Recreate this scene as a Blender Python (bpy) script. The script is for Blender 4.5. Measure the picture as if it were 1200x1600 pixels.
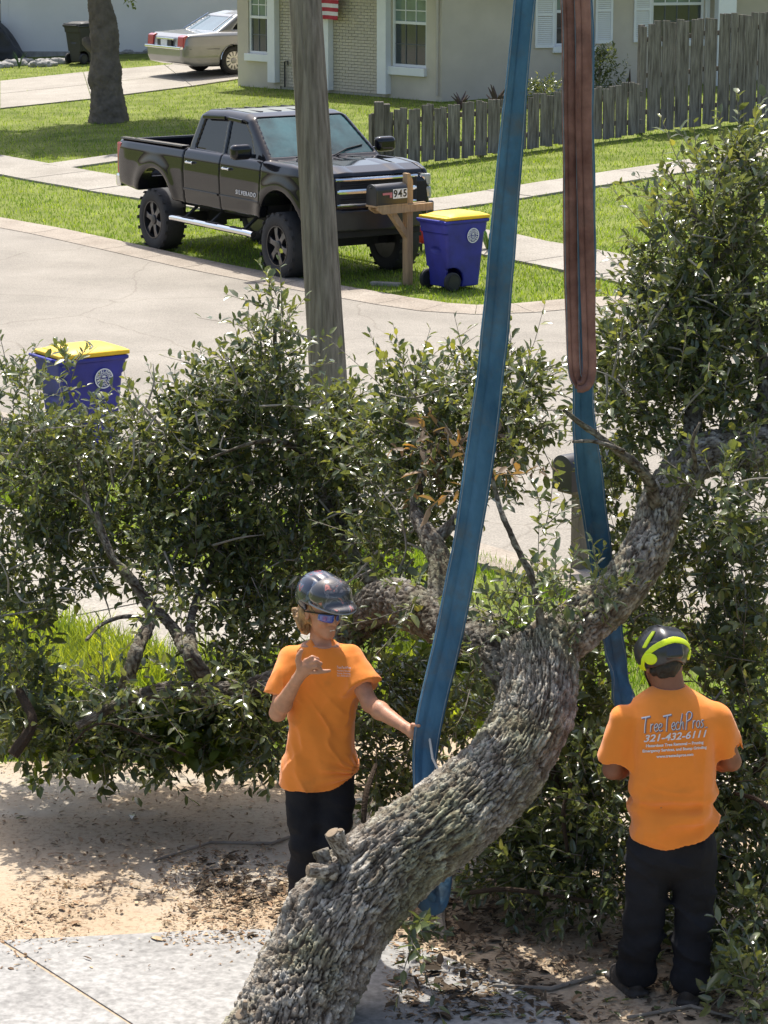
import bpy, bmesh, math, random
import numpy as np
from mathutils import Vector, Matrix, noise as mnoise
from mathutils.bvhtree import BVHTree

for _o in list(bpy.data.objects):
    bpy.data.objects.remove(_o, do_unlink=True)
SC = bpy.context.scene
COL = SC.collection
rad = math.radians

# ------------------------------------------------------------------ camera
F = 4250.0; VH = -173.0
PHI = math.atan((800 - VH) / F); CP, SP = math.cos(PHI), math.sin(PHI)
H = CP / 0.188
cam = bpy.data.cameras.new('camera')
camo = bpy.data.objects.new('camera', cam); COL.objects.link(camo)
camo.location = (0, 0, H); camo.rotation_euler = (math.pi / 2 - PHI, 0, 0)
cam.sensor_fit = 'VERTICAL'; cam.sensor_height = 24.0
cam.lens = 24.0 * F / 1600.0
cam.clip_start = 0.1; cam.clip_end = 3000
SC.camera = camo

# ------------------------------------------------------------------ sky, sun, exposure
SUN_EL = rad(62); SUN_AZ = rad(-14)
w = bpy.data.worlds.new('World'); SC.world = w; w.use_nodes = True
nt = w.node_tree; nt.nodes.clear()
sky = nt.nodes.new('ShaderNodeTexSky'); sky.sky_type = 'NISHITA'; sky.sun_disc = False
sky.sun_elevation = SUN_EL; sky.sun_rotation = SUN_AZ; sky.air_density = 1.0; sky.dust_density = 4.0
bg = nt.nodes.new('ShaderNodeBackground'); bg.inputs[1].default_value = 0.15
wo = nt.nodes.new('ShaderNodeOutputWorld')
nt.links.new(sky.outputs[0], bg.inputs[0]); nt.links.new(bg.outputs[0], wo.inputs[0])
sd = bpy.data.lights.new('sun', 'SUN'); sd.energy = 4.4; sd.angle = rad(0.53); sd.color = (1.0, 0.95, 0.87)
so = bpy.data.objects.new('sun', sd); COL.objects.link(so)
sv = Vector((math.sin(SUN_AZ) * math.cos(SUN_EL), math.cos(SUN_AZ) * math.cos(SUN_EL), math.sin(SUN_EL)))
so.rotation_euler = (-sv).to_track_quat('-Z', 'Y').to_euler(); so.location = sv * 60
vs = SC.view_settings
vs.view_transform = 'Standard'; vs.look = 'None'; vs.gamma = 1.0; vs.use_curve_mapping = False
vs.exposure = 0.68
SC.render.engine = 'CYCLES'
SC.cycles.use_denoising = True
SC.cycles.max_bounces = 7; SC.cycles.diffuse_bounces = 4; SC.cycles.transparent_max_bounces = 12
SC.cycles.sample_clamp_indirect = 6.0

# ------------------------------------------------------------------ place helpers
# the land is level up to the far kerb, then rises gently away from the road
RN = Vector((0.773, 0.634)); RC = 22.6; RT = 1.5; SLOPE = 0.05     # unit normal of the far kerb, its offset, start of the rise
def gz(x, y): return SLOPE * max(0.0, RN.x * x + RN.y * y - RC - RT)
def ray(u, v):
    a = (u - 600) / F; b = (800 - v) / F
    return (a, CP + b * SP, -SP + b * CP)
def at(u, v, Y):
    d = ray(u, v); t = Y / d[1]
    return Vector((d[0] * t, Y, H + d[2] * t))
def g(u, v, dz=0.0):
    d = ray(u, v); t = (dz - H) / d[2] if d[2] < -1e-6 else -1
    if t > 0 and RN.x * d[0] * t + RN.y * d[1] * t - RC - RT <= 0: return Vector((d[0] * t, d[1] * t, dz))
    k = RN.x * d[0] + RN.y * d[1]
    t = (dz - H - SLOPE * (RC + RT)) / (d[2] - SLOPE * k)
    return Vector((d[0] * t, d[1] * t, H + d[2] * t))
def scl(p): return F / (p[1] * CP + (H - p[2]) * SP)

# ------------------------------------------------------------------ object helpers
def empty(name, loc, rz=0.0, label=None, cat=None, group=None, kind=None):
    o = bpy.data.objects.new(name, None); COL.objects.link(o)
    o.location = loc; o.rotation_euler = (0, 0, rz); o.empty_display_size = 0.1
    tag(o, label, cat, group, kind); return o
def tag(o, label=None, cat=None, group=None, kind=None):
    if label: o['label'] = label
    if cat: o['category'] = cat
    if group: o['group'] = group
    if kind: o['kind'] = kind
    return o
def link(name, me, mat, parent=None, world=False):
    o = bpy.data.objects.new(name, me); COL.objects.link(o)
    if mat is not None and len(me.materials) == 0: me.materials.append(mat)
    if parent is not None:
        o.parent = parent
        if world: o.matrix_parent_inverse = pw(parent).inverted()
    return o
def pw(o):
    m = Matrix.LocRotScale(o.location, o.rotation_euler, o.scale)
    if o.parent: m = pw(o.parent) @ o.matrix_parent_inverse @ m
    return m
def copy_tree(o, parent=None):
    c = o.copy(); COL.objects.link(c); c.parent = parent
    for ch in list(o.children):
        d = copy_tree(ch, c); d.matrix_parent_inverse = ch.matrix_parent_inverse.copy()
    return c
def npmesh(name, V, tris=None, quads=None, smooth=True):
    me = bpy.data.meshes.new(name)
    V = np.ascontiguousarray(V, dtype=np.float32)
    idx = []; starts = []; tot = []; pos = 0
    if tris is not None and len(tris):
        t = np.asarray(tris, dtype=np.int32); idx.append(t.ravel()); starts.append(pos + 3 * np.arange(len(t))); tot.append(np.full(len(t), 3)); pos += 3 * len(t)
    if quads is not None and len(quads):
        q = np.asarray(quads, dtype=np.int32); idx.append(q.ravel()); starts.append(pos + 4 * np.arange(len(q))); tot.append(np.full(len(q), 4)); pos += 4 * len(q)
    idx = np.concatenate(idx); starts = np.concatenate(starts).astype(np.int32); tot = np.concatenate(tot).astype(np.int32)
    me.vertices.add(len(V)); me.vertices.foreach_set('co', V.ravel())
    me.loops.add(len(idx)); me.loops.foreach_set('vertex_index', idx.astype(np.int32))
    me.polygons.add(len(starts)); me.polygons.foreach_set('loop_start', starts); me.polygons.foreach_set('loop_total', tot)
    me.polygons.foreach_set('use_smooth', np.full(len(starts), bool(smooth)))
    me.update(calc_edges=True); return me

class MB:
    """collects simple solids into one mesh"""
    def __init__(s): s.v = []; s.f = []
    def add(s, v, f):
        n = len(s.v); s.v += [tuple(p) for p in v]; s.f += [tuple(i + n for i in q) for q in f]; return s
    def box(s, c, d, M=None, taper=None):
        x, y, z = d[0] / 2, d[1] / 2, d[2] / 2
        P = [Vector((sx * x, sy * y, sz * z)) for sz in (-1, 1) for sy in (-1, 1) for sx in (-1, 1)]
        if taper: P = [Vector((p.x * (taper if p.z > 0 else 1), p.y * (taper if p.z > 0 else 1), p.z)) for p in P]
        if M is not None: P = [M @ p for p in P]
        P = [p + Vector(c) for p in P]
        return s.add(P, [(0, 2, 3, 1), (4, 5, 7, 6), (0, 1, 5, 4), (2, 6, 7, 3), (0, 4, 6, 2), (1, 3, 7, 5)])
    def bar(s, a, b, wx, wy, up=(0, 0, 1)):
        a = Vector(a); b = Vector(b); d = (b - a); L = d.length; d.normalize()
        x = d.cross(Vector(up)); x = x.normalized() if x.length > 1e-5 else Vector((1, 0, 0)); y = x.cross(d)
        M = Matrix((x, y, d)).transposed()
        return s.box((a + b) / 2, (wx, wy, L), M)
    def tube(s, pts, rs, n=8, cap=True):
        pts = [Vector(p) for p in pts]
        if not hasattr(rs, '__len__'): rs = [rs] * len(pts)
        V = []; Fc = []; up = None
        for i, p in enumerate(pts):
            d = (pts[min(i + 1, len(pts) - 1)] - pts[max(i - 1, 0)]).normalized()
            if up is None:
                up = Vector((0, 0, 1)) if abs(d.z) < .9 else Vector((1, 0, 0))
            x = d.cross(up).normalized(); y = x.cross(d); up = y
            for k in range(n):
                a = 2 * math.pi * k / n
                V.append(p + (x * math.cos(a) + y * math.sin(a)) * rs[i])
        for i in range(len(pts) - 1):
            for k in range(n):
                k2 = (k + 1) % n
                Fc.append((i * n + k, i * n + k2, (i + 1) * n + k2, (i + 1) * n + k))
        if cap:
            Fc.append(tuple(range(n - 1, -1, -1))); Fc.append(tuple(range((len(pts) - 1) * n, len(pts) * n)))
        return s.add(V, [tuple(reversed(q)) for q in Fc])
    def lathe(s, prof, n=24, c=(0, 0, 0), axis='z', M=None, cap=True):
        V = []; Fc = []
        for r, h in prof:
            for k in range(n):
                a = 2 * math.pi * k / n
                p = Vector((r * math.cos(a), r * math.sin(a), h))
                if axis == 'y': p = Vector((p.x, -p.z, p.y))
                if axis == 'x': p = Vector((p.z, p.x, p.y))
                if M is not None: p = M @ p
                V.append(p + Vector(c))
        for i in range(len(prof) - 1):
            for k in range(n):
                k2 = (k + 1) % n
                Fc.append((i * n + k, i * n + k2, (i + 1) * n + k2, (i + 1) * n + k))
        if cap: Fc.append(tuple(range(n - 1, -1, -1))); Fc.append(tuple(range((len(prof) - 1) * n, len(prof) * n)))
        else: Fc += [((len(prof) - 1) * n + k, (len(prof) - 1) * n + (k + 1) % n, (k + 1) % n, k) for k in range(n)]
        return s.add(V, Fc)
    def prism(s, poly, h0, h1, plane='xy', fn=None):
        n = len(poly)
        def mk(a, b, h):
            p = {'xy': (a, b, h), 'xz': (a, h, b), 'yz': (h, a, b)}[plane]
            return Vector(p) if fn is None else fn(Vector(p))
        V = [mk(a, b, h0) for a, b in poly] + [mk(a, b, h1) for a, b in poly]
        Fc = [tuple(range(n - 1, -1, -1)), tuple(range(n, 2 * n))] + [(i, (i + 1) % n, n + (i + 1) % n, n + i) for i in range(n)]
        return s.add(V, Fc)
    def mesh(s, name, smooth=False, bevel=0.0, seg=2, fix=True):
        me = bpy.data.meshes.new(name); me.from_pydata(s.v, [], s.f); me.update()
        if bevel or fix:
            bm = bmesh.new(); bm.from_mesh(me)
            if fix: bmesh.ops.recalc_face_normals(bm, faces=bm.faces)
            if bevel:
                es = [e for e in bm.edges if len(e.link_faces) == 2 and e.calc_face_angle(0) > rad(28)]
                bmesh.ops.bevel(bm, geom=es, offset=bevel, segments=seg, affect='EDGES', profile=0.6, clamp_overlap=True)
            bm.to_mesh(me); bm.free()
        if smooth:
            me.polygons.foreach_set('use_smooth', [True] * len(me.polygons))
            try: me.set_sharp_from_angle(angle=rad(38))
            except Exception: pass
        return me
    def build(s, name, mat, parent=None, smooth=False, bevel=0.0, seg=2, world=False):
        return link(name, s.mesh(name, smooth, bevel, seg), mat, parent, world)

# ------------------------------------------------------------------ numpy noise
def _h(i, j, k):
    n = (i.astype(np.int64) * 374761393 + j.astype(np.int64) * 668265263 + k.astype(np.int64) * 2147483647) & 0xFFFFFFFF
    n = ((n ^ (n >> 13)) * 1274126177) & 0xFFFFFFFF
    return ((n ^ (n >> 16)) & 0xFFFF) / 65535.0
def vnoise(P):
    P = np.asarray(P, dtype=np.float64); I = np.floor(P).astype(np.int64); f = P - I; f = f * f * (3 - 2 * f)
    r = 0
    for a in (0, 1):
        for b in (0, 1):
            for c in (0, 1):
                wgt = (f[:, 0] if a else 1 - f[:, 0]) * (f[:, 1] if b else 1 - f[:, 1]) * (f[:, 2] if c else 1 - f[:, 2])
                r = r + wgt * _h(I[:, 0] + a, I[:, 1] + b, I[:, 2] + c)
    return r * 2 - 1
def fbm(P, o=3):
    P = np.asarray(P); r = 0; a = 1.0
    for i in range(o):
        r = r + a * vnoise(P * (2 ** i) + 17.3 * i); a *= .5
    return r
def worley(a, b, seed=0):
    """2-D cells: returns F1, F2 and a random number per cell"""
    ia = np.floor(a).astype(np.int64); ib = np.floor(b).astype(np.int64)
    f1 = np.full(a.shape, 9.0); f2 = np.full(a.shape, 9.0); cid = np.zeros(a.shape)
    sdx = np.full(a.shape, seed, dtype=np.int64)
    for da in (-1, 0, 1):
        for db in (-1, 0, 1):
            px = ia + da + _h(ia + da, ib + db, sdx); py = ib + db + _h(ia + da, ib + db, sdx + 7)
            d = np.sqrt((px - a) ** 2 + (py - b) ** 2)
            c = _h(ia + da, ib + db, sdx + 13)
            n1 = d < f1
            f2 = np.where(n1, f1, np.minimum(f2, d)); cid = np.where(n1, c, cid); f1 = np.where(n1, d, f1)
    return f1, f2, cid

# ------------------------------------------------------------------ signed-distance modelling (surface nets)
def surfnet(f, lo, hi, h, name='m', smooth=True):
    lo = np.array(lo, float) - 2 * h; hi = np.array(hi, float) + 2 * h
    B = 8
    n = np.ceil((hi - lo) / h / B).astype(int) * B
    D = np.full(n, 1.0, dtype=np.float32)
    nb = n // B
    bi = np.stack(np.meshgrid(*[np.arange(k) for k in nb], indexing='ij'), -1).reshape(-1, 3)
    cen = lo + (bi * B + (B - 1) / 2) * h
    dc = f(cen); rb = B * h * 0.5 * 1.75 * 1.22
    off = np.stack(np.meshgrid(*[np.arange(B)] * 3, indexing='ij'), -1).reshape(-1, 3)
    for b in bi[dc <= -rb]:
        D[b[0]*B:b[0]*B+B, b[1]*B:b[1]*B+B, b[2]*B:b[2]*B+B] = -1
    act = bi[np.abs(dc) < rb]
    for c0 in range(0, len(act), 400):
        ch = act[c0:c0 + 400]
        ii = (ch[:, None, :] * B + off[None]).reshape(-1, 3)
        D[ii[:, 0], ii[:, 1], ii[:, 2]] = f(lo + ii * h)
    neg = D < 0
    cnt = np.zeros(n - 1, dtype=np.int8)
    for a in (0, 1):
        for b in (0, 1):
            for c in (0, 1):
                cnt += neg[a:n[0]-1+a, b:n[1]-1+b, c:n[2]-1+c]
    ac = np.argwhere((cnt > 0) & (cnt < 8))
    vid = np.full(n - 1, -1, dtype=np.int32); vid[ac[:, 0], ac[:, 1], ac[:, 2]] = np.arange(len(ac))
    cor = np.array([(a, b, c) for a in (0, 1) for b in (0, 1) for c in (0, 1)])
    dv = np.stack([D[ac[:, 0]+o[0], ac[:, 1]+o[1], ac[:, 2]+o[2]] for o in cor], 1)
    acc = np.zeros((len(ac), 3)); num = np.zeros(len(ac))
    for i in range(8):
        for j in range(i + 1, 8):
            if np.abs(cor[i] - cor[j]).sum() != 1: continue
            d0 = dv[:, i]; d1 = dv[:, j]; m = (d0 < 0) != (d1 < 0)
            t = np.where(m, d0 / np.where(m, d0 - d1, 1), 0)
            acc += np.where(m[:, None], cor[i] + t[:, None] * (cor[j] - cor[i]), 0); num += m
    V = lo + (ac + acc / num[:, None]) * h
    Q = []
    for ax in range(3):
        o1, o2 = [(1, 2), (2, 0), (0, 1)][ax]
        sl0 = [slice(None)] * 3; sl1 = [slice(None)] * 3
        sl0[ax] = slice(0, n[ax] - 1); sl1[ax] = slice(1, n[ax])
        ed = neg[tuple(sl0)] != neg[tuple(sl1)]
        e = np.argwhere(ed)
        e = e[(e[:, o1] > 0) & (e[:, o2] > 0) & (e[:, o1] < n[o1] - 1) & (e[:, o2] < n[o2] - 1)]
        def cell(da, db):
            c = e.copy(); c[:, o1] -= da; c[:, o2] -= db
            return vid[c[:, 0], c[:, 1], c[:, 2]]
        q = np.stack([cell(1, 1), cell(0, 1), cell(0, 0), cell(1, 0)], 1)
        inside = neg[e[:, 0], e[:, 1], e[:, 2]]
        q[~inside] = q[~inside][:, ::-1]
        Q.append(q)
    Q = np.concatenate(Q)
    return npmesh(name, V, quads=Q, smooth=smooth)
def smin(a, b, k):
    hh = np.clip(.5 + .5 * (b - a) / k, 0, 1)
    return b * (1 - hh) + a * hh - k * hh * (1 - hh)
def smax(a, b, k): return -smin(-a, -b, k)
def cone(P, a, b, ra, rb):
    a = np.array(a, float); b = np.array(b, float); ba = b - a
    t = np.clip(((P - a) @ ba) / (ba @ ba), 0, 1)
    return np.linalg.norm(P - a - t[:, None] * ba, axis=1) - (ra + (rb - ra) * t)
def ellip(P, c, r, R=None):
    q = P - np.array(c, float)
    if R is not None: q = q @ np.array(R)      # columns of R = local axes in world
    r = np.array(r, float)
    k0 = np.linalg.norm(q / r, axis=1); k1 = np.linalg.norm(q / (r * r), axis=1) + 1e-9
    return k0 * (k0 - 1) / k1
def rbox(P, c, hd, rr=0.0, R=None):
    q = P - np.array(c, float)
    if R is not None: q = q @ np.array(R)
    d = np.abs(q) - (np.array(hd, float) - rr)
    return np.linalg.norm(np.maximum(d, 0), axis=1) + np.minimum(d.max(1), 0) - rr
def poly2(A, B, poly):
    """signed distance to a 2-D polygon"""
    p = np.array(poly, float); n = len(p); d = np.full(A.shape, 1e9); s = np.ones(A.shape)
    for i in range(n):
        j = (i - 1) % n
        ex, ey = p[j] - p[i]; wx = A - p[i, 0]; wy = B - p[i, 1]
        t = np.clip((wx * ex + wy * ey) / (ex * ex + ey * ey), 0, 1)
        bx = wx - ex * t; by = wy - ey * t
        d = np.minimum(d, bx * bx + by * by)
        c1 = B >= p[i, 1]; c2 = B < p[j, 1]; c3 = ex * wy > ey * wx
        fl = (c1 & c2 & c3) | (~c1 & ~c2 & ~c3)
        s = np.where(fl, -s, s)
    return s * np.sqrt(d)
def frame(fwd, up=(0, 0, 1)):
    """columns: right, forward, up"""
    f = Vector(fwd).normalized(); r = f.cross(Vector(up)).normalized(); u = r.cross(f)
    return np.array([[r.x, f.x, u.x], [r.y, f.y, u.y], [r.z, f.z, u.z]])

# ------------------------------------------------------------------ materials
MATS = {}
def mat(name, col, rough=.6, var=.12, vs=6.0, bump=0.0, bs=60.0, metal=0.0, spec=.5, coat=0.0, col2=None, stretch=None, island=0.0, sss=0.0, detail=5.0, coords='Object'):
    if name in MATS: return MATS[name]
    m = bpy.data.materials.new(name); m.use_nodes = True; n = m.node_tree; b = n.nodes['Principled BSDF']
    b.inputs['Roughness'].default_value = rough; b.inputs['Metallic'].default_value = metal
    b.inputs['Specular IOR Level'].default_value = spec; b.inputs['Coat Weight'].default_value = coat
    if coat: b.inputs['Coat Roughness'].default_value = .04
    if sss: b.inputs['Subsurface Weight'].default_value = sss; b.inputs['Subsurface Radius'].default_value = (.012, .005, .003)
    tc = n.nodes.new('ShaderNodeTexCoord'); mp = n.nodes.new('ShaderNodeMapping')
    n.links.new(tc.outputs[coords], mp.inputs[0])
    if stretch: mp.inputs['Scale'].default_value = stretch
    nz = n.nodes.new('ShaderNodeTexNoise'); nz.inputs['Scale'].default_value = vs; nz.inputs['Detail'].default_value = detail; nz.inputs['Roughness'].default_value = .6
    n.links.new(mp.outputs[0], nz.inputs[0])
    rp = n.nodes.new('ShaderNodeValToRGB'); c = Vector(col)
    a = c * (1 - var); bb = Vector(col2) if col2 else c * (1 + var)
    rp.color_ramp.elements[0].position = .3; rp.color_ramp.elements[1].position = .7
    rp.color_ramp.elements[0].color = (*a, 1); rp.color_ramp.elements[1].color = (*bb, 1)
    n.links.new(nz.outputs[0], rp.inputs[0]); out = rp.outputs[0]
    if island:
        ge = n.nodes.new('ShaderNodeNewGeometry'); hs = n.nodes.new('ShaderNodeHueSaturation')
        mr = n.nodes.new('ShaderNodeMapRange'); mr.inputs[3].default_value = 1 - island; mr.inputs[4].default_value = 1 + island
        n.links.new(ge.outputs['Random Per Island'], mr.inputs[0]); n.links.new(mr.outputs[0], hs.inputs['Value']); n.links.new(out, hs.inputs['Color']); out = hs.outputs[0]
    n.links.new(out, b.inputs['Base Color'])
    if bump:
        n2 = n.nodes.new('ShaderNodeTexNoise'); n2.inputs['Scale'].default_value = bs; n2.inputs['Detail'].default_value = 4
        n.links.new(mp.outputs[0], n2.inputs[0])
        bp = n.nodes.new('ShaderNodeBump'); bp.inputs['Strength'].default_value = bump; bp.inputs['Distance'].default_value = .01
        n.links.new(n2.outputs[0], bp.inputs['Height']); n.links.new(bp.outputs[0], b.inputs['Normal'])
    MATS[name] = m; return m
def node(m, t, **kw):
    x = m.node_tree.nodes.new(t)
    for k, v in kw.items():
        if hasattr(x, k): setattr(x, k, v)
    return x
def text_mesh(s, size, extrude=.002, shear=0.0, spacing=1.0, align='CENTER', offset=0.0):
    cu = bpy.data.curves.new('txt', 'FONT'); cu.body = s; cu.size = size; cu.extrude = extrude; cu.shear = shear
    cu.space_character = spacing; cu.align_x = align; cu.align_y = 'CENTER'; cu.resolution_u = 3; cu.offset = offset
    o = bpy.data.objects.new('txt', cu); COL.objects.link(o)
    dg = bpy.context.evaluated_depsgraph_get(); dg.update()
    me = bpy.data.meshes.new_from_object(o.evaluated_get(dg)); bpy.data.objects.remove(o, do_unlink=True); bpy.data.curves.remove(cu)
    me.materials.clear(); return me
def inpoly(x, y, poly):
    r = np.zeros(x.shape, bool); n = len(poly)
    for i in range(n):
        x0, y0 = poly[i][0], poly[i][1]; x1, y1 = poly[i - 1][0], poly[i - 1][1]
        if y0 == y1: continue
        c = ((y0 > y) != (y1 > y)) & (x < (x1 - x0) * (y - y0) / (y1 - y0) + x0)
        r ^= c
    return r
# ================================================================== the setting: ground, road, kerbs, paths
rng = np.random.default_rng(11); random.seed(5)
def on(x, y, dz=0.0): return Vector((x, y, gz(x, y) + dz))
m_soil = mat('lawn_soil', (.12, .16, .03), .95, .35, 1.6, bump=.8, bs=25, spec=.1, col2=(.19, .215, .06))
def ground_sheet():
    e = Vector((RN.y, -RN.x)); V = []; Q = []
    ts = [-900, -60, -40, 0, RT, 60, 900]; ls = [-900, -120, 0, 120, 900]
    for t in ts:
        for l in ls:
            p = RN * (RC + t) + e * l
            V.append((p.x, p.y, SLOPE * max(0, min(t, 60) - RT) - .002))
    n = len(ls)
    for i in range(len(ts) - 1):
        for j in range(n - 1): Q.append((i * n + j, i * n + j + 1, (i + 1) * n + j + 1, (i + 1) * n + j))
    me = npmesh('ground', V, quads=Q, smooth=False); o = link('ground', me, m_soil); tag(o, kind='structure')
    if me.polygons[0].normal.z < 0: me.flip_normals()
ground_sheet()

def crack_mat(name, c1, c2, rough, cs, crackw, crackcol, speck=90.0, bump=.35, blot=.55):
    m = bpy.data.materials.new(name); m.use_nodes = True; n = m.node_tree; b = n.nodes['Principled BSDF']; L = n.links.new
    b.inputs['Roughness'].default_value = rough; b.inputs['Specular IOR Level'].default_value = .25
    tc = node(m, 'ShaderNodeTexCoord')
    n1 = node(m, 'ShaderNodeTexNoise'); n1.inputs['Scale'].default_value = blot; n1.inputs['Detail'].default_value = 9; n1.inputs['Roughness'].default_value = .65
    L(tc.outputs['Object'], n1.inputs[0])
    r1 = node(m, 'ShaderNodeValToRGB'); r1.color_ramp.elements[0].position = .35; r1.color_ramp.elements[1].position = .68
    r1.color_ramp.elements[0].color = (*c1, 1); r1.color_ramp.elements[1].color = (*c2, 1); L(n1.outputs[0], r1.inputs[0])
    n2 = node(m, 'ShaderNodeTexNoise'); n2.inputs['Scale'].default_value = speck; n2.inputs['Detail'].default_value = 3; L(tc.outputs['Object'], n2.inputs[0])
    r2 = node(m, 'ShaderNodeValToRGB'); r2.color_ramp.elements[0].position = .3; r2.color_ramp.elements[1].position = .7
    r2.color_ramp.elements[0].color = (.72, .72, .72, 1); r2.color_ramp.elements[1].color = (1.22, 1.22, 1.22, 1); L(n2.outputs[0], r2.inputs[0])
    mx = node(m, 'ShaderNodeMix', data_type='RGBA', blend_type='MULTIPLY'); mx.inputs[0].default_value = 1; L(r1.outputs[0], mx.inputs[6]); L(r2.outputs[0], mx.inputs[7])
    out = mx.outputs[2]
    if cs:
        wn = node(m, 'ShaderNodeTexNoise'); wn.inputs['Scale'].default_value = cs * 1.7; wn.inputs['Detail'].default_value = 5; L(tc.outputs['Object'], wn.inputs[0])
        wm = node(m, 'ShaderNodeMix', data_type='RGBA', blend_type='LINEAR_LIGHT'); wm.inputs[0].default_value = .55; L(tc.outputs['Object'], wm.inputs[6]); L(wn.outputs[1], wm.inputs[7])
        vo = node(m, 'ShaderNodeTexVoronoi', feature='DISTANCE_TO_EDGE'); vo.inputs['Scale'].default_value = cs; L(wm.outputs[2], vo.inputs[0])
        r3 = node(m, 'ShaderNodeValToRGB'); r3.color_ramp.elements[0].position = crackw * .3; r3.color_ramp.elements[1].position = crackw
        r3.color_ramp.elements[0].color = (*crackcol, 1); r3.color_ramp.elements[1].color = (1, 1, 1, 1); L(vo.outputs[0], r3.inputs[0])
        m3 = node(m, 'ShaderNodeMix', data_type='RGBA', blend_type='MULTIPLY'); m3.inputs[0].default_value = .8; L(out, m3.inputs[6]); L(r3.outputs[0], m3.inputs[7]); out = m3.outputs[2]
    L(out, b.inputs['Base Color'])
    bp = node(m, 'ShaderNodeBump'); bp.inputs['Strength'].default_value = bump; bp.inputs['Distance'].default_value = .008
    L(n2.outputs[0], bp.inputs['Height']); L(bp.outputs[0], b.inputs['Normal'])
    return m
m_road = crack_mat('road_surface', (.205, .187, .158), (.275, .252, .215), .85, .30, .006, (.76, .74, .71), 55, .5, .7)
m_walk = crack_mat('sidewalk_concrete', (.25, .228, .192), (.33, .305, .262), .9, .0, .01, (.6, .6, .6), 40, .3, .9)
m_kerb = crack_mat('kerb_concrete', (.235, .20, .16), (.33, .29, .24), .9, .0, .01, (.6, .6, .6), 45, .3, 1.2)

# near kerb line is parallel to the far kerb
eR = Vector((RN.y, -RN.x))
pn = g(870, 890); TN = RN.x * pn.x + RN.y * pn.y - RC            # signed distance of the near kerb
def rp_(t, l): return RN * (RC + t) + eR * l
KO = [(-420, 268), (-200, 306), (-100, 326), (0, 343), (100, 361), (215, 386), (340, 414), (480, 441), (560, 455), (640, 469), (700, 478), (745, 481), (800, 479), (900, 470), (990, 462), (1100, 453), (1300, 440)]
KOP = [g(*p) for p in KO]
def offs(pts, d):
    r = []
    for i, p in enumerate(pts):
        a = pts[max(i - 1, 0)]; b = pts[min(i + 1, len(pts) - 1)]; t = Vector((b.x - a.x, b.y - a.y)).normalized()
        r.append(Vector((p.x + t.y * d, p.y - t.x * d, 0)))
    return r
def ribbon(L, R, top, thick, name, m, parent=None, kind=None, bevel=.0):
    """solid strip following the land between two edge lines"""
    n = len(L); V = []; Q = []
    for a, b in zip(L, R):
        V += [on(a.x, a.y, top), on(b.x, b.y, top), on(b.x, b.y, top - thick), on(a.x, a.y, top - thick)]
    for i in range(n - 1):
        for k in range(4):
            k2 = (k + 1) % 4; Q.append((4 * i + k, 4 * i + k2, 4 * i + 4 + k2, 4 * i + 4 + k))
    Q += [(0, 3, 2, 1), (4 * n - 4, 4 * n - 3, 4 * n - 2, 4 * n - 1)]
    mb = MB(); mb.add(V, Q); o = mb.build(name, m, parent, bevel=bevel)
    if kind: tag(o, kind=kind)
    return o
# road: one sheet from the near kerb line to the far kerb, and on to the right
KI = offs(KOP, .55)
rd = [Vector((p.x, p.y)) for p in KI]
rd = [rp_(-.6, -150)] + rd + [Vector((60, 36)), rp_(TN, 80), rp_(TN, -150)]
me = bpy.data.meshes.new('road'); bm = bmesh.new(); vs_ = [bm.verts.new((p.x, p.y, .004)) for p in rd]; bm.faces.new(vs_)
bmesh.ops.triangulate(bm, faces=bm.faces); bmesh.ops.recalc_face_normals(bm, faces=bm.faces); bm.to_mesh(me); bm.free()
if me.polygons[0].normal.z < 0: me.flip_normals()
tag(link('road', me, m_road), kind='structure')
# far kerb: separate cast lengths
def resample(pts, step):
    out = [Vector((pts[0].x, pts[0].y))]; P = [Vector((p.x, p.y)) for p in pts]
    for a, b in zip(P, P[1:]):
        k = max(1, round((b - a).length / step))
        for i in range(1, k + 1): out.append(a.lerp(b, i / k))
    return out
kroot = tag(empty('far_kerb', (0, 0, 0)), kind='structure')
KL = resample(KOP, 1.5); KR = offs(KL, .6)
for i in range(len(KL) - 1):
    a, b = KL[i], KL[i + 1]; c, d = KR[i], KR[i + 1]; gp = .006
    A = a.lerp(b, gp); B = b.lerp(a, gp); C2 = Vector(c[:2]).lerp(Vector(d[:2]), gp); D2 = Vector(d[:2]).lerp(Vector(c[:2]), gp)
    # rolled kerb: high at the lawn side, low at the gutter
    V = []
    for (p, q) in ((A, C2), (B, D2)):
        for s_, hgt in ((0, .04), (.25, .04), (.55, .022), (1, .012)):
            r = p.lerp(q, s_); V.append((r.x, r.y, hgt))
        for s_ in (1, 0):
            r = p.lerp(q, s_); V.append((r.x, r.y, -.06))
    Q = [(k, (k + 1) % 6, 6 + (k + 1) % 6, 6 + k) for k in range(6)] + [(5, 4, 3, 2, 1, 0), (6, 7, 8, 9, 10, 11)]
    MB().add(V, Q).build('kerb_length', m_kerb, kroot)
nk = tag(empty('near_kerb', (0, 0, 0)), kind='structure')
for i in range(-18, 22):
    l0, l1 = i * 1.5 + .006, i * 1.5 + 1.494; V = []
    for l in (l0, l1):
        for t, hgt in ((-.45, .05), (-.3, .05), (-.1, .03), (.1, .012)):
            p = rp_(TN + t, l); V.append((p.x, p.y, hgt))
        for t in (.1, -.45):
            p = rp_(TN + t, l); V.append((p.x, p.y, -.06))
    Q = [(k, (k + 1) % 6, 6 + (k + 1) % 6, 6 + k) for k in range(6)] + [(5, 4, 3, 2, 1, 0), (6, 7, 8, 9, 10, 11)]
    MB().add(V, Q).build('kerb_length', m_kerb, nk)
WALKS = []
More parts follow.
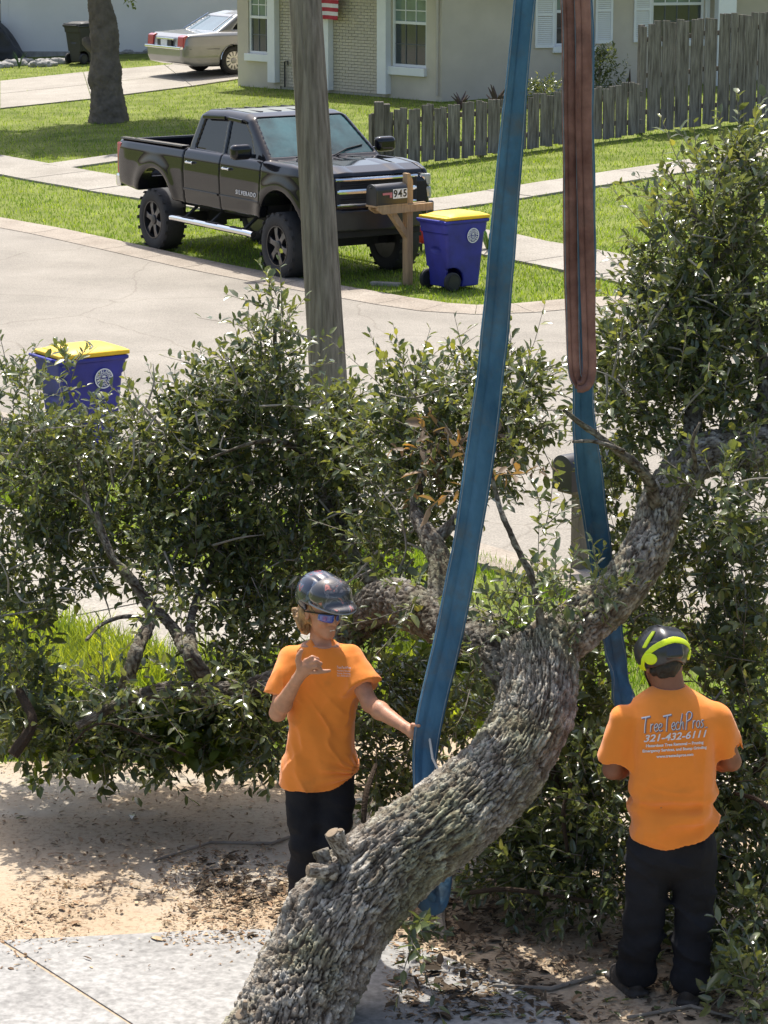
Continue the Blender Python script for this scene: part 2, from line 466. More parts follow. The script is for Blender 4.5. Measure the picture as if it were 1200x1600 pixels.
def sidewalk(name, px, width, slab=1.4, pts=None):
    root = tag(empty(name, (0, 0, 0)), kind='structure')
    P = resample([g(*p) for p in px] if pts is None else pts, slab)
    Lf = offs(P, -width / 2); Rt = offs(P, width / 2)
    for i in range(len(P) - 1):
        gp = .008
        a, b, c, d = [Vector(q[:2]) for q in (Lf[i], Lf[i + 1], Rt[i], Rt[i + 1])]
        n = 3; LL = [a.lerp(b, gp + (1 - 2 * gp) * k / n) for k in range(n + 1)]; RR = [c.lerp(d, gp + (1 - 2 * gp) * k / n) for k in range(n + 1)]
        ribbon(LL, RR, .035 + random.uniform(-.004, .004), .09, 'slab', m_walk, root)
        WALKS.append([a, b, d, c])
sidewalk('sidewalk', [(-330, 195), (-150, 231), (0, 259), (90, 276), (190, 293), (400, 326), (600, 354), (752, 378), (802, 390), (880, 404), (986, 425), (1100, 450)], 1.35)
sidewalk('side_street_sidewalk', [(640, 328), (716, 317), (795, 305), (1000, 272), (1170, 247), (1350, 222)], 1.15)
sidewalk('garden_path', [(88, 262), (187, 248), (300, 231), (380, 218)], .85)
# far driveway, in cast panels
drv = tag(empty('far_driveway', (0, 0, 0)), kind='structure')
DU = [(-260, 145), (-120, 137), (0, 128), (130, 114), (257, 103), (400, 92), (520, 84)]; DL = [(-260, 205), (-120, 188), (0, 171), (143, 156), (300, 136), (372, 125), (480, 112)]
for i in range(len(DU) - 1):
    u0, u1, l0, l1 = g(*DU[i]), g(*DU[i + 1]), g(*DL[i]), g(*DL[i + 1])
    for (f0, f1) in ((0, .5), (.5, 1)):
        e0 = .004
        LL = [u0.lerp(u1, e0 + (1 - 2 * e0) * k / 3) for k in range(4)]; RR = [l0.lerp(l1, e0 + (1 - 2 * e0) * k / 3) for k in range(4)]
        A = [a.lerp(b, f0 + e0) for a, b in zip(LL, RR)]; B = [a.lerp(b, f1 - e0) for a, b in zip(LL, RR)]
        ribbon(A, B, .03, .09, 'slab', m_walk, drv); WALKS.append([Vector(A[0][:2]), Vector(A[-1][:2]), Vector(B[-1][:2]), Vector(B[0][:2])])

# near sidewalk, driveway of sand-covered concrete, and a newer slab
pw0 = g(235, 945); tW = RN.x * pw0.x + RN.y * pw0.y - RC; lW = eR.x * pw0.x + eR.y * pw0.y
nearwalk_pts = [Vector((rp_(tW, l).x, rp_(tW, l).y, 0)) for l in (lW - 14, lW - 7, lW, lW + 1.6)]
sidewalk('near_sidewalk', None, 1.7, 1.5, pts=nearwalk_pts)
m_sand = bpy.data.materials.new('sandy_driveway'); m_sand.use_nodes = True
def sand_nodes(m):
    n = m.node_tree; b = n.nodes['Principled BSDF']; L = n.links.new
    b.inputs['Roughness'].default_value = .95; b.inputs['Specular IOR Level'].default_value = .15
    tc = node(m, 'ShaderNodeTexCoord'); mp = node(m, 'ShaderNodeMapping'); L(tc.outputs['Object'], mp.inputs[0]); mp.inputs['Scale'].default_value = (1, 1, 1)
    n1 = node(m, 'ShaderNodeTexNoise'); n1.inputs['Scale'].default_value = 1.1; n1.inputs['Detail'].default_value = 8; n1.inputs['Roughness'].default_value = .62; L(mp.outputs[0], n1.inputs[0])
    r1 = node(m, 'ShaderNodeValToRGB'); e = r1.color_ramp.elements
    e[0].position = .3; e[0].color = (.335, .26, .18, 1); e[1].position = .72; e[1].color = (.42, .345, .255, 1); L(n1.outputs[0], r1.inputs[0])
    n2 = node(m, 'ShaderNodeTexNoise'); n2.inputs['Scale'].default_value = 34; n2.inputs['Detail'].default_value = 6; n2.inputs['Roughness'].default_value = .7; L(mp.outputs[0], n2.inputs[0])
    r2 = node(m, 'ShaderNodeValToRGB'); r2.color_ramp.elements[0].position = .34; r2.color_ramp.elements[0].color = (.55, .46, .40, 1); r2.color_ramp.elements[1].position = .5; r2.color_ramp.elements[1].color = (1.05, 1.03, 1.0, 1); L(n2.outputs[0], r2.inputs[0])
    mx = node(m, 'ShaderNodeMix', data_type='RGBA', blend_type='MULTIPLY'); mx.inputs[0].default_value = .75; L(r1.outputs[0], mx.inputs[6]); L(r2.outputs[0], mx.inputs[7])
    # worn streaks where the bare concrete shows
    n3 = node(m, 'ShaderNodeTexNoise'); n3.inputs['Scale'].default_value = .55; n3.inputs['Detail'].default_value = 7; n3.inputs['Distortion'].default_value = .6
    mp3 = node(m, 'ShaderNodeMapping'); mp3.inputs['Scale'].default_value = (.5, 1.6, 1); L(tc.outputs['Object'], mp3.inputs[0]); L(mp3.outputs[0], n3.inputs[0])
    r3 = node(m, 'ShaderNodeValToRGB'); r3.color_ramp.elements[0].position = .5; r3.color_ramp.elements[1].position = .62; L(n3.outputs[0], r3.inputs[0])
    m2 = node(m, 'ShaderNodeMix', data_type='RGBA'); L(r3.outputs[0], m2.inputs[0]); L(mx.outputs[2], m2.inputs[6]); m2.inputs[7].default_value = (.385, .34, .275, 1)
    L(m2.outputs[2], b.inputs['Base Color'])
    bp = node(m, 'ShaderNodeBump'); bp.inputs['Strength'].default_value = .6; bp.inputs['Distance'].default_value = .01; L(n2.outputs[0], bp.inputs['Height']); L(bp.outputs[0], b.inputs['Normal'])
sand_nodes(m_sand)
def sheet(name, px, z, m, pts=None):
    P = [g(*p) for p in px] if pts is None else pts
    me = bpy.data.meshes.new(name); bm = bmesh.new(); bm.faces.new([bm.verts.new((p[0], p[1], z)) for p in P])
    bmesh.ops.triangulate(bm, faces=bm.faces); bm.to_mesh(me); bm.free()
    if me.polygons[0].normal.z < 0: me.flip_normals()
    return tag(link(name, me, m), kind='structure')
SAND = [(-500, 1185), (0, 1192), (120, 1190), (300, 1196), (420, 1188), (560, 1150), (700, 1140), (900, 1180), (1300, 1190), (1800, 1400), (1900, 2600), (-900, 2600)]
sheet('sandy_driveway', SAND, .006, m_sand)
m_slab = crack_mat('new_slab', (.245, .24, .228), (.335, .328, .312), .9, .0, .01, (.6, .6, .6), 30, .25, 2.2)
slabroot = tag(empty('concrete_slab', (0, 0, 0)), kind='structure')
def slab(px):
    P = [g(*p) for p in px]; mb = MB(); n = len(P)
    mb.prism([(p.x, p.y) for p in P], -.05, .014); return mb.build('slab', m_slab, slabroot)
slab([(5, 1473), (150, 1466), (300, 1458), (400, 1456), (520, 1460), (640, 1478), (740, 1515), (860, 1572), (960, 1640), (1100, 1800), (1200, 2300), (900, 2600), (700, 2300), (400, 1790), (207, 1603)])
slab([(-3, 1474), (199, 1603), (392, 1792), (690, 2300), (880, 2600), (-900, 2600), (-700, 1700), (-300, 1487)])
# ================================================================== houses, fence, far trees and things on the far side
m_stucco = mat('cream_stucco', (.55, .495, .405), .9, .12, .9, bump=.35, bs=90, spec=.2)
m_stucco2 = mat('tan_stucco', (.54, .48, .395), .9, .12, .8, bump=.3, bs=90, spec=.2)
m_brick = mat('painted_brick', (.55, .49, .395), .85, .07, 9.0, bump=.3, bs=80, island=.06, spec=.2)
m_whitewall = mat('white_stucco', (.66, .66, .65), .9, .05, .8, bump=.3, bs=70, spec=.2)
m_trim = mat('white_trim', (.76, .77, .77), .6, .04, 3.0)
m_glass = mat('window_glass', (.035, .045, .05), .08, .3, 1.5, spec=.8)
m_glassg = mat('window_glass_green', (.16, .23, .20), .12, .3, 2.0, spec=.8)
m_curtain = mat('curtain', (.42, .45, .44), .9, .15, 3.0, stretch=(18, 18, 1))
m_mullion = mat('dark_mullion', (.10, .11, .12), .5, .1)
m_roof = mat('roof_shingle', (.22, .20, .18), .9, .2, 5, bump=.5, bs=30)
m_weather = mat('weathered_wood', (.125, .107, .09), .9, .45, 2.6, bump=.9, bs=24, stretch=(9, 9, .8), col2=(.27, .245, .215), spec=.15, island=.3)
m_dark = mat('black_plastic', (.02, .021, .023), .45, .2, 12)
m_stone = mat('edging_stone', (.30, .29, .27), .9, .25, 8, bump=.5, bs=30)

class Wall:
    """a vertical wall between two ground points; pt(u, v) puts a pixel on its face"""
    def __init__(s, p0, p1):
        s.p0 = Vector((p0.x, p0.y)); d = Vector((p1.x - p0.x, p1.y - p0.y)); s.L = d.length; s.d = d.normalized(); s.n = Vector((s.d.y, -s.d.x))
        s.z = min(p0.z, p1.z) - .05
    def uv(s, u, v):
        r = ray(u, v); q = s.p0
        t = (s.n.x * q.x + s.n.y * q.y) / (s.n.x * r[0] + s.n.y * r[1])
        P = Vector((r[0] * t, r[1] * t, H + r[2] * t)); return ((P.x - q.x) * s.d.x + (P.y - q.y) * s.d.y, P.z)
    def w(s, a, out, z): return Vector((s.p0.x + s.d.x * a + s.n.x * out, s.p0.y + s.d.y * a + s.n.y * out, z))
    def box(s, mb, a0, a1, z0, z1, o0, o1):
        P = [s.w(a, o, z) for z in (z0, z1) for o in (o1, o0) for a in (a0, a1)]
        return mb.add(P, [(0, 2, 3, 1), (4, 5, 7, 6), (0, 1, 5, 4), (2, 6, 7, 3), (0, 4, 6, 2), (1, 3, 7, 5)])
    def part(s, name, m, parent, a0, a1, z0, z1, o0, o1, bevel=0):
        mb = MB(); s.box(mb, a0, a1, z0, z1, o0, o1); return mb.build(name, m, parent, bevel=bevel)
def wall_with_holes(W, a0, a1, z0, z1, holes, th, m, parent, name='wall'):
    """wall built as solid blocks round the openings"""
    mb = MB(); xs = sorted({a0, a1, *[h[0] for h in holes], *[h[1] for h in holes]})
    for x0, x1 in zip(xs, xs[1:]):
        hs = sorted([(h[2], h[3]) for h in holes if h[0] <= x0 + 1e-6 and h[1] >= x1 - 1e-6]); z = z0
        for b, t in hs:
            if b > z: W.box(mb, x0, x1, z, b, -th, 0)
            z = t
        if z < z1: W.box(mb, x0, x1, z, z1, -th, 0)
    return mb.build(name, m, parent)
def sash_window(W, parent, a0, a1, z0, z1, zmid, lower, upper, nx=3, nz=2):
    win = empty('window', (0, 0, 0)); win.parent = parent
    fr = MB(); f = .055
    for (b0, b1, c0, c1) in ((a0, a0 + f, z0, z1), (a1 - f, a1, z0, z1), (a0 + f, a1 - f, z0, z0 + f), (a0 + f, a1 - f, z1 - f, z1), (a0 + f, a1 - f, zmid - .03, zmid + .03)):
        W.box(fr, b0, b1, c0, c1, -.10, -.035)
    fr.build('frame', m_trim, win)
    W.part('pane', lower, win, a0 + f, a1 - f, z0 + f, zmid - .03, -.085, -.075)
    W.part('pane', upper, win, a0 + f, a1 - f, zmid + .03, z1 - f, -.08, -.07)
    # interior behind the panes
    W.part('curtain', m_curtain, win, a0 + f, a1 - f, z0 + f, z1 - f, -.16, -.14)
    for (b, t, o) in ((z0 + f, zmid - .03, -.074), (zmid + .03, z1 - f, -.069)):
        for k in range(1, nx):
            x = a0 + f + (a1 - a0 - 2 * f) * k / nx; W.part('glazing_bar', m_mullion if b < zmid else m_trim, win, x - .011, x + .011, b, t, o, o + .012)
        for k in range(1, nz):
            z = b + (t - b) * k / nz; W.part('glazing_bar', m_mullion if b < zmid else m_trim, win, a0 + f, a1 - f, z - .011, z + .011, o - .001, o + .010)
    return win

# ---- cream house
W1 = Wall(g(372, 134), g(690, 159)); WT = W1.z + 2.75
house = empty('brick_house', W1.w(W1.L / 2, 0, W1.z), 0, 'cream single storey house with painted brick and striped flag', 'house')
house.location = (0, 0, 0)
a_ = lambda u, v=60: W1.uv(u, v)[0]
z_ = lambda u, v: W1.uv(u, v)[1]
wa0, wa1, wz0, wzm = a_(388), a_(426), z_(405, 84), z_(405, 27); wtop = wz0 + 1.42
wb0, wb1, wy0, wym = a_(612), a_(666), z_(640, 105), z_(640, 36); wytop = wy0 + 1.5
brk = (a_(437), a_(597))
wall_with_holes(W1, 0, brk[0], W1.z, WT, [(wa0, wa1, wz0, wtop)], .22, m_stucco, house)
wall_with_holes(W1, brk[1], W1.L, W1.z, WT, [(wb0, wb1, wy0, wytop)], .22, m_stucco, house)
W1.part('brick_backing', mat('mortar', (.44, .41, .355), .95, .1, 20), house, brk[0], brk[1], W1.z, WT, -.22, -.03)
sash_window(W1, house, wa0, wa1, wz0, wtop, wzm, m_glass, m_glassg)
sash_window(W1, house, wb0, wb1, wy0, wytop, wym, m_glass, m_glassg)
W1.part('sill', m_trim, house, wa0 - .07, wa1 + .09, wz0 - .17, wz0 - .002, -.1, .08, .01)
W1.part('sill', m_trim, house, wb0 - .07, wb1 + .02, wy0 - .18, wy0 - .002, -.1, .09, .01)
for u0, u1, vb in ((425.5, 437, 128), (510, 521, 140), (597, 611, 146)):
    W1.part('trim_post', m_trim, house, a_(u0), a_(u1), z_(u0, vb), WT, .002, .16, .008)
# running-bond bricks, the seen ones one by one
bl, bh = .208, .068; nb = 0; shared = {}; rest = MB(); a0b, a1b = brk; row = 0; zb = W1.z + .12
Mrot = Matrix(((W1.d.x, -W1.n.x, 0), (W1.d.y, -W1.n.y, 0), (0, 0, 1)))
def brick_mesh(L):
    k = round(L, 2)
    if k not in shared:
        mb = MB(); mb.box((0, 0, 0), (k - .012, .05, bh - .012), Mrot); shared[k] = mb.mesh('brick')
    return shared[k]
while zb < WT - .05:
    x = a0b; first = True
    while x < a1b - .03:
        L = bl / 2 if (first and row % 2) else bl
        L = min(L, a1b - x); first = False
        c = W1.w(x + L / 2, -.02 + random.uniform(-.003, .003), zb + bh / 2)
        if nb < 300 and zb < W1.z + 2.2:
            o = link('brick', brick_mesh(L), m_brick, house); o.location = c; nb += 1
        else: rest.box(c, (L - .012, .05, bh - .012), Mrot)
        x += L
    zb += bh; row += 1
tag(rest.build('bricks', m_brick, house), kind='stuff')
# faucet pipe, downpipe
fp = [W1.w(a_(447), .05, z_(447, 136)), W1.w(a_(447), .05, z_(447, 96)), W1.w(a_(452), .05, z_(447, 95)), W1.w(a_(452), .05, z_(447, 101))]
MB().tube(fp, .018, 8).build('water_pipe', m_dark, house, True)
dp = [W1.w(a_(686), .06, z_(686, 150)), W1.w(a_(686), .06, WT)]
MB().tube(dp, .035, 10).build('downpipe', m_stucco2, house, True)
# right wing
pC = W1.w(W1.L, 0, 0); W2 = Wall(Vector((pC.x, pC.y, W1.z + .05)), Vector((pC.x + 11.5, pC.y + 3.0, W1.z + .1)))
b_ = lambda u, v=30: W2.uv(u, v)[0]
y_ = lambda u, v: W2.uv(u, v)[1]
h1 = (b_(867), b_(929), y_(880, 72), y_(880, 72) + 1.35); h2 = (b_(1018), b_(1100), y_(1050, 62), y_(1050, 62) + 1.3)
wall_with_holes(W2, .0, W2.L, W2.z, WT, [h1, h2], .22, m_stucco2, house, 'wing_wall')
sash_window(W2, house, *h1, y_(880, 18), m_glass, m_glassg); sash_window(W2, house, *h2, y_(1060, 6), m_glass, m_glassg, 4, 2)
W2.part('sill', m_trim, house, h1[0] - .05, h1[1] + .05, h1[2] - .14, h1[2] - .002, -.1, .08, .01)
W2.part('sill', m_trim, house, h2[0] - .05, h2[1] + .05, h2[2] - .14, h2[2] - .002, -.1, .08, .01)
for u0, u1, vb in ((836, 866, 75), (930, 957, 68), (990, 1017, 66), (1101, 1108, 60)):
    sh = empty('shutter', (0, 0, 0)); sh.parent = house; x0, x1, z0 = b_(u0), b_(u1), y_(u0, vb); z1 = z0 + 1.45
    mb = MB()
    for q in ((x0, x0 + .05, z0, z1), (x1 - .05, x1, z0, z1), (x0 + .05, x1 - .05, z0, z0 + .08), (x0 + .05, x1 - .05, z1 - .08, z1), (x0 + .05, x1 - .05, z0 + .68, z0 + .75)):
        W2.box(mb, *q, .004, .045)
    mb.build('frame', m_trim, sh)
    z = z0 + .085
    while z < z1 - .1:
        if not (z0 + .64 < z < z0 + .74): W2.part('slat', m_trim, sh, x0 + .05, x1 - .05, z, z + .034, .008, .03)
        z += .042
W2.part('porch_column', m_trim, house, b_(1108), b_(1136), W2.z, WT, .3, .55, .01)
# roof over both walls
rf = MB()
def roof_pt(W, a, o, z): return W.w(a, o, z)
rf.add([W1.w(-.6, .6, WT - .05), W1.w(W1.L + .3, .6, WT - .05), W1.w(W1.L + .3, -5, WT + 1.6), W1.w(-.6, -5, WT + 1.6), W1.w(-.6, .6, WT + .08), W1.w(W1.L + .3, .6, WT + .08), W1.w(W1.L + .3, -5, WT + 1.75), W1.w(-.6, -5, WT + 1.75)], [(0, 1, 2, 3), (4, 7, 6, 5), (0, 4, 5, 1), (1, 5, 6, 2), (2, 6, 7, 3), (3, 7, 4, 0)])
rf.build('roof', m_roof, house)
rf = MB()
rf.add([W2.w(.35, .6, WT - .03), W2.w(W2.L, .6, WT - .03), W2.w(W2.L, -5, WT + 1.62), W2.w(.35, -5, WT + 1.62), W2.w(.35, .6, WT + .1), W2.w(W2.L, .6, WT + .1), W2.w(W2.L, -5, WT + 1.77), W2.w(.35, -5, WT + 1.77)], [(0, 1, 2, 3), (4, 7, 6, 5), (0, 4, 5, 1), (1, 5, 6, 2), (2, 6, 7, 3), (3, 7, 4, 0)])
rf.build('roof', m_roof, house)
# side wall running back from the left corner
sw = Wall(Vector((*W1.w(0, 0, 0)[:2], W1.z)), Vector((*W1.w(0, -7, 0)[:2], W1.z)))
sw.part('side_wall', m_stucco, house, .23, 7, W1.z, WT, .0, .2)
# striped flag hanging from the wall
flag = empty('flag', (0, 0, 0), 0, 'red and white striped flag hanging on the brick wall', 'flag')
m_fr = mat('flag_red', (.42, .03, .05), .8, .1, 20); m_fw = mat('flag_white', (.72, .68, .70), .8, .06, 20); m_fb = mat('flag_blue', (.03, .05, .2), .8, .1, 20)
fa0, fa1 = a_(505), a_(541); zbot = z_(523, 30); sw_ = .087
for k in range(13):
    V = []; Q = []; n = 10
    for i in range(n + 1):
        f = i / n; o = .24 + .025 * math.sin(f * 9 + k * .25)
        for zz in (zbot + k * sw_, zbot + (k + 1) * sw_):
            for oo in (o, o + .004): V.append(W1.w(fa0 + (fa1 - fa0) * f, oo, zz + .01 * math.sin(f * 3)))
    for i in range(n):
        b = 4 * i; c = b + 4
        Q += [(b, c, c + 2, b + 2), (b + 1, b + 3, c + 3, c + 1), (b, b + 1, c + 1, c), (b + 2, c + 2, c + 3, b + 3)]
    Q += [(0, 2, 3, 1), (4 * n, 4 * n + 1, 4 * n + 3, 4 * n + 2)]
    MB().add(V, Q).build('stripe', m_fr if k % 2 == 0 else m_fw, flag)
MB().tube([W1.w((fa0 + fa1) / 2, 0.0, zbot + 13 * sw_ - .25), W1.w((fa0 + fa1) / 2, .26, zbot + 13 * sw_ + .02)], .013, 8).build('flag_pole', m_trim, flag)
MB().tube([W1.w(fa0 - .03, .25, zbot + 13 * sw_ + .012), W1.w(fa1 + .03, .25, zbot + 13 * sw_ + .012)], .012, 8).build('flag_rod', m_trim, flag)

# ---- white house on the far left
W3 = Wall(g(16, 90), g(420, 77)); WT3 = W3.z + 2.8
wh = empty('white_house', (0, 0, 0), 0, 'white stucco house wall behind the silver car', 'house')
W3.part('wall', m_whitewall, wh, 0, W3.L + .5, W3.z + .22, WT3, -.25, 0)
W3.part('plinth', m_stone, wh, 0, W3.L + .5, W3.z - .1, W3.z + .218, -.25, .03)
W3.part('garage_wall', m_stucco2, wh, -5, -.0, W3.z, WT3, -1.25, -1.0)
W3.part('return_wall', m_whitewall, wh, -.22, -.003, W3.z, WT3, -1.0, -.0)
c3 = lambda u: W3.uv(u, 20)[0]
gw = MB(); W3.box(gw, c3(-60), c3(14) - .35, W3.uv(5, 8)[1], W3.uv(5, 8)[1] + 1.2, -1.0, -.96); gw.build('window', m_glass, wh)
rf = MB(); rf.add([W3.w(-5, .7, WT3), W3.w(W3.L + 1, .7, WT3), W3.w(W3.L + 1, -6, WT3 + 1.6), W3.w(-5, -6, WT3 + 1.6), W3.w(-5, .7, WT3 + .14), W3.w(W3.L + 1, .7, WT3 + .14), W3.w(W3.L + 1, -6, WT3 + 1.75), W3.w(-5, -6, WT3 + 1.75)], [(0, 1, 2, 3), (4, 7, 6, 5), (0, 4, 5, 1), (1, 5, 6, 2), (2, 6, 7, 3), (3, 7, 4, 0)])
rf.build('roof', m_roof, wh)
# dark covered heap in front of the garage
def lump(name, c, r, m, label, cat, seed=0, amp=.12, parent=None):
    def f(P):
        return ellip(P, c, r) + amp * min(r) * fbm((P + seed * 7.1) / min(r) * 1.3, 3)
    c = np.array(c); r = np.array(r)
    me = surfnet(f, c - r * 1.25, c + r * 1.25, min(r) / 9, name)
    o = link(name, me, m, parent)
    if label: tag(o, label, cat)
    return o
p = g(-30, 93)
def ftarp(P):
    q = P - np.array(p)
    d = np.maximum(np.abs(q[:, 1]) - .5, poly2(q[:, 0], q[:, 2], [(-1.2, -.1), (1.3, -.1), (1.05, .25), (.68, .8), (.5, 1.0), (-1.0, 1.05)])) - .03
    return d + .03 * fbm(P * 3, 3)
tag(link('tarp_cover', surfnet(ftarp, np.array(p) + (-1.4, -.7, -.2), np.array(p) + (1.5, .7, 1.25), .035, 'tarp'), mat('black_tarp', (.018, .02, .028), .5, .3, 6), None), 'sloping black tarp over a heap beside white house', 'tarp')
# edging stones along the white house
for i, (u, v, r) in enumerate([(3, 106, .2), (22, 103, .24), (40, 99, .16), (66, 104, .26), (92, 100, .2), (108, 97, .15), (145, 98, .18), (200, 84, .12), (232, 83, .1)]):
    q = g(u, v); o = lump('edging_stone', (q.x, q.y, q.z + .05), (r * 1.5, r * .7, r * .55), m_stone, None, None, seed=i, amp=.25)
    tag(o, 'rough grey edging stone under the white wall, ' + ('first', 'second', 'third', 'fourth', 'fifth', 'sixth', 'seventh', 'eighth', 'ninth')[i] + ' from the left picture edge', 'stone', 'edging stones by the white house')

# brown board fence behind the silver car
bf = empty('board_fence', (0, 0, 0), 0, 'brown vertical board fence behind the silver car', 'fence')
WF = Wall(g(322, 60), g(440, 58)); m_bw = mat('brown_board', (.16, .115, .08), .9, .3, 3, stretch=(6, 6, 1), bump=.4, island=.15)
WF.z = gz(*WF.p0)
for i in range(14): WF.part('board', m_bw, bf, i * .15, i * .15 + .142, WF.z, WF.z + 1.85, 0, .02)
WF.part('rail', m_bw, bf, 0, 2.1, WF.z + .4, WF.z + .49, -.05, -.002); WF.part('rail', m_bw, bf, 0, 2.1, WF.z + 1.4, WF.z + 1.49, -.05, -.002)

# ---- weathered picket fence: a low run and a tall run
def picket_fence(name, label, px0, px1, h0, h1, pitch, wid, seed):
    p0, p1 = g(*px0), g(*px1); W = Wall(p0, p1); R = random.Random(seed)
    root = empty(name, (0, 0, 0), 0, label, 'fence'); n = int(W.L / pitch)
    for i in range(n):
        a = i * pitch + R.uniform(-.008, .008); f = i / n
        q = W.w(a, 0, 0); zb = gz(q.x, q.y) + R.uniform(.03, .08); zt = zb + h0 + (h1 - h0) * f + R.uniform(-.035, .035)
        ww = wid * R.uniform(.86, 1.06); o0 = (.026 if i % 2 else -.004) + R.uniform(-.006, .006); t = R.uniform(-.018, .018)
        P = []
        for z, dx in ((zb, 0), (zt, t)):
            c = R.uniform(.0, .025) if z == zt else 0
            for o in (o0 + .02, o0):
                for sx in (-.5, .5): P.append(W.w(a + sx * ww + dx, o, z - (c if sx > 0 else 0)))
        mb = MB(); mb.add(P, [(0, 2, 3, 1), (4, 5, 7, 6), (0, 1, 5, 4), (2, 6, 7, 3), (0, 4, 6, 2), (1, 3, 7, 5)])
        mb.build('picket', m_weather, root, bevel=.006, seg=1)
    for fr in (.18, .52, .85) if h0 > 1.5 else (.25, .78):
        k = 8; L = []
        for i in range(k):
            a0, a1 = W.L * i / k, W.L * (i + 1) / k; z = gz(*W.w((a0 + a1) / 2, 0, 0)[:2]) + .05 + (h0 + (h1 - h0) * (i + .5) / k) * fr
            W.part('rail', m_weather, root, a0, a1, z - .045, z + .045, -.044, -.008)
    a = 0.0
    while a < W.L + .1:
        q = W.w(a, 0, 0); z = gz(q.x, q.y); W.part('post', m_weather, root, a - .05, a + .05, z - .1, z + h0 * 1.02, -.13, -.045); a += 2.4
    return root, W
picket_fence('low_fence', 'low weathered grey picket fence beside the black pickup truck', (586, 268), (1004, 213), .98, .98, .150, .154, 3)
tf, WTF = picket_fence('tall_fence', 'tall weathered grey board fence below the shuttered window', (1003, 211), (1330, 174), 2.02, 2.12, .162, .168, 4)
q = g(592, 268); gp = MB(); gp.box((q.x, q.y - .05, q.z + .58), (.17, .15, 1.3)); gp.build('gate_post', m_weather, bpy.data.objects['low_fence'], bevel=.02)
q = g(604, 266); gp = MB(); gp.box((q.x, q.y - .02, q.z + .56), (.12, .15, 1.22)); gp.build('gate_post', m_weather, bpy.data.objects['low_fence'], bevel=.02)
# ================================================================== black lifted pickup
m_paint = mat('black_paint', (.008, .009, .012), .07, .1, 3, spec=.35, coat=.2)
m_tint = mat('tinted_glass', (.008, .009, .011), .05, .1, 3, spec=.45)
m_wsg = mat('windscreen_glass', (.02, .055, .06), .06, .6, 1.6, spec=.55, bump=.5, bs=4, col2=(.05, .13, .14))
m_chrome = mat('chrome', (.75, .76, .78), .12, .04, 5, metal=1.0)
m_tyre = mat('tyre_rubber', (.022, .022, .023), .8, .2, 20, bump=.3, bs=120)
m_alloy = mat('dark_alloy', (.07, .07, .075), .32, .15, 10, metal=.8)
m_alloy2 = mat('polished_alloy', (.13, .13, .14), .30, .15, 10, metal=.9)
m_red = mat('red_lens', (.35, .012, .015), .15, .1, 10, spec=.7, coat=.6)
m_lens = mat('clear_lens', (.34, .36, .33), .12, .3, 14, spec=.8, coat=.5)
m_bowtie = mat('gold_emblem', (.62, .47, .16), .3, .1, 10, metal=.6)
m_under = mat('underbody', (.02, .02, .022), .85, .2, 6)
def wheel(parent, c, r, wd, side, spokes, rim, accent, rr=.62, tread=True):
    """side = +1 or -1: which way (y) the outer face looks"""
    wroot = empty('wheel', c); wroot.parent = parent
    mb = MB(); h = wd / 2; ri = r * rr
    mb.lathe([(ri, -h * .92), (ri + .02, -h), (r - .055, -h), (r - .012, -h * .86), (r, -h * .7), (r, h * .7), (r - .012, h * .86), (r - .055, h), (ri + .02, h), (ri, h * .92)], 48, axis='y', cap=False)
    if tread:
        for k in range(36):
            a = 2 * math.pi * k / 36
            for yy in (-.34, .34):
                M = Matrix.Rotation(a, 3, 'Y'); mb.box(M @ Vector((r - .0105, 0, 0)) + Vector((0, yy * wd + (.02 if k % 2 else -.02), 0)), (.014, wd * .26, .05), M)
    mb.build('tyre', m_tyre, wroot, True)
    mb = MB(); o = side * h
    mb.lathe([(ri, -h * .9), (ri, o * .2 - .0), (ri * .985, o * .95), (ri * .93, o * .95), (ri * .90, o * .35), (.03, o * .25)] if side > 0 else [(ri, h * .9), (ri, o * .2), (ri * .985, o * .95), (ri * .93, o * .95), (ri * .90, o * .35), (.03, o * .25)], 40, axis='y')
    # lathe maps height to -y, so mirror
    for i, v in enumerate(mb.v): mb.v[i] = (v[0], -v[1], v[2])
    rm = mb.build('rim', rim, wroot, True)
    for k in range(spokes):
        a = 2 * math.pi * (k + .25) / spokes; M = Matrix.Rotation(a, 3, 'Y')
        sp = MB(); sgn = side
        P = []
        for x, hw, yo in ((.05, .045, .80), (ri * .55, .034, .86), (ri * .95, .052, .80)):
            for y in (yo * h * sgn, (yo - .35) * h * sgn):
                for z in (-hw, hw): P.append(M @ Vector((x, y, z * r / .45)))
        Q = [(0, 1, 3, 2)] + [t for b in (0, 4) for t in ((b, b + 4, b + 5, b + 1), (b + 2, b + 3, b + 7, b + 6), (b, b + 2, b + 6, b + 4), (b + 1, b + 5, b + 7, b + 3))] + [(8, 10, 11, 9)]
        sp.add(P, Q); sp.build('spoke', accent, wroot, bevel=.006)
    mb = MB(); mb.lathe([(.075, 0), (.07, .03), (.03, .04)], 20, axis='y')
    for i, v in enumerate(mb.v): mb.v[i] = (v[0], -v[1] * (1 if side > 0 else -1) + .72 * o, v[2])
    mb.build('hub_cap', rim, wroot, True)
    return wroot
pF, pR = g(437, 436), g(243, 391)
dT = Vector((pF.x - pR.x, pF.y - pR.y)); rzT = math.atan2(dT.y, dT.x)
lT = Vector((-math.sin(rzT), math.cos(rzT)))            # truck's left, away from the camera
oT = Vector((pF.x + lT.x * .98, pF.y + lT.y * .98, 0))
truck = empty('pickup_truck', oT, rzT, 'lifted glossy black crew cab pickup truck parked on the grass verge', 'truck')
WB = dT.length; RA = -WB; WR = .455
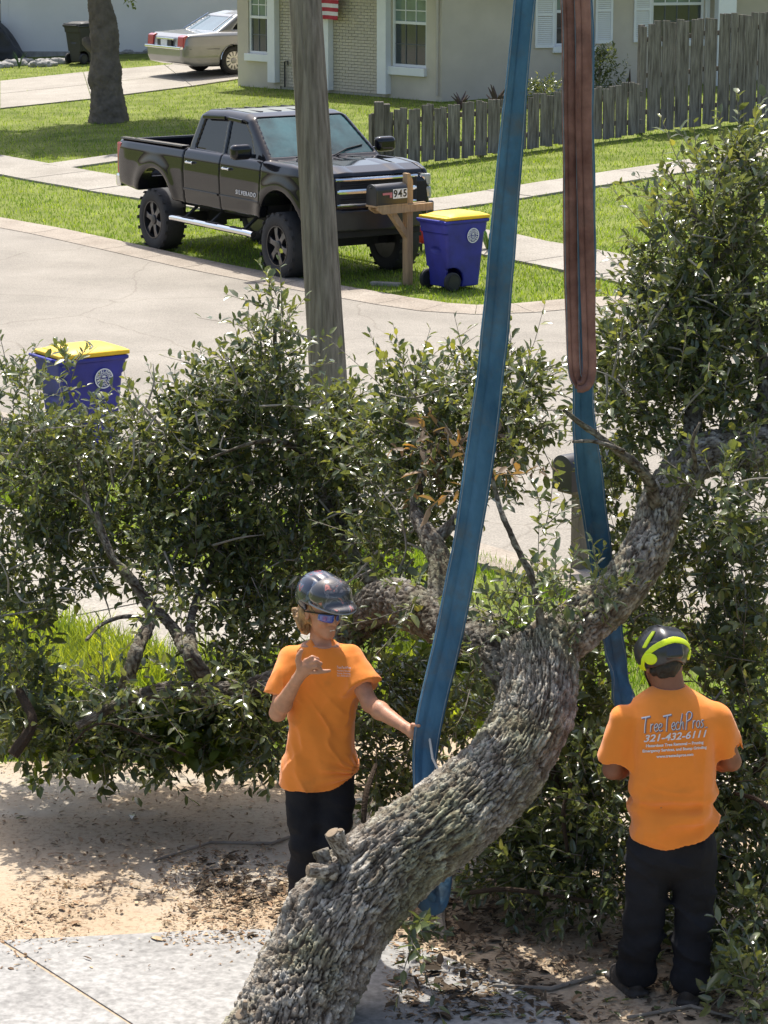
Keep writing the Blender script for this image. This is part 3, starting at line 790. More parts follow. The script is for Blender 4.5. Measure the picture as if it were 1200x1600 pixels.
LOWER = [(RA - 1.17, .88), (RA - 1.19, 1.25), (RA - 1.17, 1.55), (-2.72, 1.57), (-2.5, 1.58), (-.42, 1.575), (.2, 1.575), (.58, 1.545), (.82, 1.48), (.90, 1.34), (.93, 1.0), (.90, .86), (.6, .80), (-.7, .77), (-2.7, .77), (RA - .7, .84)]
CAB = [(-2.68, 1.40), (-2.655, 1.66), (-2.53, 2.06), (-2.38, 2.135), (-1.9, 2.16), (-1.28, 2.15), (-1.08, 2.105), (-.36, 1.56), (-.36, 1.40)]
def halfw(x, z):
    wv = np.interp(z, [.6, .78, 1.0, 1.25, 1.44, 1.53, 1.6], [.945, .965, .99, .997, .985, .955, .91])
    wv = wv - .14 * np.clip((x - .25) / .68, 0, 2) ** 2 - .03 * np.clip((RA - .8 - x) / .4, 0, 2) ** 2
    for x0 in (0, RA):
        r = np.hypot(x - x0, z - .68); wv = wv + .022 * np.exp(-((r - .60) / .11) ** 2) * (z > .5)
    return wv
def f_lower(P):
    x, y, z = P.T
    d = smax(poly2(x, z, LOWER), np.abs(y) - halfw(x, z), .05)
    for x0 in (0, RA):
        r = np.hypot((x - x0) * .97, z - .66); d = np.maximum(d, -np.maximum(r - .545, .5 - np.abs(y)))
    return d
def cabw(z): return np.interp(z, [1.4, 1.56, 2.06, 2.16], [.955, .925, .79, .73])
def f_cab(P):
    x, y, z = P.T; return smax(poly2(x, z, CAB) , (np.abs(y) - cabw(z)) * .96, .09)
WIN_R = [(-2.44, 1.605), (-2.33, 1.99), (-1.72, 2.035), (-1.68, 1.59)]
WIN_F = [(-1.57, 1.59), (-1.59, 2.035), (-1.24, 2.02), (-.98, 1.83), (-.80, 1.60)]
WS = [(-1.10, 2.075), (-.47, 1.60), (-.2, 1.8), (-.8, 2.4)]
RW = [(-2.60, 1.66), (-2.49, 2.02), (-3.2, 2.1), (-3.2, 1.66)]
def wreg(poly, P, kind):
    x, y, z = P.T
    if kind == 's': return np.maximum(poly2(x, z, poly) - .015, .5 - np.abs(y))
    return np.maximum(poly2(x, z, poly) - .01, np.abs(y) - cabw(z) + .085)
WL = [(WIN_R, 's'), (WIN_F, 's'), (WS, 'f'), (RW, 'f')]
def f_cabpaint(P):
    d = f_cab(P)
    for p_, k in WL: d = np.maximum(d, -np.maximum(wreg(p_, P, k), -(f_cab(P) + .05)))
    return d
tb = lambda f, lo, hi, h, name, m, par: link(name, surfnet(f, lo, hi, h, name), m, par)
def box_and(f, lo, hi, off=0.0):
    lo = np.array(lo); hi = np.array(hi); c = (lo + hi) / 2; hd = (hi - lo) / 2
    return lambda P: np.maximum(f(P) + off, (np.abs(P - c) - hd).max(1))
bed_f = lambda P: np.maximum(f_lower(P), -rbox(P, ((RA - 1.1 - 2.80) / 2, 0, 1.6), ((-2.80 - (RA - 1.1)) / 2, .82, .55), .03))
tb(box_and(bed_f, (RA - 1.3, -1.2, .6), (-2.715, 1.2, 1.7)), (RA - 1.25, -1.08, .7), (-2.70, 1.08, 1.62), .02, 'cargo_bed', m_paint, truck)
cab_o = tb(f_cabpaint, (-2.75, -1, 1.38), (-.3, 1, 2.2), .018, 'cab', m_paint, truck)
for p_, k, nm in ((WIN_R, 's', 'rear_side_window'), (WIN_F, 's', 'front_side_window')):
    for sgn in (-1, 1):
        tb(lambda P, p_=p_, sgn=sgn: np.maximum(np.maximum(f_cab(P) + .022, poly2(P[:, 0], P[:, 2], p_) - .04), .66 - sgn * P[:, 1]), (-2.6, -1 if sgn < 0 else .6, 1.5), (-.7, -.6 if sgn < 0 else 1, 2.1), .02, 'side_window', m_tint, truck)
tb(lambda P: np.maximum(np.maximum(f_cab(P) + .02, poly2(P[:, 0], P[:, 2], WS) - .03), np.abs(P[:, 1]) - cabw(P[:, 2]) + .06), (-1.3, -.95, 1.5), (-.2, .95, 2.2), .02, 'windscreen', m_wsg, truck)
tb(lambda P: np.maximum(np.maximum(f_cab(P) + .02, poly2(P[:, 0], P[:, 2], RW) - .03), np.abs(P[:, 1]) - cabw(P[:, 2]) + .1), (-2.8, -.95, 1.5), (-2.3, .95, 2.2), .03, 'rear_window', m_tint, truck)
core = lambda P: np.maximum(f_lower(P) + .03, np.maximum(P[:, 0] + .3, -2.69 - P[:, 0]))
tb(core, (-2.75, -1.05, .7), (-.25, 1.05, 1.62), .03, 'cab_floor', m_under, truck)
for sgn in (-1, 1):
    for x0, x1 in ((-2.688, -1.640), (-1.626, -.50)):
        y0, y1 = (-1.15, -.86) if sgn < 0 else (.86, 1.15)
        d = tb(box_and(f_lower, (x0, y0, .775), (x1, y1, 1.59)), (x0 - .02, y0, .7), (x1 + .02, y1, 1.62), .016, 'door', m_paint, truck)
        hx = x0 + .22
        hb = MB(); hb.box((hx, sgn * 1.022, 1.385), (.19, .03, .026)); hb.box((hx - .075, sgn * 1.002, 1.385), (.03, .05, .04)); hb.box((hx + .075, sgn * 1.002, 1.385), (.03, .05, .04)); hb.build('handle', m_chrome, d, bevel=.008)
        ml = MB(); ml.box(((x0 + x1) / 2, sgn * 1.0, .995), (x1 - x0 - .06, .03, .03)); ml.build('moulding', m_paint, d, bevel=.006)
fend = lambda P: np.maximum(f_lower(P), -np.maximum.reduce([1.42 - P[:, 2], np.abs(P[:, 1]) - .80, -(P[:, 0] + .42)]))
tb(box_and(fend, (-.49, -1.2, .6), (1.1, 1.2, 1.7)), (-.52, -1.1, .7), (1.0, 1.1, 1.62), .018, 'front_wings', m_paint, truck)
def f_hood(P):
    y = P[:, 1]; b = f_lower(P) - .012 * np.clip(1 - ((np.abs(y) - .42) / .12) ** 2, 0, 1)
    return np.maximum(b, np.maximum.reduce([1.43 - P[:, 2], np.abs(y) - .788, -(P[:, 0] + .41)]))
tb(f_hood, (-.45, -.82, 1.4), (.95, .82, 1.62), .016, 'bonnet', m_paint, truck)
def f_bumper(P):
    x, y, z = P.T
    fr = .985 - .17 * np.clip(np.abs(y) / 1.0, 0, 1) ** 2.2
    d = np.maximum.reduce([x - fr, .62 - x, np.abs(y) - .985, z - .985 - .04 * np.clip((np.abs(y) - .5) / .4, 0, 1), .72 - z])
    d = np.maximum(d, -np.maximum(np.hypot(x, z - .66) - .55, .5 - np.abs(y)))
    return np.maximum(d, -rbox(P, (1.05, 0, .86), (.05, .45, .07), .02)) - .01
tb(f_bumper, (.55, -1.05, .68), (1.1, 1.05, 1.1), .02, 'front_bumper', mat('bumper_black', (.016, .016, .018), .35, .2, 6), truck)
va = MB(); va.box((.72, 0, .68), (.30, 1.5, .14)); va.build('valance', m_under, truck, bevel=.03)
gr = MB(); gr.box((.915, 0, 1.235), (.06, 1.28, .36)); grille = gr.build('grille', m_under, truck, bevel=.02)
for z, hh, yw in ((1.405, .045, 1.30), (1.245, .075, 1.26), (1.065, .045, 1.26)):
    b = MB(); ny = 16; V_ = []
    for k in range(ny + 1):
        y = -yw / 2 + yw * k / ny; xf = .992 - .055 * (y / .65) ** 2
        V_ += [(xf - .05, y, z - hh / 2), (xf, y, z - hh * .38), (xf + .006, y, z), (xf, y, z + hh * .38), (xf - .05, y, z + hh / 2)]
    Q_ = [(5 * k + j, 5 * k + (j + 1) % 5, 5 * k + 5 + (j + 1) % 5, 5 * k + 5 + j) for k in range(ny) for j in range(5)] + [(4, 3, 2, 1, 0), tuple(5 * ny + j for j in range(5))]
    b.add(V_, Q_)
    b.build('grille_bar', m_chrome, grille)
for z in (1.13, 1.16, 1.31, 1.34, 1.37):
    b = MB(); b.box((.95, 0, z), (.02, 1.15, .010)); b.build('grille_slat', m_under, grille)
bt = MB(); bt.prism([(-.15, -.022), (-.06, -.022), (-.05, -.05), (.055, -.05), (.045, -.022), (.15, -.022), (.135, .022), (.05, .022), (.055, .05), (-.05, .05), (-.045, .022), (-.135, .022)], 1.0, 1.012, 'yz', lambda p: Vector((p.x, p.y, p.z + 1.245)))
bt.build('emblem', m_bowtie, grille)
for sgn in (-1, 1):
    hl = empty('headlight', (.800, sgn * .785, 1.25)); hl.parent = truck; hl.rotation_euler = (0, 0, -sgn * .42)
    a = MB(); a.box((.0, 0, .085), (.16, .27, .16)); a.build('upper_lamp', m_lens, hl, bevel=.03)
    a = MB(); a.box((.01, 0, -.09), (.16, .28, .17)); a.build('lower_lamp', m_lens, hl, bevel=.03)
    a = MB(); a.lathe([(.055, 0), (.05, .012), (.02, .004)], 16, (.078, .0, .085), axis='x'); a.build('reflector', m_chrome, hl, True)
    mi = empty('mirror', (-.70, sgn * 1.0, 1.63)); mi.parent = truck
    fm = lambda P, sgn=sgn: smax(rbox(P, (0, sgn * .17, .05), (.085, .155, .105), .07), -(P[:, 0] + .055), .02)
    link('mirror_housing', surfnet(fm, (-.15, -.4, -.12), (.15, .4, .22), .014, 'mirror'), m_paint, mi)
    a = MB(); a.bar((0, -sgn * .06, -.02), (0, sgn * .08, .0), .05, .06); a.build('mirror_arm', m_paint, mi, bevel=.01)
    a = MB(); a.box((-.058, sgn * .17, .05), (.004, .26, .17)); a.build('mirror_glass', m_chrome, mi, bevel=.001)
    tl = MB(); tl.box((RA - 1.125, sgn * .93, 1.27), (.14, .08, .46)); tl.build('tail_light', m_red, truck, bevel=.02)
    rb = MB(); rb.tube([(RA + .62, sgn * 1.03, .545), (RA + .72, sgn * 1.045, .555), (-.75, sgn * 1.045, .555), (-.62, sgn * 1.03, .545)], .048, 14); step = rb.build('side_step', m_chrome, truck, True)
    for x in (RA + .95, -1.9, -.95):
        a = MB(); a.bar((x, sgn * 1.02, .55), (x, sgn * .72, .78), .05, .03); a.build('step_bracket', m_under, step)
    for x in (-2.45, -1.75, -1.05):
        a = MB(); a.box((x, sgn * 1.045, .603), (.34, .07, .008)); a.build('step_pad', m_under, step, bevel=.002)
    vz = MB(); vz.bar((-2.33, sgn * .845, 2.035), (-1.70, sgn * .84, 2.065), .03, .05); vz.bar((-1.60, sgn * .845, 2.06), (-1.22, sgn * .845, 2.045), .03, .05); vz.build('rain_guard', m_tint, truck, bevel=.01)
    bz = MB(); bz.bar((RA - 1.12, sgn * .885, 1.567), (-2.76, sgn * .90, 1.587), .13, .025); bz.build('bed_rail_cap', m_paint, truck, bevel=.01)
rbm = MB(); rbm.box((RA - 1.26, 0, .93), (.16, 1.86, .20)); rbm.build('rear_bumper', m_chrome, truck, bevel=.04)
for k in (-1.5, -.5, .5, 1.5):
    a = MB(); a.bar((-2.34, k * .3, 2.1425), (-1.36, k * .3, 2.1545), .05, .014); a.build('roof_rib', m_paint, truck, bevel=.005)
for sgn in (-.25, .35):
    a = MB(); a.tube([(-.33, sgn - .25, 1.60), (-.50, sgn + .05, 1.66), (-.56, sgn + .35, 1.70)], .012, 6); a.build('wiper', m_under, truck)
ch = MB(); ch.box((RA / 2 - .3, 0, .72), (5.0, 1.0, .14)); ch.box((0, 0, WR), (.13, 1.6, .13)); ch.box((RA, 0, WR), (.14, 1.6, .14)); ch.box((RA, 0, WR + .02), (.3, .3, .3))
for x in (.05, RA + .05):
    for sgn in (-1, 1): ch.bar((x, sgn * .55, .4), (x - .05, sgn * .5, 1.0), .08, .08)
ch.build('chassis', m_under, truck)
for x in (0, RA):
    for sgn in (-1, 1): wheel(truck, (x, sgn * .865, WR), WR, .33, sgn, 6, m_alloy, m_alloy2)
tx = link('lettering', text_mesh('SILVERADO', .085, .003, 0, 1.35), mat('badge', (.75, .76, .78), .3, .03), truck); tx.location = (-.86, -1.008, 1.085); tx.rotation_euler = (math.pi / 2, 0, 0)

# ================================================================== silver saloon on the far driveway
m_silver = mat('silver_paint', (.25, .255, .245), .3, .06, 2, metal=.55, coat=.8)
cp = g(366, 119)
hd = Vector((.84, .54)).normalized(); rzC = math.atan2(hd.y, hd.x)
lC = Vector((-hd.y, hd.x)); oC = Vector((cp.x + lC.x * .93, cp.y + lC.y * .93, cp.z + .04))
car = empty('silver_car', oC, rzC, 'silver four door saloon car parked on the far driveway', 'car')
CL = [(-1.36, .30), (-1.42, .45), (-1.43, .66), (-1.36, .70), (-1.33, .90), (-1.20, .985), (-.4, 1.03), (2.4, 1.0), (3.4, .93), (3.95, .82), (4.02, .55), (3.95, .3), (3.5, .22), (-1.0, .22)]
CC = [(-.50, .98), (.22, 1.40), (.6, 1.475), (1.5, 1.47), (1.75, 1.42), (2.5, .98)]
def f_car(P):
    x, y, z = P.T
    wv = np.interp(z, [.2, .45, .72, .93, 1.04], [.90, .965, .985, .95, .86]) - .10 * np.clip((-.9 - x) / .55, 0, 1.2) ** 2 - .12 * np.clip((x - 3.3) / .7, 0, 1.2) ** 2
    d = smax(poly2(x, z, CL), np.abs(y) - wv, .06)
    for x0 in (0, 2.99):
        d = np.maximum(d, -np.maximum(np.hypot(x - x0, z - .34) - .385, .55 - np.abs(y)))
    return d
def f_cc(P):
    x, y, z = P.T; return smax(poly2(x, z, CC), np.abs(y) - np.interp(z, [.95, 1.05, 1.42, 1.5], [.86, .82, .66, .58]), .08)
cw = lambda z: np.interp(z, [.95, 1.05, 1.42, 1.5], [.86, .82, .66, .58])
CRW = [(-.36, 1.02), (.16, 1.33), (-.3, 1.7), (-.9, 1.4)]; CSW = [(.02, 1.06), (.36, 1.34), (.64, 1.41), (1.5, 1.405), (2.1, 1.06)]
def f_ccp(P):
    d = f_cc(P)
    r = np.minimum(np.maximum(poly2(P[:, 0], P[:, 2], CRW), np.abs(P[:, 1]) - cw(P[:, 2]) + .06), np.maximum(poly2(P[:, 0], P[:, 2], CSW), .45 - np.abs(P[:, 1])))
    return np.maximum(d, -np.maximum(r, -(f_cc(P) + .03)))
tb(f_car, (-1.5, -1.05, .18), (4.1, 1.05, 1.1), .025, 'body', m_silver, car)
tb(f_ccp, (-.7, -.95, .95), (2.7, .95, 1.55), .022, 'roof', m_silver, car)
tb(lambda P: np.maximum.reduce([f_cc(P) + .015, poly2(P[:, 0], P[:, 2], CRW) - .03, np.abs(P[:, 1]) - cw(P[:, 2]) + .03]), (-.7, -.9, 1.0), (.4, .9, 1.5), .022, 'rear_window', mat('car_glass', (.10, .15, .17), .05, .2, 2, spec=1.0), car)
for sgn in (-1, 1):
    tb(lambda P, sgn=sgn: np.maximum.reduce([f_cc(P) + .015, poly2(P[:, 0], P[:, 2], CSW) - .03, .5 - sgn * P[:, 1]]), (-.3, -.9 if sgn < 0 else .4, 1.0), (2.4, -.4 if sgn < 0 else .9, 1.5), .025, 'side_window', m_tint, car)
    tl = MB(); tl.prism([(-1.395, .66), (-1.37, .93), (-1.27, .965), (-1.22, .95), (-1.20, .68)], sgn * .62, sgn * .90, 'xz'); tl.build('tail_light', m_red, car, bevel=.02)
    a = MB(); a.tube([(-1.30, sgn * .935, .64), (-.42, sgn * .992, .63)], .012, 6); a.build('side_trim', m_chrome, car)
    for x0 in (0, 2.99):
        wheel(car, (x0, sgn * .83, .335), .335, .22, sgn, 12, mat('car_rim', (.3, .3, .3), .35, .1, 5, metal=.6), mat('white_alloy', (.62, .60, .56), .35, .05, 5, metal=.5), .68, False)
        a = MB(); a.tube([(x0 + .39 * math.cos(t), sgn * .985, .34 + .39 * math.sin(t)) for t in np.linspace(.1, math.pi - .1, 14)], .010, 6); a.build('arch_trim', m_chrome, car)
bp = MB(); bp.box((-1.43, 0, .665), (.10, 1.80, .07)); bp.build('bumper_strip', m_chrome, car, bevel=.02)
a = MB(); a.box((-1.36, 0, .86), (.06, .86, .05)); a.build('plate_surround', m_chrome, car, bevel=.01)
a = MB(); a.box((-1.395, 0, .765), (.02, .70, .15)); a.build('plate_recess', m_dark, car)
a = MB(); a.box((-1.41, 0, .76), (.012, .32, .15)); a.build('number_plate', mat('plate', (.55, .58, .56), .5, .1, 30), car)
a = MB(); a.tube([(-.47, -.74, 1.05), (.17, -.62, 1.415)], .012, 6); a.tube([(-.47, .74, 1.05), (.17, .62, 1.415)], .012, 6); a.build('window_trim', m_chrome, car)
ax = MB(); ax.box((1.4, 0, .26), (4.4, 1.3, .14)); ax.build('underbody', m_under, car)

# ================================================================== wheeled bins
m_blue = mat('bin_blue', (.020, .024, .25), .45, .3, 4, bump=.06, bs=200, spec=.5)
m_yel = mat('bin_yellow', (.80, .49, .012), .42, .14, 5, spec=.5)
m_white = mat('print_white', (.78, .78, .80), .6, .03)
def wheeled_bin(loc, rz, label, body_m, lid_m, name='recycling_bin', emblem=True, group=None):
    root = empty(name, loc, rz, label, 'bin', group)
    def f(P):
        x, y, z = P.T
        t = np.clip((z - .05) / .93, 0, 1)
        hx = .27 + .095 * t + .03 * (z > .80) * 1.0; hy = .245 + .05 * t
        xc = -.01 * t
        d2 = np.stack([np.abs(x - xc) - hx + .05, np.abs(y) - hy + .05], 1)
        dd = np.linalg.norm(np.maximum(d2, 0), axis=1) + np.minimum(d2.max(1), 0) - .05
        d = np.maximum(dd, np.maximum(z - .98, .05 - z))
        d = np.minimum(d, rbox(P, (-.01, 0, .965), (.405, .318, .024), .02))                       # rim
        for s in (-1, 1):                                                                                     # wheel wells
            d = np.maximum(d, -np.maximum(np.hypot(x + .22, z - .14) - .19, .19 - s * y))
        d = np.maximum(d, -ellip(P, (-.36, 0, .56), (.05, .16, .06)))                                  # lift pocket
        d = np.maximum(d, -rbox(P, (-.08, -.33, .40), (.10, .055, .17), .03))                          # side panel recess
        return np.maximum(d, -rbox(P, (0, 0, .62), (.25, .21, .5), .04)) * .9
    link('bin_body', surfnet(f, (-.46, -.36, .02), (.44, .36, 1.02), .013, 'bin_body'), body_m, root)
    def fl(P):
        x, y, z = P.T
        top = 1.035 + .045 * np.clip(1 - (np.maximum(np.abs(x - .05) - .17, 0) / .2) ** 2, 0, 1) * np.clip(1 - (np.maximum(np.abs(y) - .16, 0) / .15) ** 2, 0, 1)
        d = np.maximum(rbox(P, (.01, 0, 1.04), (.40, .31, .06), .02), z - top)
        return np.maximum(d, .992 - z)
    lid = link('lid', surfnet(fl, (-.45, -.36, .95), (.45, .36, 1.12), .012, 'lid'), lid_m, root)
    a = MB(); a.box((-.30, 0, 1.041), (.012, .52, .012)); a.build('lid_ridge', lid_m, lid, bevel=.003)
    a = MB(); a.tube([(-.40, -.27, .975), (-.455, -.25, .99), (-.455, .25, .99), (-.40, .27, .975)], .017, 10); a.build('handle', body_m, root, True)
    for s in (-1, 1):
        a = MB(); a.prism([(-.40, .95), (-.32, .95), (-.31, .72)], s * .25 - .02, s * .25 + .02, 'xz'); a.build('handle_gusset', body_m, root)
        wb_ = empty('wheel', (-.245, s * .27, .135)); wb_.parent = root
        a = MB(); a.lathe([(.05, -.03), (.118, -.035), (.135, -.022), (.135, .022), (.118, .035), (.05, .03)], 26, axis='y'); a.build('tyre', m_tyre, wb_, True)
        a = MB(); a.lathe([(.095, -.038), (.09, -.03), (.09, .03), (.095, .038)], 20, axis='y'); a.build('hub', m_dark, wb_, True)
    a = MB(); a.tube([(-.245, -.27, .135), (-.245, .27, .135)], .014, 8); a.build('axle', m_dark, root)
    if emblem:
        em = empty('emblem', (.10, -.3025, .765)); em.parent = root; em.rotation_euler = (math.pi / 2 + .053, 0, 0)
        def ring(r0, r1, n=40):
            V = []; Q = []
            for k in range(n):
                t = 2 * math.pi * k / n
                for r in (r0, r1):
                    for z in (0, .003): V.append((r * math.cos(t), r * math.sin(t), z))
            for k in range(n):
                b = 4 * k; c = 4 * ((k + 1) % n); Q += [(b + 1, b + 3, c + 3, c + 1), (b, c, c + 2, b + 2), (b + 2, c + 2, c + 3, b + 3), (b, b + 1, c + 1, c)]
            mb = MB(); mb.add(V, Q); return mb
        ring(.092, .105).build('outer_ring', m_white, em); ring(.048, .053).build('inner_ring', m_white, em)
        def arc_text(s, r, a0, a1, top):
            for i, chh in enumerate(s):
                t = a0 + (a1 - a0) * i / (len(s) - 1)
                o = link('letter', text_mesh(chh, .036, .0015, offset=.0012), m_white, em)
                o.location = (r * math.cos(t), r * math.sin(t), .0015); o.rotation_euler = (0, 0, t - math.pi / 2 if top else t + math.pi / 2)
        arc_text('ROCKLEDGE', .072, rad(172), rad(8), True); arc_text('RECYCLES', .072, rad(198), rad(342), False)
        # small sun-over-water device in the middle
        mb = MB(); mb.prism([(.022 * math.cos(t), .010 + .022 * math.sin(t)) for t in np.linspace(0, math.pi, 12)], 0, .003); mb.build('device', m_white, em)
        for k in range(3):
            mb = MB(); mb.prism([(-.034 + .004 * k, -.004 - k * .012), (.034 - .004 * k, -.004 - k * .012), (.03 - .005 * k, -.010 - k * .012), (-.03 + .005 * k, -.010 - k * .012)], 0, .003); mb.build('device', m_white, em)
        for k in range(5):
            t = math.pi * (k + .5) / 5; mb = MB(); mb.bar((.026 * math.cos(t), .010 + .026 * math.sin(t), .0015), (.038 * math.cos(t), .010 + .038 * math.sin(t), .0015), .004, .003); mb.build('device', m_white, em)
    return root
q = g(703, 452); wheeled_bin((q.x + .05, q.y + .1, 0), rad(38), 'blue recycling bin with yellow lid on the grass beside the mailbox post', m_blue, m_yel).scale = (.95,) * 3
q = g(130, 700); wheeled_bin((q.x, q.y, .0), rad(34), 'blue recycling bin with yellow lid half hidden behind leafy branches', m_blue, m_yel).scale = (.92,) * 3
q = g(130, 99); wheeled_bin((q.x, q.y, q.z + .0), rad(50), 'dark grey wheeled bin against the white wall behind the tree trunk', m_dark, m_dark, 'rubbish_bin', False)
rbn = [o for o in bpy.data.objects if o.name == 'rubbish_bin'][0]
o = link('print', text_mesh('C', .22, .002, offset=.006), m_white, rbn); o.location = (.12, -.307, .77); o.rotation_euler = (math.pi / 2, 0, 0)

# ================================================================== mailboxes
m_post = mat('cedar_post', (.36, .235, .125), .8, .25, 4, stretch=(8, 8, 1), bump=.3, bs=40, col2=(.46, .31, .17))
m_mbox = mat('mailbox_black', (.022, .022, .025), .38, .15, 8)
m_oldpost = mat('old_post', (.17, .145, .10), .9, .3, 5, stretch=(8, 8, 1), bump=.5, bs=40)
def box_shape(L, wd, hh, nm, m, root, x0, z0):
    pr = [(-wd / 2, 0), (wd / 2, 0), (wd / 2, hh - wd * .42)] + [(wd / 2 * math.cos(t), hh - wd * .42 + wd * .42 * math.sin(t)) for t in np.linspace(.15, math.pi - .15, 12)] + [(-wd / 2, hh - wd * .42)]
    mb = MB(); mb.prism(pr, x0, x0 + L, 'yz', lambda p: Vector((p.x, p.y, p.z + z0))); b = mb.build(nm, m, root, True, bevel=.006)
    mb = MB(); mb.prism([(a * 1.04, b_ * 1.03) for a, b_ in pr], x0 - .022, x0 + .012, 'yz', lambda p: Vector((p.x, p.y, p.z + z0 - .004))); d = mb.build('door', m, root, True, bevel=.004)
    mb = MB(); mb.box((x0 - .035, 0, z0 + hh - .04), (.03, .03, .012)); mb.build('latch', m, d)
    return b
q = g(637, 445); rzM = math.atan2(-RN.y, -RN.x)     # local +x away from the road is -x here: box points to the road
mbx = empty('mailbox', (q.x, q.y, 0), math.atan2(RN.y, RN.x), 'black mailbox numbered 945 on a wooden post by the bin', 'mailbox')
a = MB(); a.prism([(-.05, -.1), (.05, -.1), (.05, 1.40), (-.0, 1.50), (-.05, 1.50)], -.05, .05, 'xz'); a.build('post', m_post, mbx, bevel=.005)
a = MB(); a.prism([(-.60, 1.09), (.36, 1.09), (.36, .99), (-.50, .99), (-.60, 1.05)], .052, .098, 'xz'); a.build('arm', m_post, mbx, bevel=.004)
a = MB(); a.prism([(-.60, 1.09), (.36, 1.09), (.36, .99), (-.50, .99), (-.60, 1.05)], -.098, -.052, 'xz'); a.build('arm', m_post, mbx, bevel=.004)
a = MB(); a.prism([(-.34, .988), (-.23, .988), (-.052, .75), (-.052, .63)], -.045, .045, 'xz'); a.build('brace', m_post, mbx, bevel=.004)
a = MB(); a.box((-.36, 0, 1.102), (.56, .20, .022)); a.build('shelf', m_post, mbx)
mb_ = box_shape(.52, .20, .27, 'box', m_mbox, mbx, -.61, 1.115)
for i, chh in enumerate('945'):
    a = MB(); a.box((-.30 + i * .082, -.1022, 1.25), (.078, .003, .125)); a.build('number_tile', m_white, mbx)
    o = link('digit', text_mesh(chh, .135, .001, offset=.004), mat('digit_black', (.01, .01, .01), .6, .05), mbx); o.location = (-.30 + i * .082, -.1048, 1.248); o.rotation_euler = (math.pi / 2, 0, 0)
a = MB(); a.prism([(-.52, 1.275), (-.36, 1.275), (-.36, 1.205), (-.40, 1.205), (-.40, 1.245), (-.52, 1.245)], -.110, -.104, 'xz'); a.build('signal_flag', mat('faded_red', (.50, .16, .18), .6, .1, 10), mbx)
q2 = g(603, 446); a = MB(); a.box((q2.x, q2.y, .02), (.42, .12, .05), Matrix.Rotation(rad(-20), 3, 'Z')); tag(a.build('edging_block', m_walk, None, bevel=.012), 'small pale block lying in the grass at the mailbox post', 'block')
q = g(905, 888)
mb2 = empty('mailbox', (q.x, q.y, 0), math.atan2(-RN.y, -RN.x), 'plain black mailbox on an old post behind the oak branches', 'mailbox')
a = MB(); a.box((0, 0, .25), (.10, .10, .75)); a.build('post', m_oldpost, mb2, bevel=.006)
a = MB(); a.box((-.05, 0, .635), (.42, .18, .02)); a.build('shelf', m_oldpost, mb2)
box_shape(.50, .22, .28, 'box', m_mbox, mb2, -.30, .65)

# ================================================================== utility pole
m_pole = mat('pole_wood', (.175, .15, .12), .9, .35, 3.0, stretch=(9, 9, .6), bump=.8, bs=22, col2=(.30, .265, .22), spec=.15)
b0 = g(527, 826); b1 = at(477, 0, b0.y + .25); dirp = (b1 - b0) / (b1.z - b0.z)
n = 72; rows = 260; hgt = 9.0
zz = np.linspace(-.2, hgt, rows); th = np.linspace(0, 2 * math.pi, n, endpoint=False)
Z, T = np.meshgrid(zz, th, indexing='ij')
Rr = np.interp(Z, [0, 1.2, 5.0, 9], [.168, .156, .122, .105])
cr = vnoise(np.stack([np.cos(T) * 7 + 3, np.sin(T) * 7, Z * .35], -1).reshape(-1, 3)).reshape(Z.shape)
fine = vnoise(np.stack([np.cos(T) * 22, np.sin(T) * 22, Z * 1.3], -1).reshape(-1, 3)).reshape(Z.shape)
Rr = Rr - .012 * np.exp(-(cr / .07) ** 2) + .003 * fine
X = b0.x + dirp.x * Z + Rr * np.cos(T); Y = b0.y + dirp.y * Z + Rr * np.sin(T)
V = np.stack([X, Y, Z], -1).reshape(-1, 3); i = np.arange(rows - 1)[:, None] * n; k = np.arange(n)[None]; k2 = (k + 1) % n
Q = np.stack([i + k, i + k2, i + n + k2, i + n + k], -1).reshape(-1, 4)
tag(link('utility_pole', npmesh('utility_pole', V, quads=Q), m_pole), 'weathered leaning wooden utility pole in front of the pickup', 'pole')

# ================================================================== small yard things near the far bin
q = g(658, 392)
ya = empty('yard_ornament', (q.x, q.y, gz(q.x, q.y)), .5, 'small red and white yard ornament behind the blue bin', 'ornament')
a = MB(); a.lathe([(.10, 0), (.14, .05), (.15, .16), (.12, .24)], 16, (0, 0, .12)); a.build('base', mat('orn_red', (.5, .03, .03), .5, .1, 10), ya, True)
a = MB(); a.lathe([(.12, .24), (.13, .32), (.09, .42), (.03, .46)], 16, (0, 0, .12)); a.build('body', m_white, ya, True)
a = MB(); a.prism([(-.16, .62), (.14, .62), (-.02, .88)], -.02, .02, 'xz'); a.build('panel', mat('orn_teal', (.10, .26, .28), .5, .2, 10), ya)
a = MB(); a.tube([(0, 0, -.05), (0, 0, .64)], .02, 8); a.build('stake', m_dark, ya)
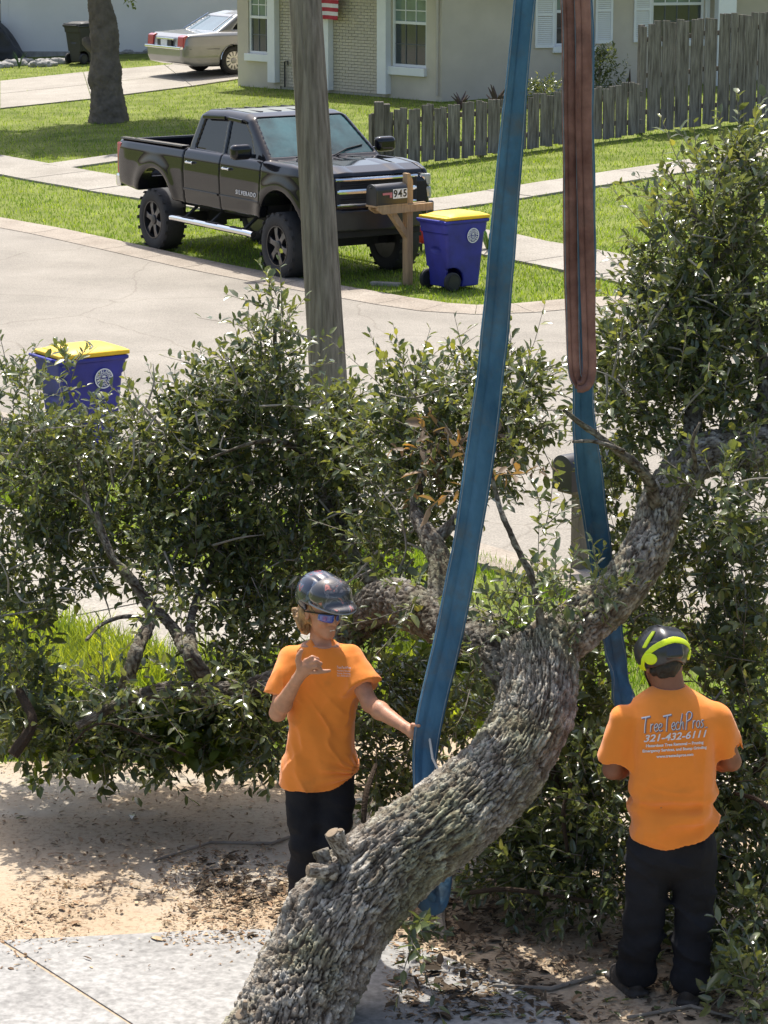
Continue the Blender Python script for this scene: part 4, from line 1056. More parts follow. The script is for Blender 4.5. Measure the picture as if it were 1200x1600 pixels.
# ================================================================== the oak: trunk, limbs, branches, leaves
def bark_mat(name, tint=1.0):
    m = bpy.data.materials.new(name); m.use_nodes = True; n = m.node_tree; b = n.nodes['Principled BSDF']; L = n.links.new
    b.inputs['Roughness'].default_value = .95; b.inputs['Specular IOR Level'].default_value = .12
    tc = node(m, 'ShaderNodeTexCoord')
    n1 = node(m, 'ShaderNodeTexNoise'); n1.inputs['Scale'].default_value = 16; n1.inputs['Detail'].default_value = 7; n1.inputs['Roughness'].default_value = .7; L(tc.outputs['Object'], n1.inputs[0])
    r1 = node(m, 'ShaderNodeValToRGB'); e = r1.color_ramp.elements
    e[0].position = .34; e[0].color = (.12 * tint, .095 * tint, .072 * tint, 1); e[1].position = .66; e[1].color = (.52 * tint, .49 * tint, .43 * tint, 1)
    k = e.new(.5); k.color = (.27 * tint, .24 * tint, .20 * tint, 1); L(n1.outputs[0], r1.inputs[0])
    n2 = node(m, 'ShaderNodeTexNoise'); n2.inputs['Scale'].default_value = 2.6; n2.inputs['Detail'].default_value = 6; L(tc.outputs['Object'], n2.inputs[0])
    r2 = node(m, 'ShaderNodeValToRGB'); r2.color_ramp.elements[0].position = .48; r2.color_ramp.elements[1].position = .66; L(n2.outputs[0], r2.inputs[0])
    mx = node(m, 'ShaderNodeMix', data_type='RGBA'); L(r2.outputs[0], mx.inputs[0]); L(r1.outputs[0], mx.inputs[6])
    m2 = node(m, 'ShaderNodeMix', data_type='RGBA', blend_type='MULTIPLY'); m2.inputs[0].default_value = 1; L(r1.outputs[0], m2.inputs[6]); m2.inputs[7].default_value = (.80, .84, .66, 1); L(m2.outputs[2], mx.inputs[7])
    at_ = node(m, 'ShaderNodeAttribute', attribute_name='plate'); mr = node(m, 'ShaderNodeMapRange'); mr.inputs[1].default_value = .16; mr.inputs[2].default_value = .82; L(at_.outputs['Fac'], mr.inputs[0])
    m4 = node(m, 'ShaderNodeMix', data_type='RGBA'); L(mr.outputs[0], m4.inputs[0]); m4.inputs[6].default_value = (.075 * tint, .055 * tint, .040 * tint, 1); L(mx.outputs[2], m4.inputs[7])
    L(m4.outputs[2], b.inputs['Base Color'])
    n3 = node(m, 'ShaderNodeTexNoise'); n3.inputs['Scale'].default_value = 75; n3.inputs['Detail'].default_value = 5; L(tc.outputs['Object'], n3.inputs[0])
    bp = node(m, 'ShaderNodeBump'); bp.inputs['Strength'].default_value = .9; bp.inputs['Distance'].default_value = .012; L(n3.outputs[0], bp.inputs['Height']); L(bp.outputs[0], b.inputs['Normal'])
    return m
m_bark = bark_mat('oak_bark'); m_bark2 = bark_mat('branch_bark', .62)
m_twig = mat('twig', (.20, .175, .145), .9, .25, 10, spec=.15)
def spline(P, n):
    P = np.array(P, float); k = len(P); Pe = np.vstack([2 * P[0] - P[1], P, 2 * P[-1] - P[-2]])
    seg = np.linalg.norm(np.diff(P[:, :3], axis=0), axis=1); cum = np.r_[0, np.cumsum(seg)]; s = np.linspace(0, cum[-1], n)
    i = np.clip(np.searchsorted(cum, s, 'right') - 1, 0, k - 2); t = ((s - cum[i]) / seg[i])[:, None]
    p0, p1, p2, p3 = Pe[i], Pe[i + 1], Pe[i + 2], Pe[i + 3]
    return .5 * ((2 * p1) + (-p0 + p2) * t + (2 * p0 - 5 * p1 + 4 * p2 - p3) * t ** 2 + (-p0 + 3 * p1 - 3 * p2 + p3) * t ** 3), s
def bark_tube(name, pts, m, parent, res=.009, amp=.02, cw=.035, cl=.095, seed=0, lumps=(), rough=.5):
    """pts: (x, y, z, radius); bark plates are real relief"""
    P = np.array(pts, float); L = np.linalg.norm(np.diff(P[:, :3], axis=0), axis=1).sum()
    ns = max(6, int(L / res)); S, s = spline(P, ns); C = S[:, :3]; Rr = np.maximum(S[:, 3], .004)
    nt_ = max(8, int(2 * math.pi * Rr.max() / res))
    T = np.gradient(C, axis=0); T /= np.linalg.norm(T, axis=1)[:, None]
    up = np.array([0, 0, 1.]) if abs(T[0, 2]) < .9 else np.array([1., 0, 0])
    X = np.zeros_like(C); Yv = np.zeros_like(C)
    for i in range(ns):
        x = np.cross(T[i], up); x /= np.linalg.norm(x); y = np.cross(x, T[i]); up = y; X[i] = x; Yv[i] = y
    th = np.linspace(0, 2 * math.pi, nt_, endpoint=False); A, Bs = np.meshgrid(th, s, indexing='xy')
    ring = Rr[:, None] * np.ones_like(A)
    flat = np.stack([np.cos(A) * ring * 3.2 + seed, np.sin(A) * ring * 3.2, Bs * 3.2 * .8], -1).reshape(-1, 3)
    big = fbm(flat * .9, 3).reshape(A.shape)
    warp = fbm(flat * 3.1 + 5, 3).reshape(A.shape)
    circ = A * Rr.mean()
    per = 2 * math.pi * Rr.mean() / cw; nper = max(3, round(per))
    # worley made periodic by blending two offset copies round the seam
    aa = A / (2 * math.pi) * nper + warp * .75 + .35 * fbm(flat * 11, 2).reshape(A.shape); bb = Bs / cl + warp * .6 + .3 * fbm(flat * 9 + 4, 2).reshape(A.shape) + seed
    def wr(off):
        f1, f2, cid = worley(aa + off, bb, seed + 3); return np.clip((f2 - f1) * 4.2, 0, 1) ** .75, cid
    h0, c0 = wr(0); h1, c1 = wr(-nper); wgt = np.clip((A / (2 * math.pi) - .9) / .1, 0, 1)
    def wr2(off):
        f1, f2, _c = worley((aa + off) * 2.3, bb * 2.1 + 9, seed + 31); return np.clip((f2 - f1) * 2.5, 0, 1)
    hgt = h0 * (1 - wgt) + h1 * wgt; hgt = hgt * .78 + .22 * (wr2(0) * (1 - wgt) + wr2(-nper) * wgt) * hgt; cid = c0 * (1 - wgt) + c1 * wgt
    fine = fbm(np.stack([np.cos(A) * ring * 58, np.sin(A) * ring * 58, Bs * 24], -1).reshape(-1, 3), 4).reshape(A.shape)
    am = amp * np.clip(Rr / Rr.max(), .3, 1)[:, None]
    R2 = ring * (1 + .075 * big * rough * 2) + am * (hgt * (.6 + .8 * cid) - .75) + am * .55 * fine
    for (fs, ang, sr, hh) in lumps:      # (fraction along, angle, radius m, height m)
        da = np.abs((A - ang + math.pi) % (2 * math.pi) - math.pi) * Rr[:, None]; ds = Bs - fs * s[-1]
        R2 = R2 + hh * np.exp(-(da ** 2 + ds ** 2) / sr ** 2)
    V = C[:, None, :] + R2[..., None] * (np.cos(A)[..., None] * X[:, None, :] + np.sin(A)[..., None] * Yv[:, None, :])
    V = V.reshape(-1, 3); i = np.arange(ns - 1)[:, None] * nt_; k = np.arange(nt_)[None]; k2 = (k + 1) % nt_
    Q = np.stack([i + k, i + k2, i + nt_ + k2, i + nt_ + k], -1).reshape(-1, 4)
    V = np.vstack([V, C[:1], C[-1:]]); nV = len(V); kk = np.arange(nt_); kk2 = (kk + 1) % nt_
    Tt = np.vstack([np.stack([np.full(nt_, nV - 2), kk2, kk], 1), np.stack([np.full(nt_, nV - 1), (ns - 1) * nt_ + kk, (ns - 1) * nt_ + kk2], 1)])
    me = npmesh(name, V, tris=Tt, quads=Q); at_ = me.attributes.new('plate', 'FLOAT', 'POINT'); at_.data.foreach_set('value', np.r_[(hgt * (.6 + .5 * cid) + .18 * fine).ravel(), .5, .5].astype(np.float32))
    return link(name, me, m, parent)
def px(*t):                       # (u, v, Y, radius in pixels) -> point and radius in metres
    out = []
    for u, v, Y, r in t:
        p = at(u, v, Y); out.append((p.x, p.y, p.z, r / scl(p)))
    return out
oak = empty('oak_tree', (at(430, 1640, 11.8).x, 11.8, 0), 0, 'large rough barked oak leaning across the scene in crane slings', 'tree')
def W_(o, par):  # world-space vertices under a parent that has a location
    o.matrix_parent_inverse = pw(par).inverted(); return o
trunk_px = [(395, 1760, 11.45, 96), (435, 1640, 11.7, 90), (480, 1535, 11.9, 84), (540, 1430, 12.05, 78), (615, 1345, 12.2, 74), (705, 1278, 12.35, 71), (780, 1208, 12.5, 67), (828, 1135, 12.65, 61), (843, 1065, 12.8, 57), (838, 1010, 12.95, 56)]
trunk = W_(bark_tube('trunk', px(*trunk_px), m_bark, oak, .0060, .027, .0185, .112, 1, lumps=((.36, 2.2, .09, .05), (.62, .6, .12, .03), (.2, 1.5, .1, .03))), oak)
limbR = W_(bark_tube('limb', px((828, 1085, 12.75, 44), (852, 1020, 12.9, 46), (905, 975, 13.05, 42), (970, 920, 13.2, 39), (1014, 850, 13.35, 37), (1042, 775, 13.5, 36), (1085, 720, 13.6, 34), (1150, 702, 13.7, 34), (1230, 700, 13.8, 30), (1330, 650, 13.9, 24)), m_bark, oak, .0075, .017, .020, .062, 5), oak)
limbL = W_(bark_tube('limb', px((820, 1080, 12.8, 42), (775, 1008, 13.1, 40), (720, 985, 13.4, 37), (650, 952, 13.8, 35), (600, 938, 14.1, 32), (545, 985, 14.35, 29), (470, 1050, 14.5, 26), (400, 1078, 14.55, 22), (330, 1084, 14.55, 17), (260, 1078, 14.5, 12), (190, 1098, 14.4, 9), (120, 1135, 14.3, 6)), m_bark2, oak, .0085, .016, .020, .062, 9), oak)
BR = [  # secondary branches
    [(690, 965, 13.60, 30), (690, 890, 13.80, 20), (672, 840, 14.00, 15), (650, 800, 14.20, 10), (660, 740, 14.40, 7), (690, 650, 14.60, 4)],
    [(672, 848, 14.00, 13), (705, 820, 14.00, 9), (740, 760, 14.10, 6), (790, 660, 14.30, 3)],
    [(600, 930, 14.50, 15.3), (560, 880, 14.90, 11), (520, 800, 15.30, 9.35), (480, 710, 15.50, 7.65), (450, 640, 15.60, 5.1), (430, 540, 15.70, 3.4), (435, 470, 15.70, 1.7)],
    [(482, 712, 15.50, 5.95), (440, 690, 15.30, 4.25), (395, 692, 15.10, 3.06), (330, 715, 15.00, 1.87)],
    [(505, 760, 15.40, 5.1), (540, 700, 15.30, 3.4), (600, 670, 15.20, 2.21)],
    [(318, 1060, 14.40, 16), (295, 1020, 14.40, 12), (265, 975, 14.90, 8.5), (215, 920, 15.00, 6.8), (165, 850, 15.20, 5.1), (130, 760, 15.40, 3.4), (110, 640, 15.60, 1.7)],
    [(195, 1075, 14.40, 12), (212, 1020, 14.40, 11), (235, 960, 14.85, 8.5), (205, 905, 14.90, 7.65), (175, 870, 15.00, 6.8), (150, 800, 15.10, 4.25)],
    [(240, 975, 14.85, 5.1), (200, 963, 14.80, 4.25), (160, 975, 14.70, 3.4), (135, 1000, 14.20, 2.5)],
    [(300, 1030, 14.40, 10), (300, 960, 15.00, 6.8), (340, 860, 15.40, 5.1), (350, 760, 15.60, 3.4), (330, 640, 15.80, 1.7)],
    [(850, 1015, 12.85, 9), (835, 915, 12.90, 6), (805, 850, 13.00, 5.5), (780, 790, 13.10, 4), (760, 700, 13.20, 2.5)],
    [(1025, 800, 13.40, 12), (1010, 745, 13.30, 9), (960, 700, 13.20, 6), (905, 660, 13.10, 4.5), (880, 640, 13.10, 3)],
    [(975, 705, 13.20, 4), (930, 690, 13.10, 3.2), (895, 690, 13.00, 2.2)],
    [(1080, 720, 13.60, 20), (1085, 640, 13.80, 14), (1100, 540, 14.00, 11), (1105, 440, 14.20, 9), (1090, 360, 14.30, 6), (1075, 290, 14.40, 3)],
    [(1180, 705, 13.80, 18), (1195, 600, 14.00, 12), (1170, 460, 14.20, 8), (1165, 330, 14.40, 5), (1180, 230, 14.50, 3)],
    [(1100, 500, 14.10, 6), (1060, 480, 14.00, 5), (1010, 500, 13.90, 3.5), (960, 540, 13.90, 2)],
    [(1105, 420, 14.20, 6), (1150, 380, 14.20, 4), (1200, 330, 14.30, 3)],
    [(1060, 760, 13.55, 8), (1085, 730, 13.30, 4), (1082, 690, 13.20, 3.2), (1094, 660, 13.20, 2)],
    [(520, 1370, 11.95, 14), (508, 1350, 12.00, 13), (500, 1328, 12.02, 13)],
]
branches = []
for i, b in enumerate(BR):
    P = px(*b); r = P[0][3]
    branches.append(W_(bark_tube('branch', P, m_bark2, oak, .012 if r > .03 else .016, min(.010, r * .25), .022, .06, 20 + i), oak)); 
# sawn stubs on the trunk, pale end grain
m_cut = mat('cut_wood', (.22, .165, .11), .9, .2, 14, bump=.4, bs=60)
for (c0, c1, r0) in (((548, 1350, 12.05), (519, 1302, 12.0), 13), ((525, 1362, 11.98), (482, 1360, 11.94), 11), ((535, 1330, 12.02), (532, 1298, 12.0), 6), ((395, 1600, 11.62), (376, 1585, 11.56), 11), ((380, 1586, 11.56), (383, 1566, 11.55), 4)):
    P = px((*c0, r0 * 1.25), (*[(a + b) / 2 for a, b in zip(c0, c1)], r0), (*c1, r0 * .95))
    st = W_(bark_tube('stub', P, m_bark, oak, .008, .008, .02, .05, 40), oak)
    e = Vector(P[-1][:3]); d = (e - Vector(P[0][:3])).normalized(); M = d.to_track_quat('Z', 'Y').to_matrix()
    mb = MB(); mb.lathe([(P[-1][3] * .86, -.004), (P[-1][3] * .80, .006), (P[-1][3] * .3, .008)], 18, e, M=M); o = mb.build('cut_face', m_cut, st, True); o.matrix_parent_inverse = pw(oak).inverted()
    o.matrix_parent_inverse = (pw(oak) @ st.matrix_parent_inverse).inverted()

# ---- leaves
def leaf_mat(name, col, trans, rough=.34):
    m = bpy.data.materials.new(name); m.use_nodes = True; n = m.node_tree; b = n.nodes['Principled BSDF']; L = n.links.new
    ge = node(m, 'ShaderNodeNewGeometry'); rp = node(m, 'ShaderNodeValToRGB'); e = rp.color_ramp.elements; c = Vector(col)
    e[0].position = 0; e[0].color = (*(c * .62), 1); e[1].position = 1.0; e[1].color = (c.x * 1.7, c.y * 1.6, c.z * 1.2, 1)
    k = e.new(.55); k.color = (*c, 1); k = e.new(.93); k.color = (c.x * 1.7, c.y * 1.5, c.z * 1.2, 1); k = e.new(.985); k.color = (c.x * 2.4, c.y * 1.9, c.z * 1.1, 1)
    L(ge.outputs['Random Per Island'], rp.inputs[0]); L(rp.outputs[0], b.inputs['Base Color'])
    b.inputs['Roughness'].default_value = rough; b.inputs['Specular IOR Level'].default_value = .62
    tr = node(m, 'ShaderNodeBsdfTranslucent'); hs = node(m, 'ShaderNodeMix', data_type='RGBA', blend_type='MULTIPLY'); hs.inputs[0].default_value = 1; L(rp.outputs[0], hs.inputs[6]); hs.inputs[7].default_value = (2.6, 2.3, .9, 1)
    L(hs.outputs[2], tr.inputs[0])
    mx = node(m, 'ShaderNodeMixShader'); mx.inputs[0].default_value = trans; out = n.nodes['Material Output']
    L(b.outputs[0], mx.inputs[1]); L(tr.outputs[0], mx.inputs[2]); L(mx.outputs[0], out.inputs[0])
    return m
m_leaf = leaf_mat('oak_leaf', (.088, .116, .056), .28, .23)
m_leaf2 = leaf_mat('weed_leaf', (.085, .13, .022), .35, .45)
LV = np.array([(0, 0, 0), (.30, .5, .06), (.30, 0, 0), (.30, -.5, .06), (.72, .40, .03), (.72, 0, -.05), (.72, -.40, .03), (1.0, 0, -.12)])
LT = np.array([(0, 2, 1), (0, 3, 2), (4, 5, 7), (5, 6, 7)]); LQ = np.array([(1, 2, 5, 4), (2, 3, 6, 5)])
def rot_frames(D, rg, roll=None, upb=None):
    D = D / np.linalg.norm(D, axis=1)[:, None]
    R = rg.normal(size=D.shape) if upb is None else rg.normal(size=D.shape) * (1 - upb) + np.array([0, 0, 1.]) * upb * 2
    N = R - (R * D).sum(1)[:, None] * D; N /= np.linalg.norm(N, axis=1)[:, None]
    return D, np.cross(N, D), N
def leaves_mesh(P, D, L, Wd, rg, upb=.5, name='leaves'):
    D, S, N = rot_frames(D, rg, upb=upb); n = len(P)
    V = P[:, None, :] + LV[None, :, 0:1] * L[:, None, None] * D[:, None, :] + LV[None, :, 1:2] * Wd[:, None, None] * S[:, None, :] + LV[None, :, 2:3] * L[:, None, None] * N[:, None, :]
    off = (np.arange(n) * 8)[:, None, None]
    return V.reshape(-1, 3), (LT[None] + off).reshape(-1, 3), (LQ[None] + off).reshape(-1, 4)
def sprays(centers, axes, lens, rg, per=(9, 15), leaf=.062):
    """twigs with alternating leaves: returns leaf bases, directions, lengths and twig segments"""
    n = len(centers); k = per[1]
    ax = axes / np.linalg.norm(axes, axis=1)[:, None]
    bend = rg.normal(size=(n, 3)) * .25
    t = (np.arange(k) + .5) / k
    cnt = rg.integers(per[0], per[1] + 1, n); keep = np.arange(k)[None] < cnt[:, None]
    tt = np.clip(t[None] * k / cnt[:, None], 0, 1)
    pts = centers[:, None] + ax[:, None] * (tt * lens[:, None])[..., None] + bend[:, None] * ((tt ** 2) * lens[:, None])[..., None]
    r = rg.normal(size=(n, 3)); sx = np.cross(ax, r); sx /= np.linalg.norm(sx, axis=1)[:, None]; sy = np.cross(ax, sx)
    ang = np.arange(k)[None] * 2.4 + rg.uniform(0, 6.28, (n, 1)) + rg.normal(size=(n, k)) * .3
    out = sx[:, None] * np.cos(ang)[..., None] + sy[:, None] * np.sin(ang)[..., None]
    d = out * .85 + ax[:, None] * (.45 + .5 * tt)[..., None] + rg.normal(size=(n, k, 3)) * .2
    ln = leaf * rg.lognormal(0, .22, (n, k)) * (1.05 - .3 * np.abs(tt - .55))
    e = centers + ax * lens[:, None] + bend * lens[:, None]
    mid = centers + ax * lens[:, None] * .5 + bend * lens[:, None] * .25
    return pts[keep], d[keep], ln[keep], (centers, mid, e)
def twig_mesh(segs, r=.0026):
    a, b, c = segs; n = len(a); V = []
    rads = [r * 1.4, r, r * .5]; rings = []
    for P, rr in zip((a, b, c), rads):
        d = c - a; d /= np.linalg.norm(d, axis=1)[:, None]; x = np.cross(d, np.array([.3, .5, .8])); x /= np.linalg.norm(x, axis=1)[:, None]; y = np.cross(d, x)
        rings += [P + rr * (x * math.cos(q) + y * math.sin(q)) for q in (0, 2.094, 4.189)]
    V = np.stack(rings, 1); Q = []
    for lv in (0, 3):
        for k in range(3): Q.append((lv + k, lv + (k + 1) % 3, lv + 3 + (k + 1) % 3, lv + 3 + k))
    return V.reshape(-1, 3), (np.array(Q)[None] + (np.arange(n) * 9)[:, None, None]).reshape(-1, 4)
# blobs of foliage: (u, v, ru, rv, Y, depth radius, sprays, openness)
rgl = np.random.default_rng(77)
def blob_sprays(blobs, dens=1.0, leaf=.062, drop=0.0, per=(9, 15), lens=(.13, .30)):
    C = []; A = []; LN = []
    for (u, v, ru, rv, Y, dy, n) in blobs:
        Yg = g(u, min(v + rv * .75, 1590)).y
        Y = min(Y, Yg - .05); p = at(u, v, Y); s = scl(p); rx, rz = ru / s, rv / s; n = max(4, int(n * dens))
        d = rgl.normal(size=(n, 3)); d /= np.linalg.norm(d, axis=1)[:, None]; rr = rgl.uniform(.12, 1, (n, 1)) ** .55
        lump = 1 + .28 * vnoise(d * 2.3 + u * .13)[:, None]
        q = d * rr * lump * np.array([rx, dy, rz])
        c = np.array(p) + q
        ax = d * .8 + rgl.normal(size=(n, 3)) * .45 + np.array([0, -.1, .45 - drop])
        C.append(c); A.append(ax); LN.append(rgl.uniform(lens[0], lens[1], n))
    C = np.vstack(C); A = np.vstack(A); LN = np.concatenate(LN); ok = C[:, 2] > .05
    return sprays(C[ok], A[ok], LN[ok], rgl, per, leaf)
def foliage(name, blobs, parent, m=None, dens=1.0, leaf=.062, aspect=.40, drop=0.0, upb=.5, singles=0, per=(9, 15), lens=(.13, .30), zmin=.012):
    P, D, L, seg = blob_sprays(blobs, dens, leaf, drop, per, lens)
    ok = P[:, 2] > zmin; P, D, L = P[ok], D[ok], L[ok]
    if singles:                   # the leaves nearest the camera stand as single objects
        order = np.argsort(P[:, 1] + rgl.uniform(0, .25, len(P))); pick = order[:singles]; rest = order[singles:]
        lm = []
        for q in range(6):
            V, T_, Q_ = leaves_mesh(np.zeros((1, 3)), np.array([[1., 0, 0]]), np.ones(1), np.full(1, aspect), np.random.default_rng(q), 1.0); lm.append(npmesh('leaf', V, T_, Q_)); lm[-1].materials.append(m or m_leaf)
        inv = pw(parent).inverted()
        for i in pick:
            o = bpy.data.objects.new('leaf', lm[i % 6]); COL.objects.link(o); o.parent = parent; o.matrix_parent_inverse = inv
            q = Vector(D[i]).to_track_quat('X', 'Z'); o.location = P[i]; o.rotation_mode = 'QUATERNION'; o.rotation_quaternion = q; o.scale = (L[i],) * 3
        P, D, L = P[rest], D[rest], L[rest]
    V, T_, Q_ = leaves_mesh(P, D, L, L * aspect * rgl.uniform(.8, 1.2, len(L)), rgl, upb)
    o = W_(link(name, npmesh(name, V, T_, Q_), m or m_leaf, parent), parent); tag(o, kind='stuff')
    V, Q_ = twig_mesh(seg); o2 = W_(link('twigs', npmesh('twigs', V, quads=Q_), m_twig, parent), parent); tag(o2, kind='stuff')
    return len(P)
CROWN = [
 # left crown
 (25, 645, 52, 62, 15.65, .45, 75), (110, 600, 14, 60, 15.35, .10, 9), (130, 715, 85, 55, 15.75, .5, 120), (45, 760, 80, 90, 15.85, .5, 170), (60, 700, 60, 60, 15.35, .3, 70),
 (180, 770, 100, 80, 15.75, .5, 190), (275, 695, 65, 60, 15.75, .4, 110), (235, 670, 36, 40, 15.55, .3, 35), (350, 620, 55, 55, 15.75, .35, 85), (340, 690, 90, 70, 15.65, .5, 150),
 (415, 590, 55, 55, 15.55, .35, 95), (425, 530, 34, 38, 15.55, .22, 34), (440, 490, 16, 35, 15.55, .1, 12), (495, 655, 55, 50, 15.55, .4, 90), (550, 695, 48, 45, 15.35, .4, 65), (430, 690, 90, 70, 15.55, .5, 160),
 (300, 790, 110, 90, 15.65, .5, 220), (420, 790, 110, 90, 15.65, .5, 210), (520, 760, 75, 90, 15.45, .4, 150), (60, 880, 85, 80, 15.65, .45, 170), (20, 970, 50, 70, 15.35, .35, 80), (130, 870, 50, 60, 15.55, .3, 70),
 (330, 900, 80, 75, 15.45, .4, 150), (420, 890, 80, 75, 15.45, .4, 150), (480, 870, 60, 70, 15.25, .3, 100), (395, 980, 55, 75, 15.25, .3, 110), (360, 1030, 40, 40, 15.05, .25, 40), (440, 960, 40, 60, 15.35, .3, 60), (560, 860, 55, 70, 15.35, .3, 90), (590, 760, 45, 70, 15.25, .3, 70), (250, 850, 55, 45, 15.35, .3, 60),
 # middle
 (650, 625, 60, 38, 14.8, .3, 90), (625, 690, 50, 50, 14.8, .3, 70), (700, 690, 60, 55, 14.6, .35, 100), (655, 770, 50, 60, 14.6, .3, 80), (740, 630, 50, 45, 14.5, .3, 70), (800, 610, 55, 38, 14.5, .3, 75), (815, 665, 45, 42, 14.3, .3, 55), (790, 725, 36, 40, 14.2, .25, 36), (720, 760, 35, 50, 14.4, .25, 40), (640, 850, 35, 45, 14.4, .25, 40), (850, 820, 14, 22, 13.4, .08, 5), (590, 860, 30, 40, 14.6, .2, 30),
 (300, 1060, 45, 26, 14.25, .1, 16), (180, 1085, 50, 24, 14.15, .12, 18), (390, 1060, 40, 34, 14.25, .1, 16), (250, 1110, 50, 18, 14.25, .12, 14), (240, 950, 36, 40, 14.6, .12, 12), (650, 930, 40, 24, 13.5, .1, 10),
 # sprigs along the fork
 (870, 930, 45, 30, 12.75, .12, 22), (930, 915, 35, 28, 12.85, .12, 18), (790, 965, 30, 28, 13.0, .12, 16), (830, 960, 26, 36, 13.1, .15, 16), (735, 1060, 24, 36, 13.0, .15, 14), (790, 980, 50, 20, 13.4, .2, 20),
 # right crown
 (1165, 260, 45, 48, 14.5, .3, 70), (1100, 320, 55, 55, 14.4, .35, 85), (1170, 350, 60, 70, 14.5, .4, 120), (1040, 390, 40, 40, 14.2, .25, 40), (1060, 440, 55, 60, 14.2, .35, 90), (1150, 450, 70, 75, 14.4, .4, 150), (1010, 510, 55, 60, 14.0, .3, 90), (1090, 540, 80, 75, 14.1, .4, 150), (1180, 570, 60, 90, 14.3, .4, 130),
 (975, 590, 50, 60, 13.9, .3, 85), (1050, 630, 70, 60, 13.9, .35, 130), (1140, 640, 70, 55, 14.0, .35, 110), (985, 660, 40, 45, 13.8, .25, 50), (960, 740, 22, 30, 13.9, .2, 20), (975, 800, 36, 60, 14.0, .25, 60), (1010, 900, 40, 70, 14.2, .25, 60),
 (1130, 770, 45, 45, 13.2, .2, 40), (1180, 800, 40, 60, 13.5, .25, 55), (1110, 850, 50, 60, 13.7, .3, 80), (1170, 920, 55, 80, 13.6, .3, 110), (1090, 940, 60, 70, 13.9, .3, 100), (1180, 1020, 45, 80, 13.4, .3, 80), (1120, 1030, 50, 60, 13.5, .3, 75),
 # hanging behind the first worker and under the fork
 (585, 1040, 48, 70, 14.3, .3, 100), (590, 1120, 40, 55, 14.1, .25, 60), (730, 1100, 36, 45, 13.9, .25, 45), (690, 1150, 40, 36, 14.0, .25, 40), (905, 1060, 30, 60, 13.9, .25, 50), (930, 1000, 36, 40, 13.9, .25, 40), (980, 960, 30, 40, 14.0, .25, 40),
]
nl = foliage('leaves', CROWN, oak, dens=.70, singles=260, leaf=.056, aspect=.43, lens=(.12, .36))
rtw = random.Random(9)
bt_ = MB()
for k in range(150):
    b_ = CROWN[rtw.randrange(len(CROWN))]
    if b_[6] < 30: continue
    u_, v_, Y_ = b_[0] + rtw.uniform(-.8, .8) * b_[2], b_[1] + rtw.uniform(-.7, .9) * b_[3], b_[4] - b_[5] * rtw.uniform(.5, 1.05); L_ = rtw.uniform(30, 95); a_1 = rtw.uniform(0, 6.28)
    du, dv = math.cos(a_1) * L_, abs(math.sin(a_1)) * L_ * rtw.choice((1, 1, -1)); cu, cv = rtw.uniform(-14, 14), rtw.uniform(-14, 14)
    P_ = px((u_, v_, Y_, 2.0), (u_ + du * .5 + cu, v_ + dv * .5 + cv, Y_ - .05, 1.4), (u_ + du, v_ + dv, Y_, .6))
    if min(q_[2] for q_ in P_) < .08: continue
    S_, _ = spline(P_, 7); bt_.tube([tuple(q_[:3]) for q_ in S_], [max(q_[3], .0016) for q_ in S_], 5)
tag(W_(bt_.build('bare_twigs', mat('grey_twig', (.27, .245, .21), .9, .25, 10, spec=.15), oak, True), oak), kind='stuff')
# a few browned leaves caught in the crown
m_dry = leaf_mat('dry_leaf', (.17, .115, .07), .2, .6)
foliage('dry_leaves', [(690, 690, 34, 12, 14.2, .15, 8), (775, 745, 8, 16, 13.2, .06, 2)], oak, m_dry, leaf=.07, drop=.6)
tag(bpy.data.objects['dry_leaves'], kind='stuff')
# ---- cut brush lying on the ground: separate heaps
def brush(name, label, blobs, sticks, dens=1.0, leaf=.062):
    b0_ = blobs[0]; q = g(b0_[0], min(b0_[1] + b0_[3], 1560)); root = empty(name, (q.x, q.y, 0), 0, label, 'brush')
    foliage('leaves', blobs, root, dens=dens, leaf=leaf, drop=.3)
    for s_ in sticks:
        mb = MB(); P = px(*s_); S, _ = spline(P, 10); mb.tube([tuple(a[:3]) for a in S], [max(a[3], .002) for a in S], 7); W_(mb.build('stick', m_bark2, root, True), root)
    return root
brush('brush_pile', 'heap of cut leafy oak branches between trunk and second worker', [(900, 1180, 50, 75, 13.6, .3, 95), (935, 1280, 45, 85, 13.2, .28, 110), (870, 1280, 60, 60, 13.5, .3, 100), (800, 1360, 60, 26, 13.3, .25, 50), (920, 1370, 55, 40, 13.0, .25, 70), (850, 1340, 50, 40, 13.2, .25, 60), (780, 1320, 40, 30, 13.6, .2, 30), (900, 1110, 45, 50, 13.9, .25, 60)],
      [[(893, 1220, 13.0, 3), (880, 1270, 12.9, 3.5), (888, 1340, 12.9, 3)], [(735, 1395, 13.0, 4), (800, 1390, 12.9, 4), (930, 1410, 12.8, 3)], [(850, 1150, 13.4, 6), (890, 1300, 13.2, 5), (930, 1430, 13.0, 4)]])
brush('brush_pile', 'dark heap of cut oak foliage to the right of second worker', [(1160, 1120, 45, 60, 13.2, .3, 80), (1150, 1230, 60, 70, 13.0, .3, 120), (1165, 1330, 55, 70, 12.8, .28, 110), (1130, 1420, 50, 50, 12.6, .22, 70), (1180, 1430, 40, 60, 12.4, .2, 60), (1080, 1370, 22, 60, 13.1, .2, 40), (1050, 1420, 30, 40, 13.0, .2, 30)],
      [[(1150, 1240, 12.6, 3), (1185, 1250, 12.5, 4), (1210, 1275, 12.4, 4)], [(1120, 1330, 12.9, 5), (1180, 1400, 12.6, 5)], [(1090, 1320, 13.0, 7), (1200, 1180, 12.9, 7)]])
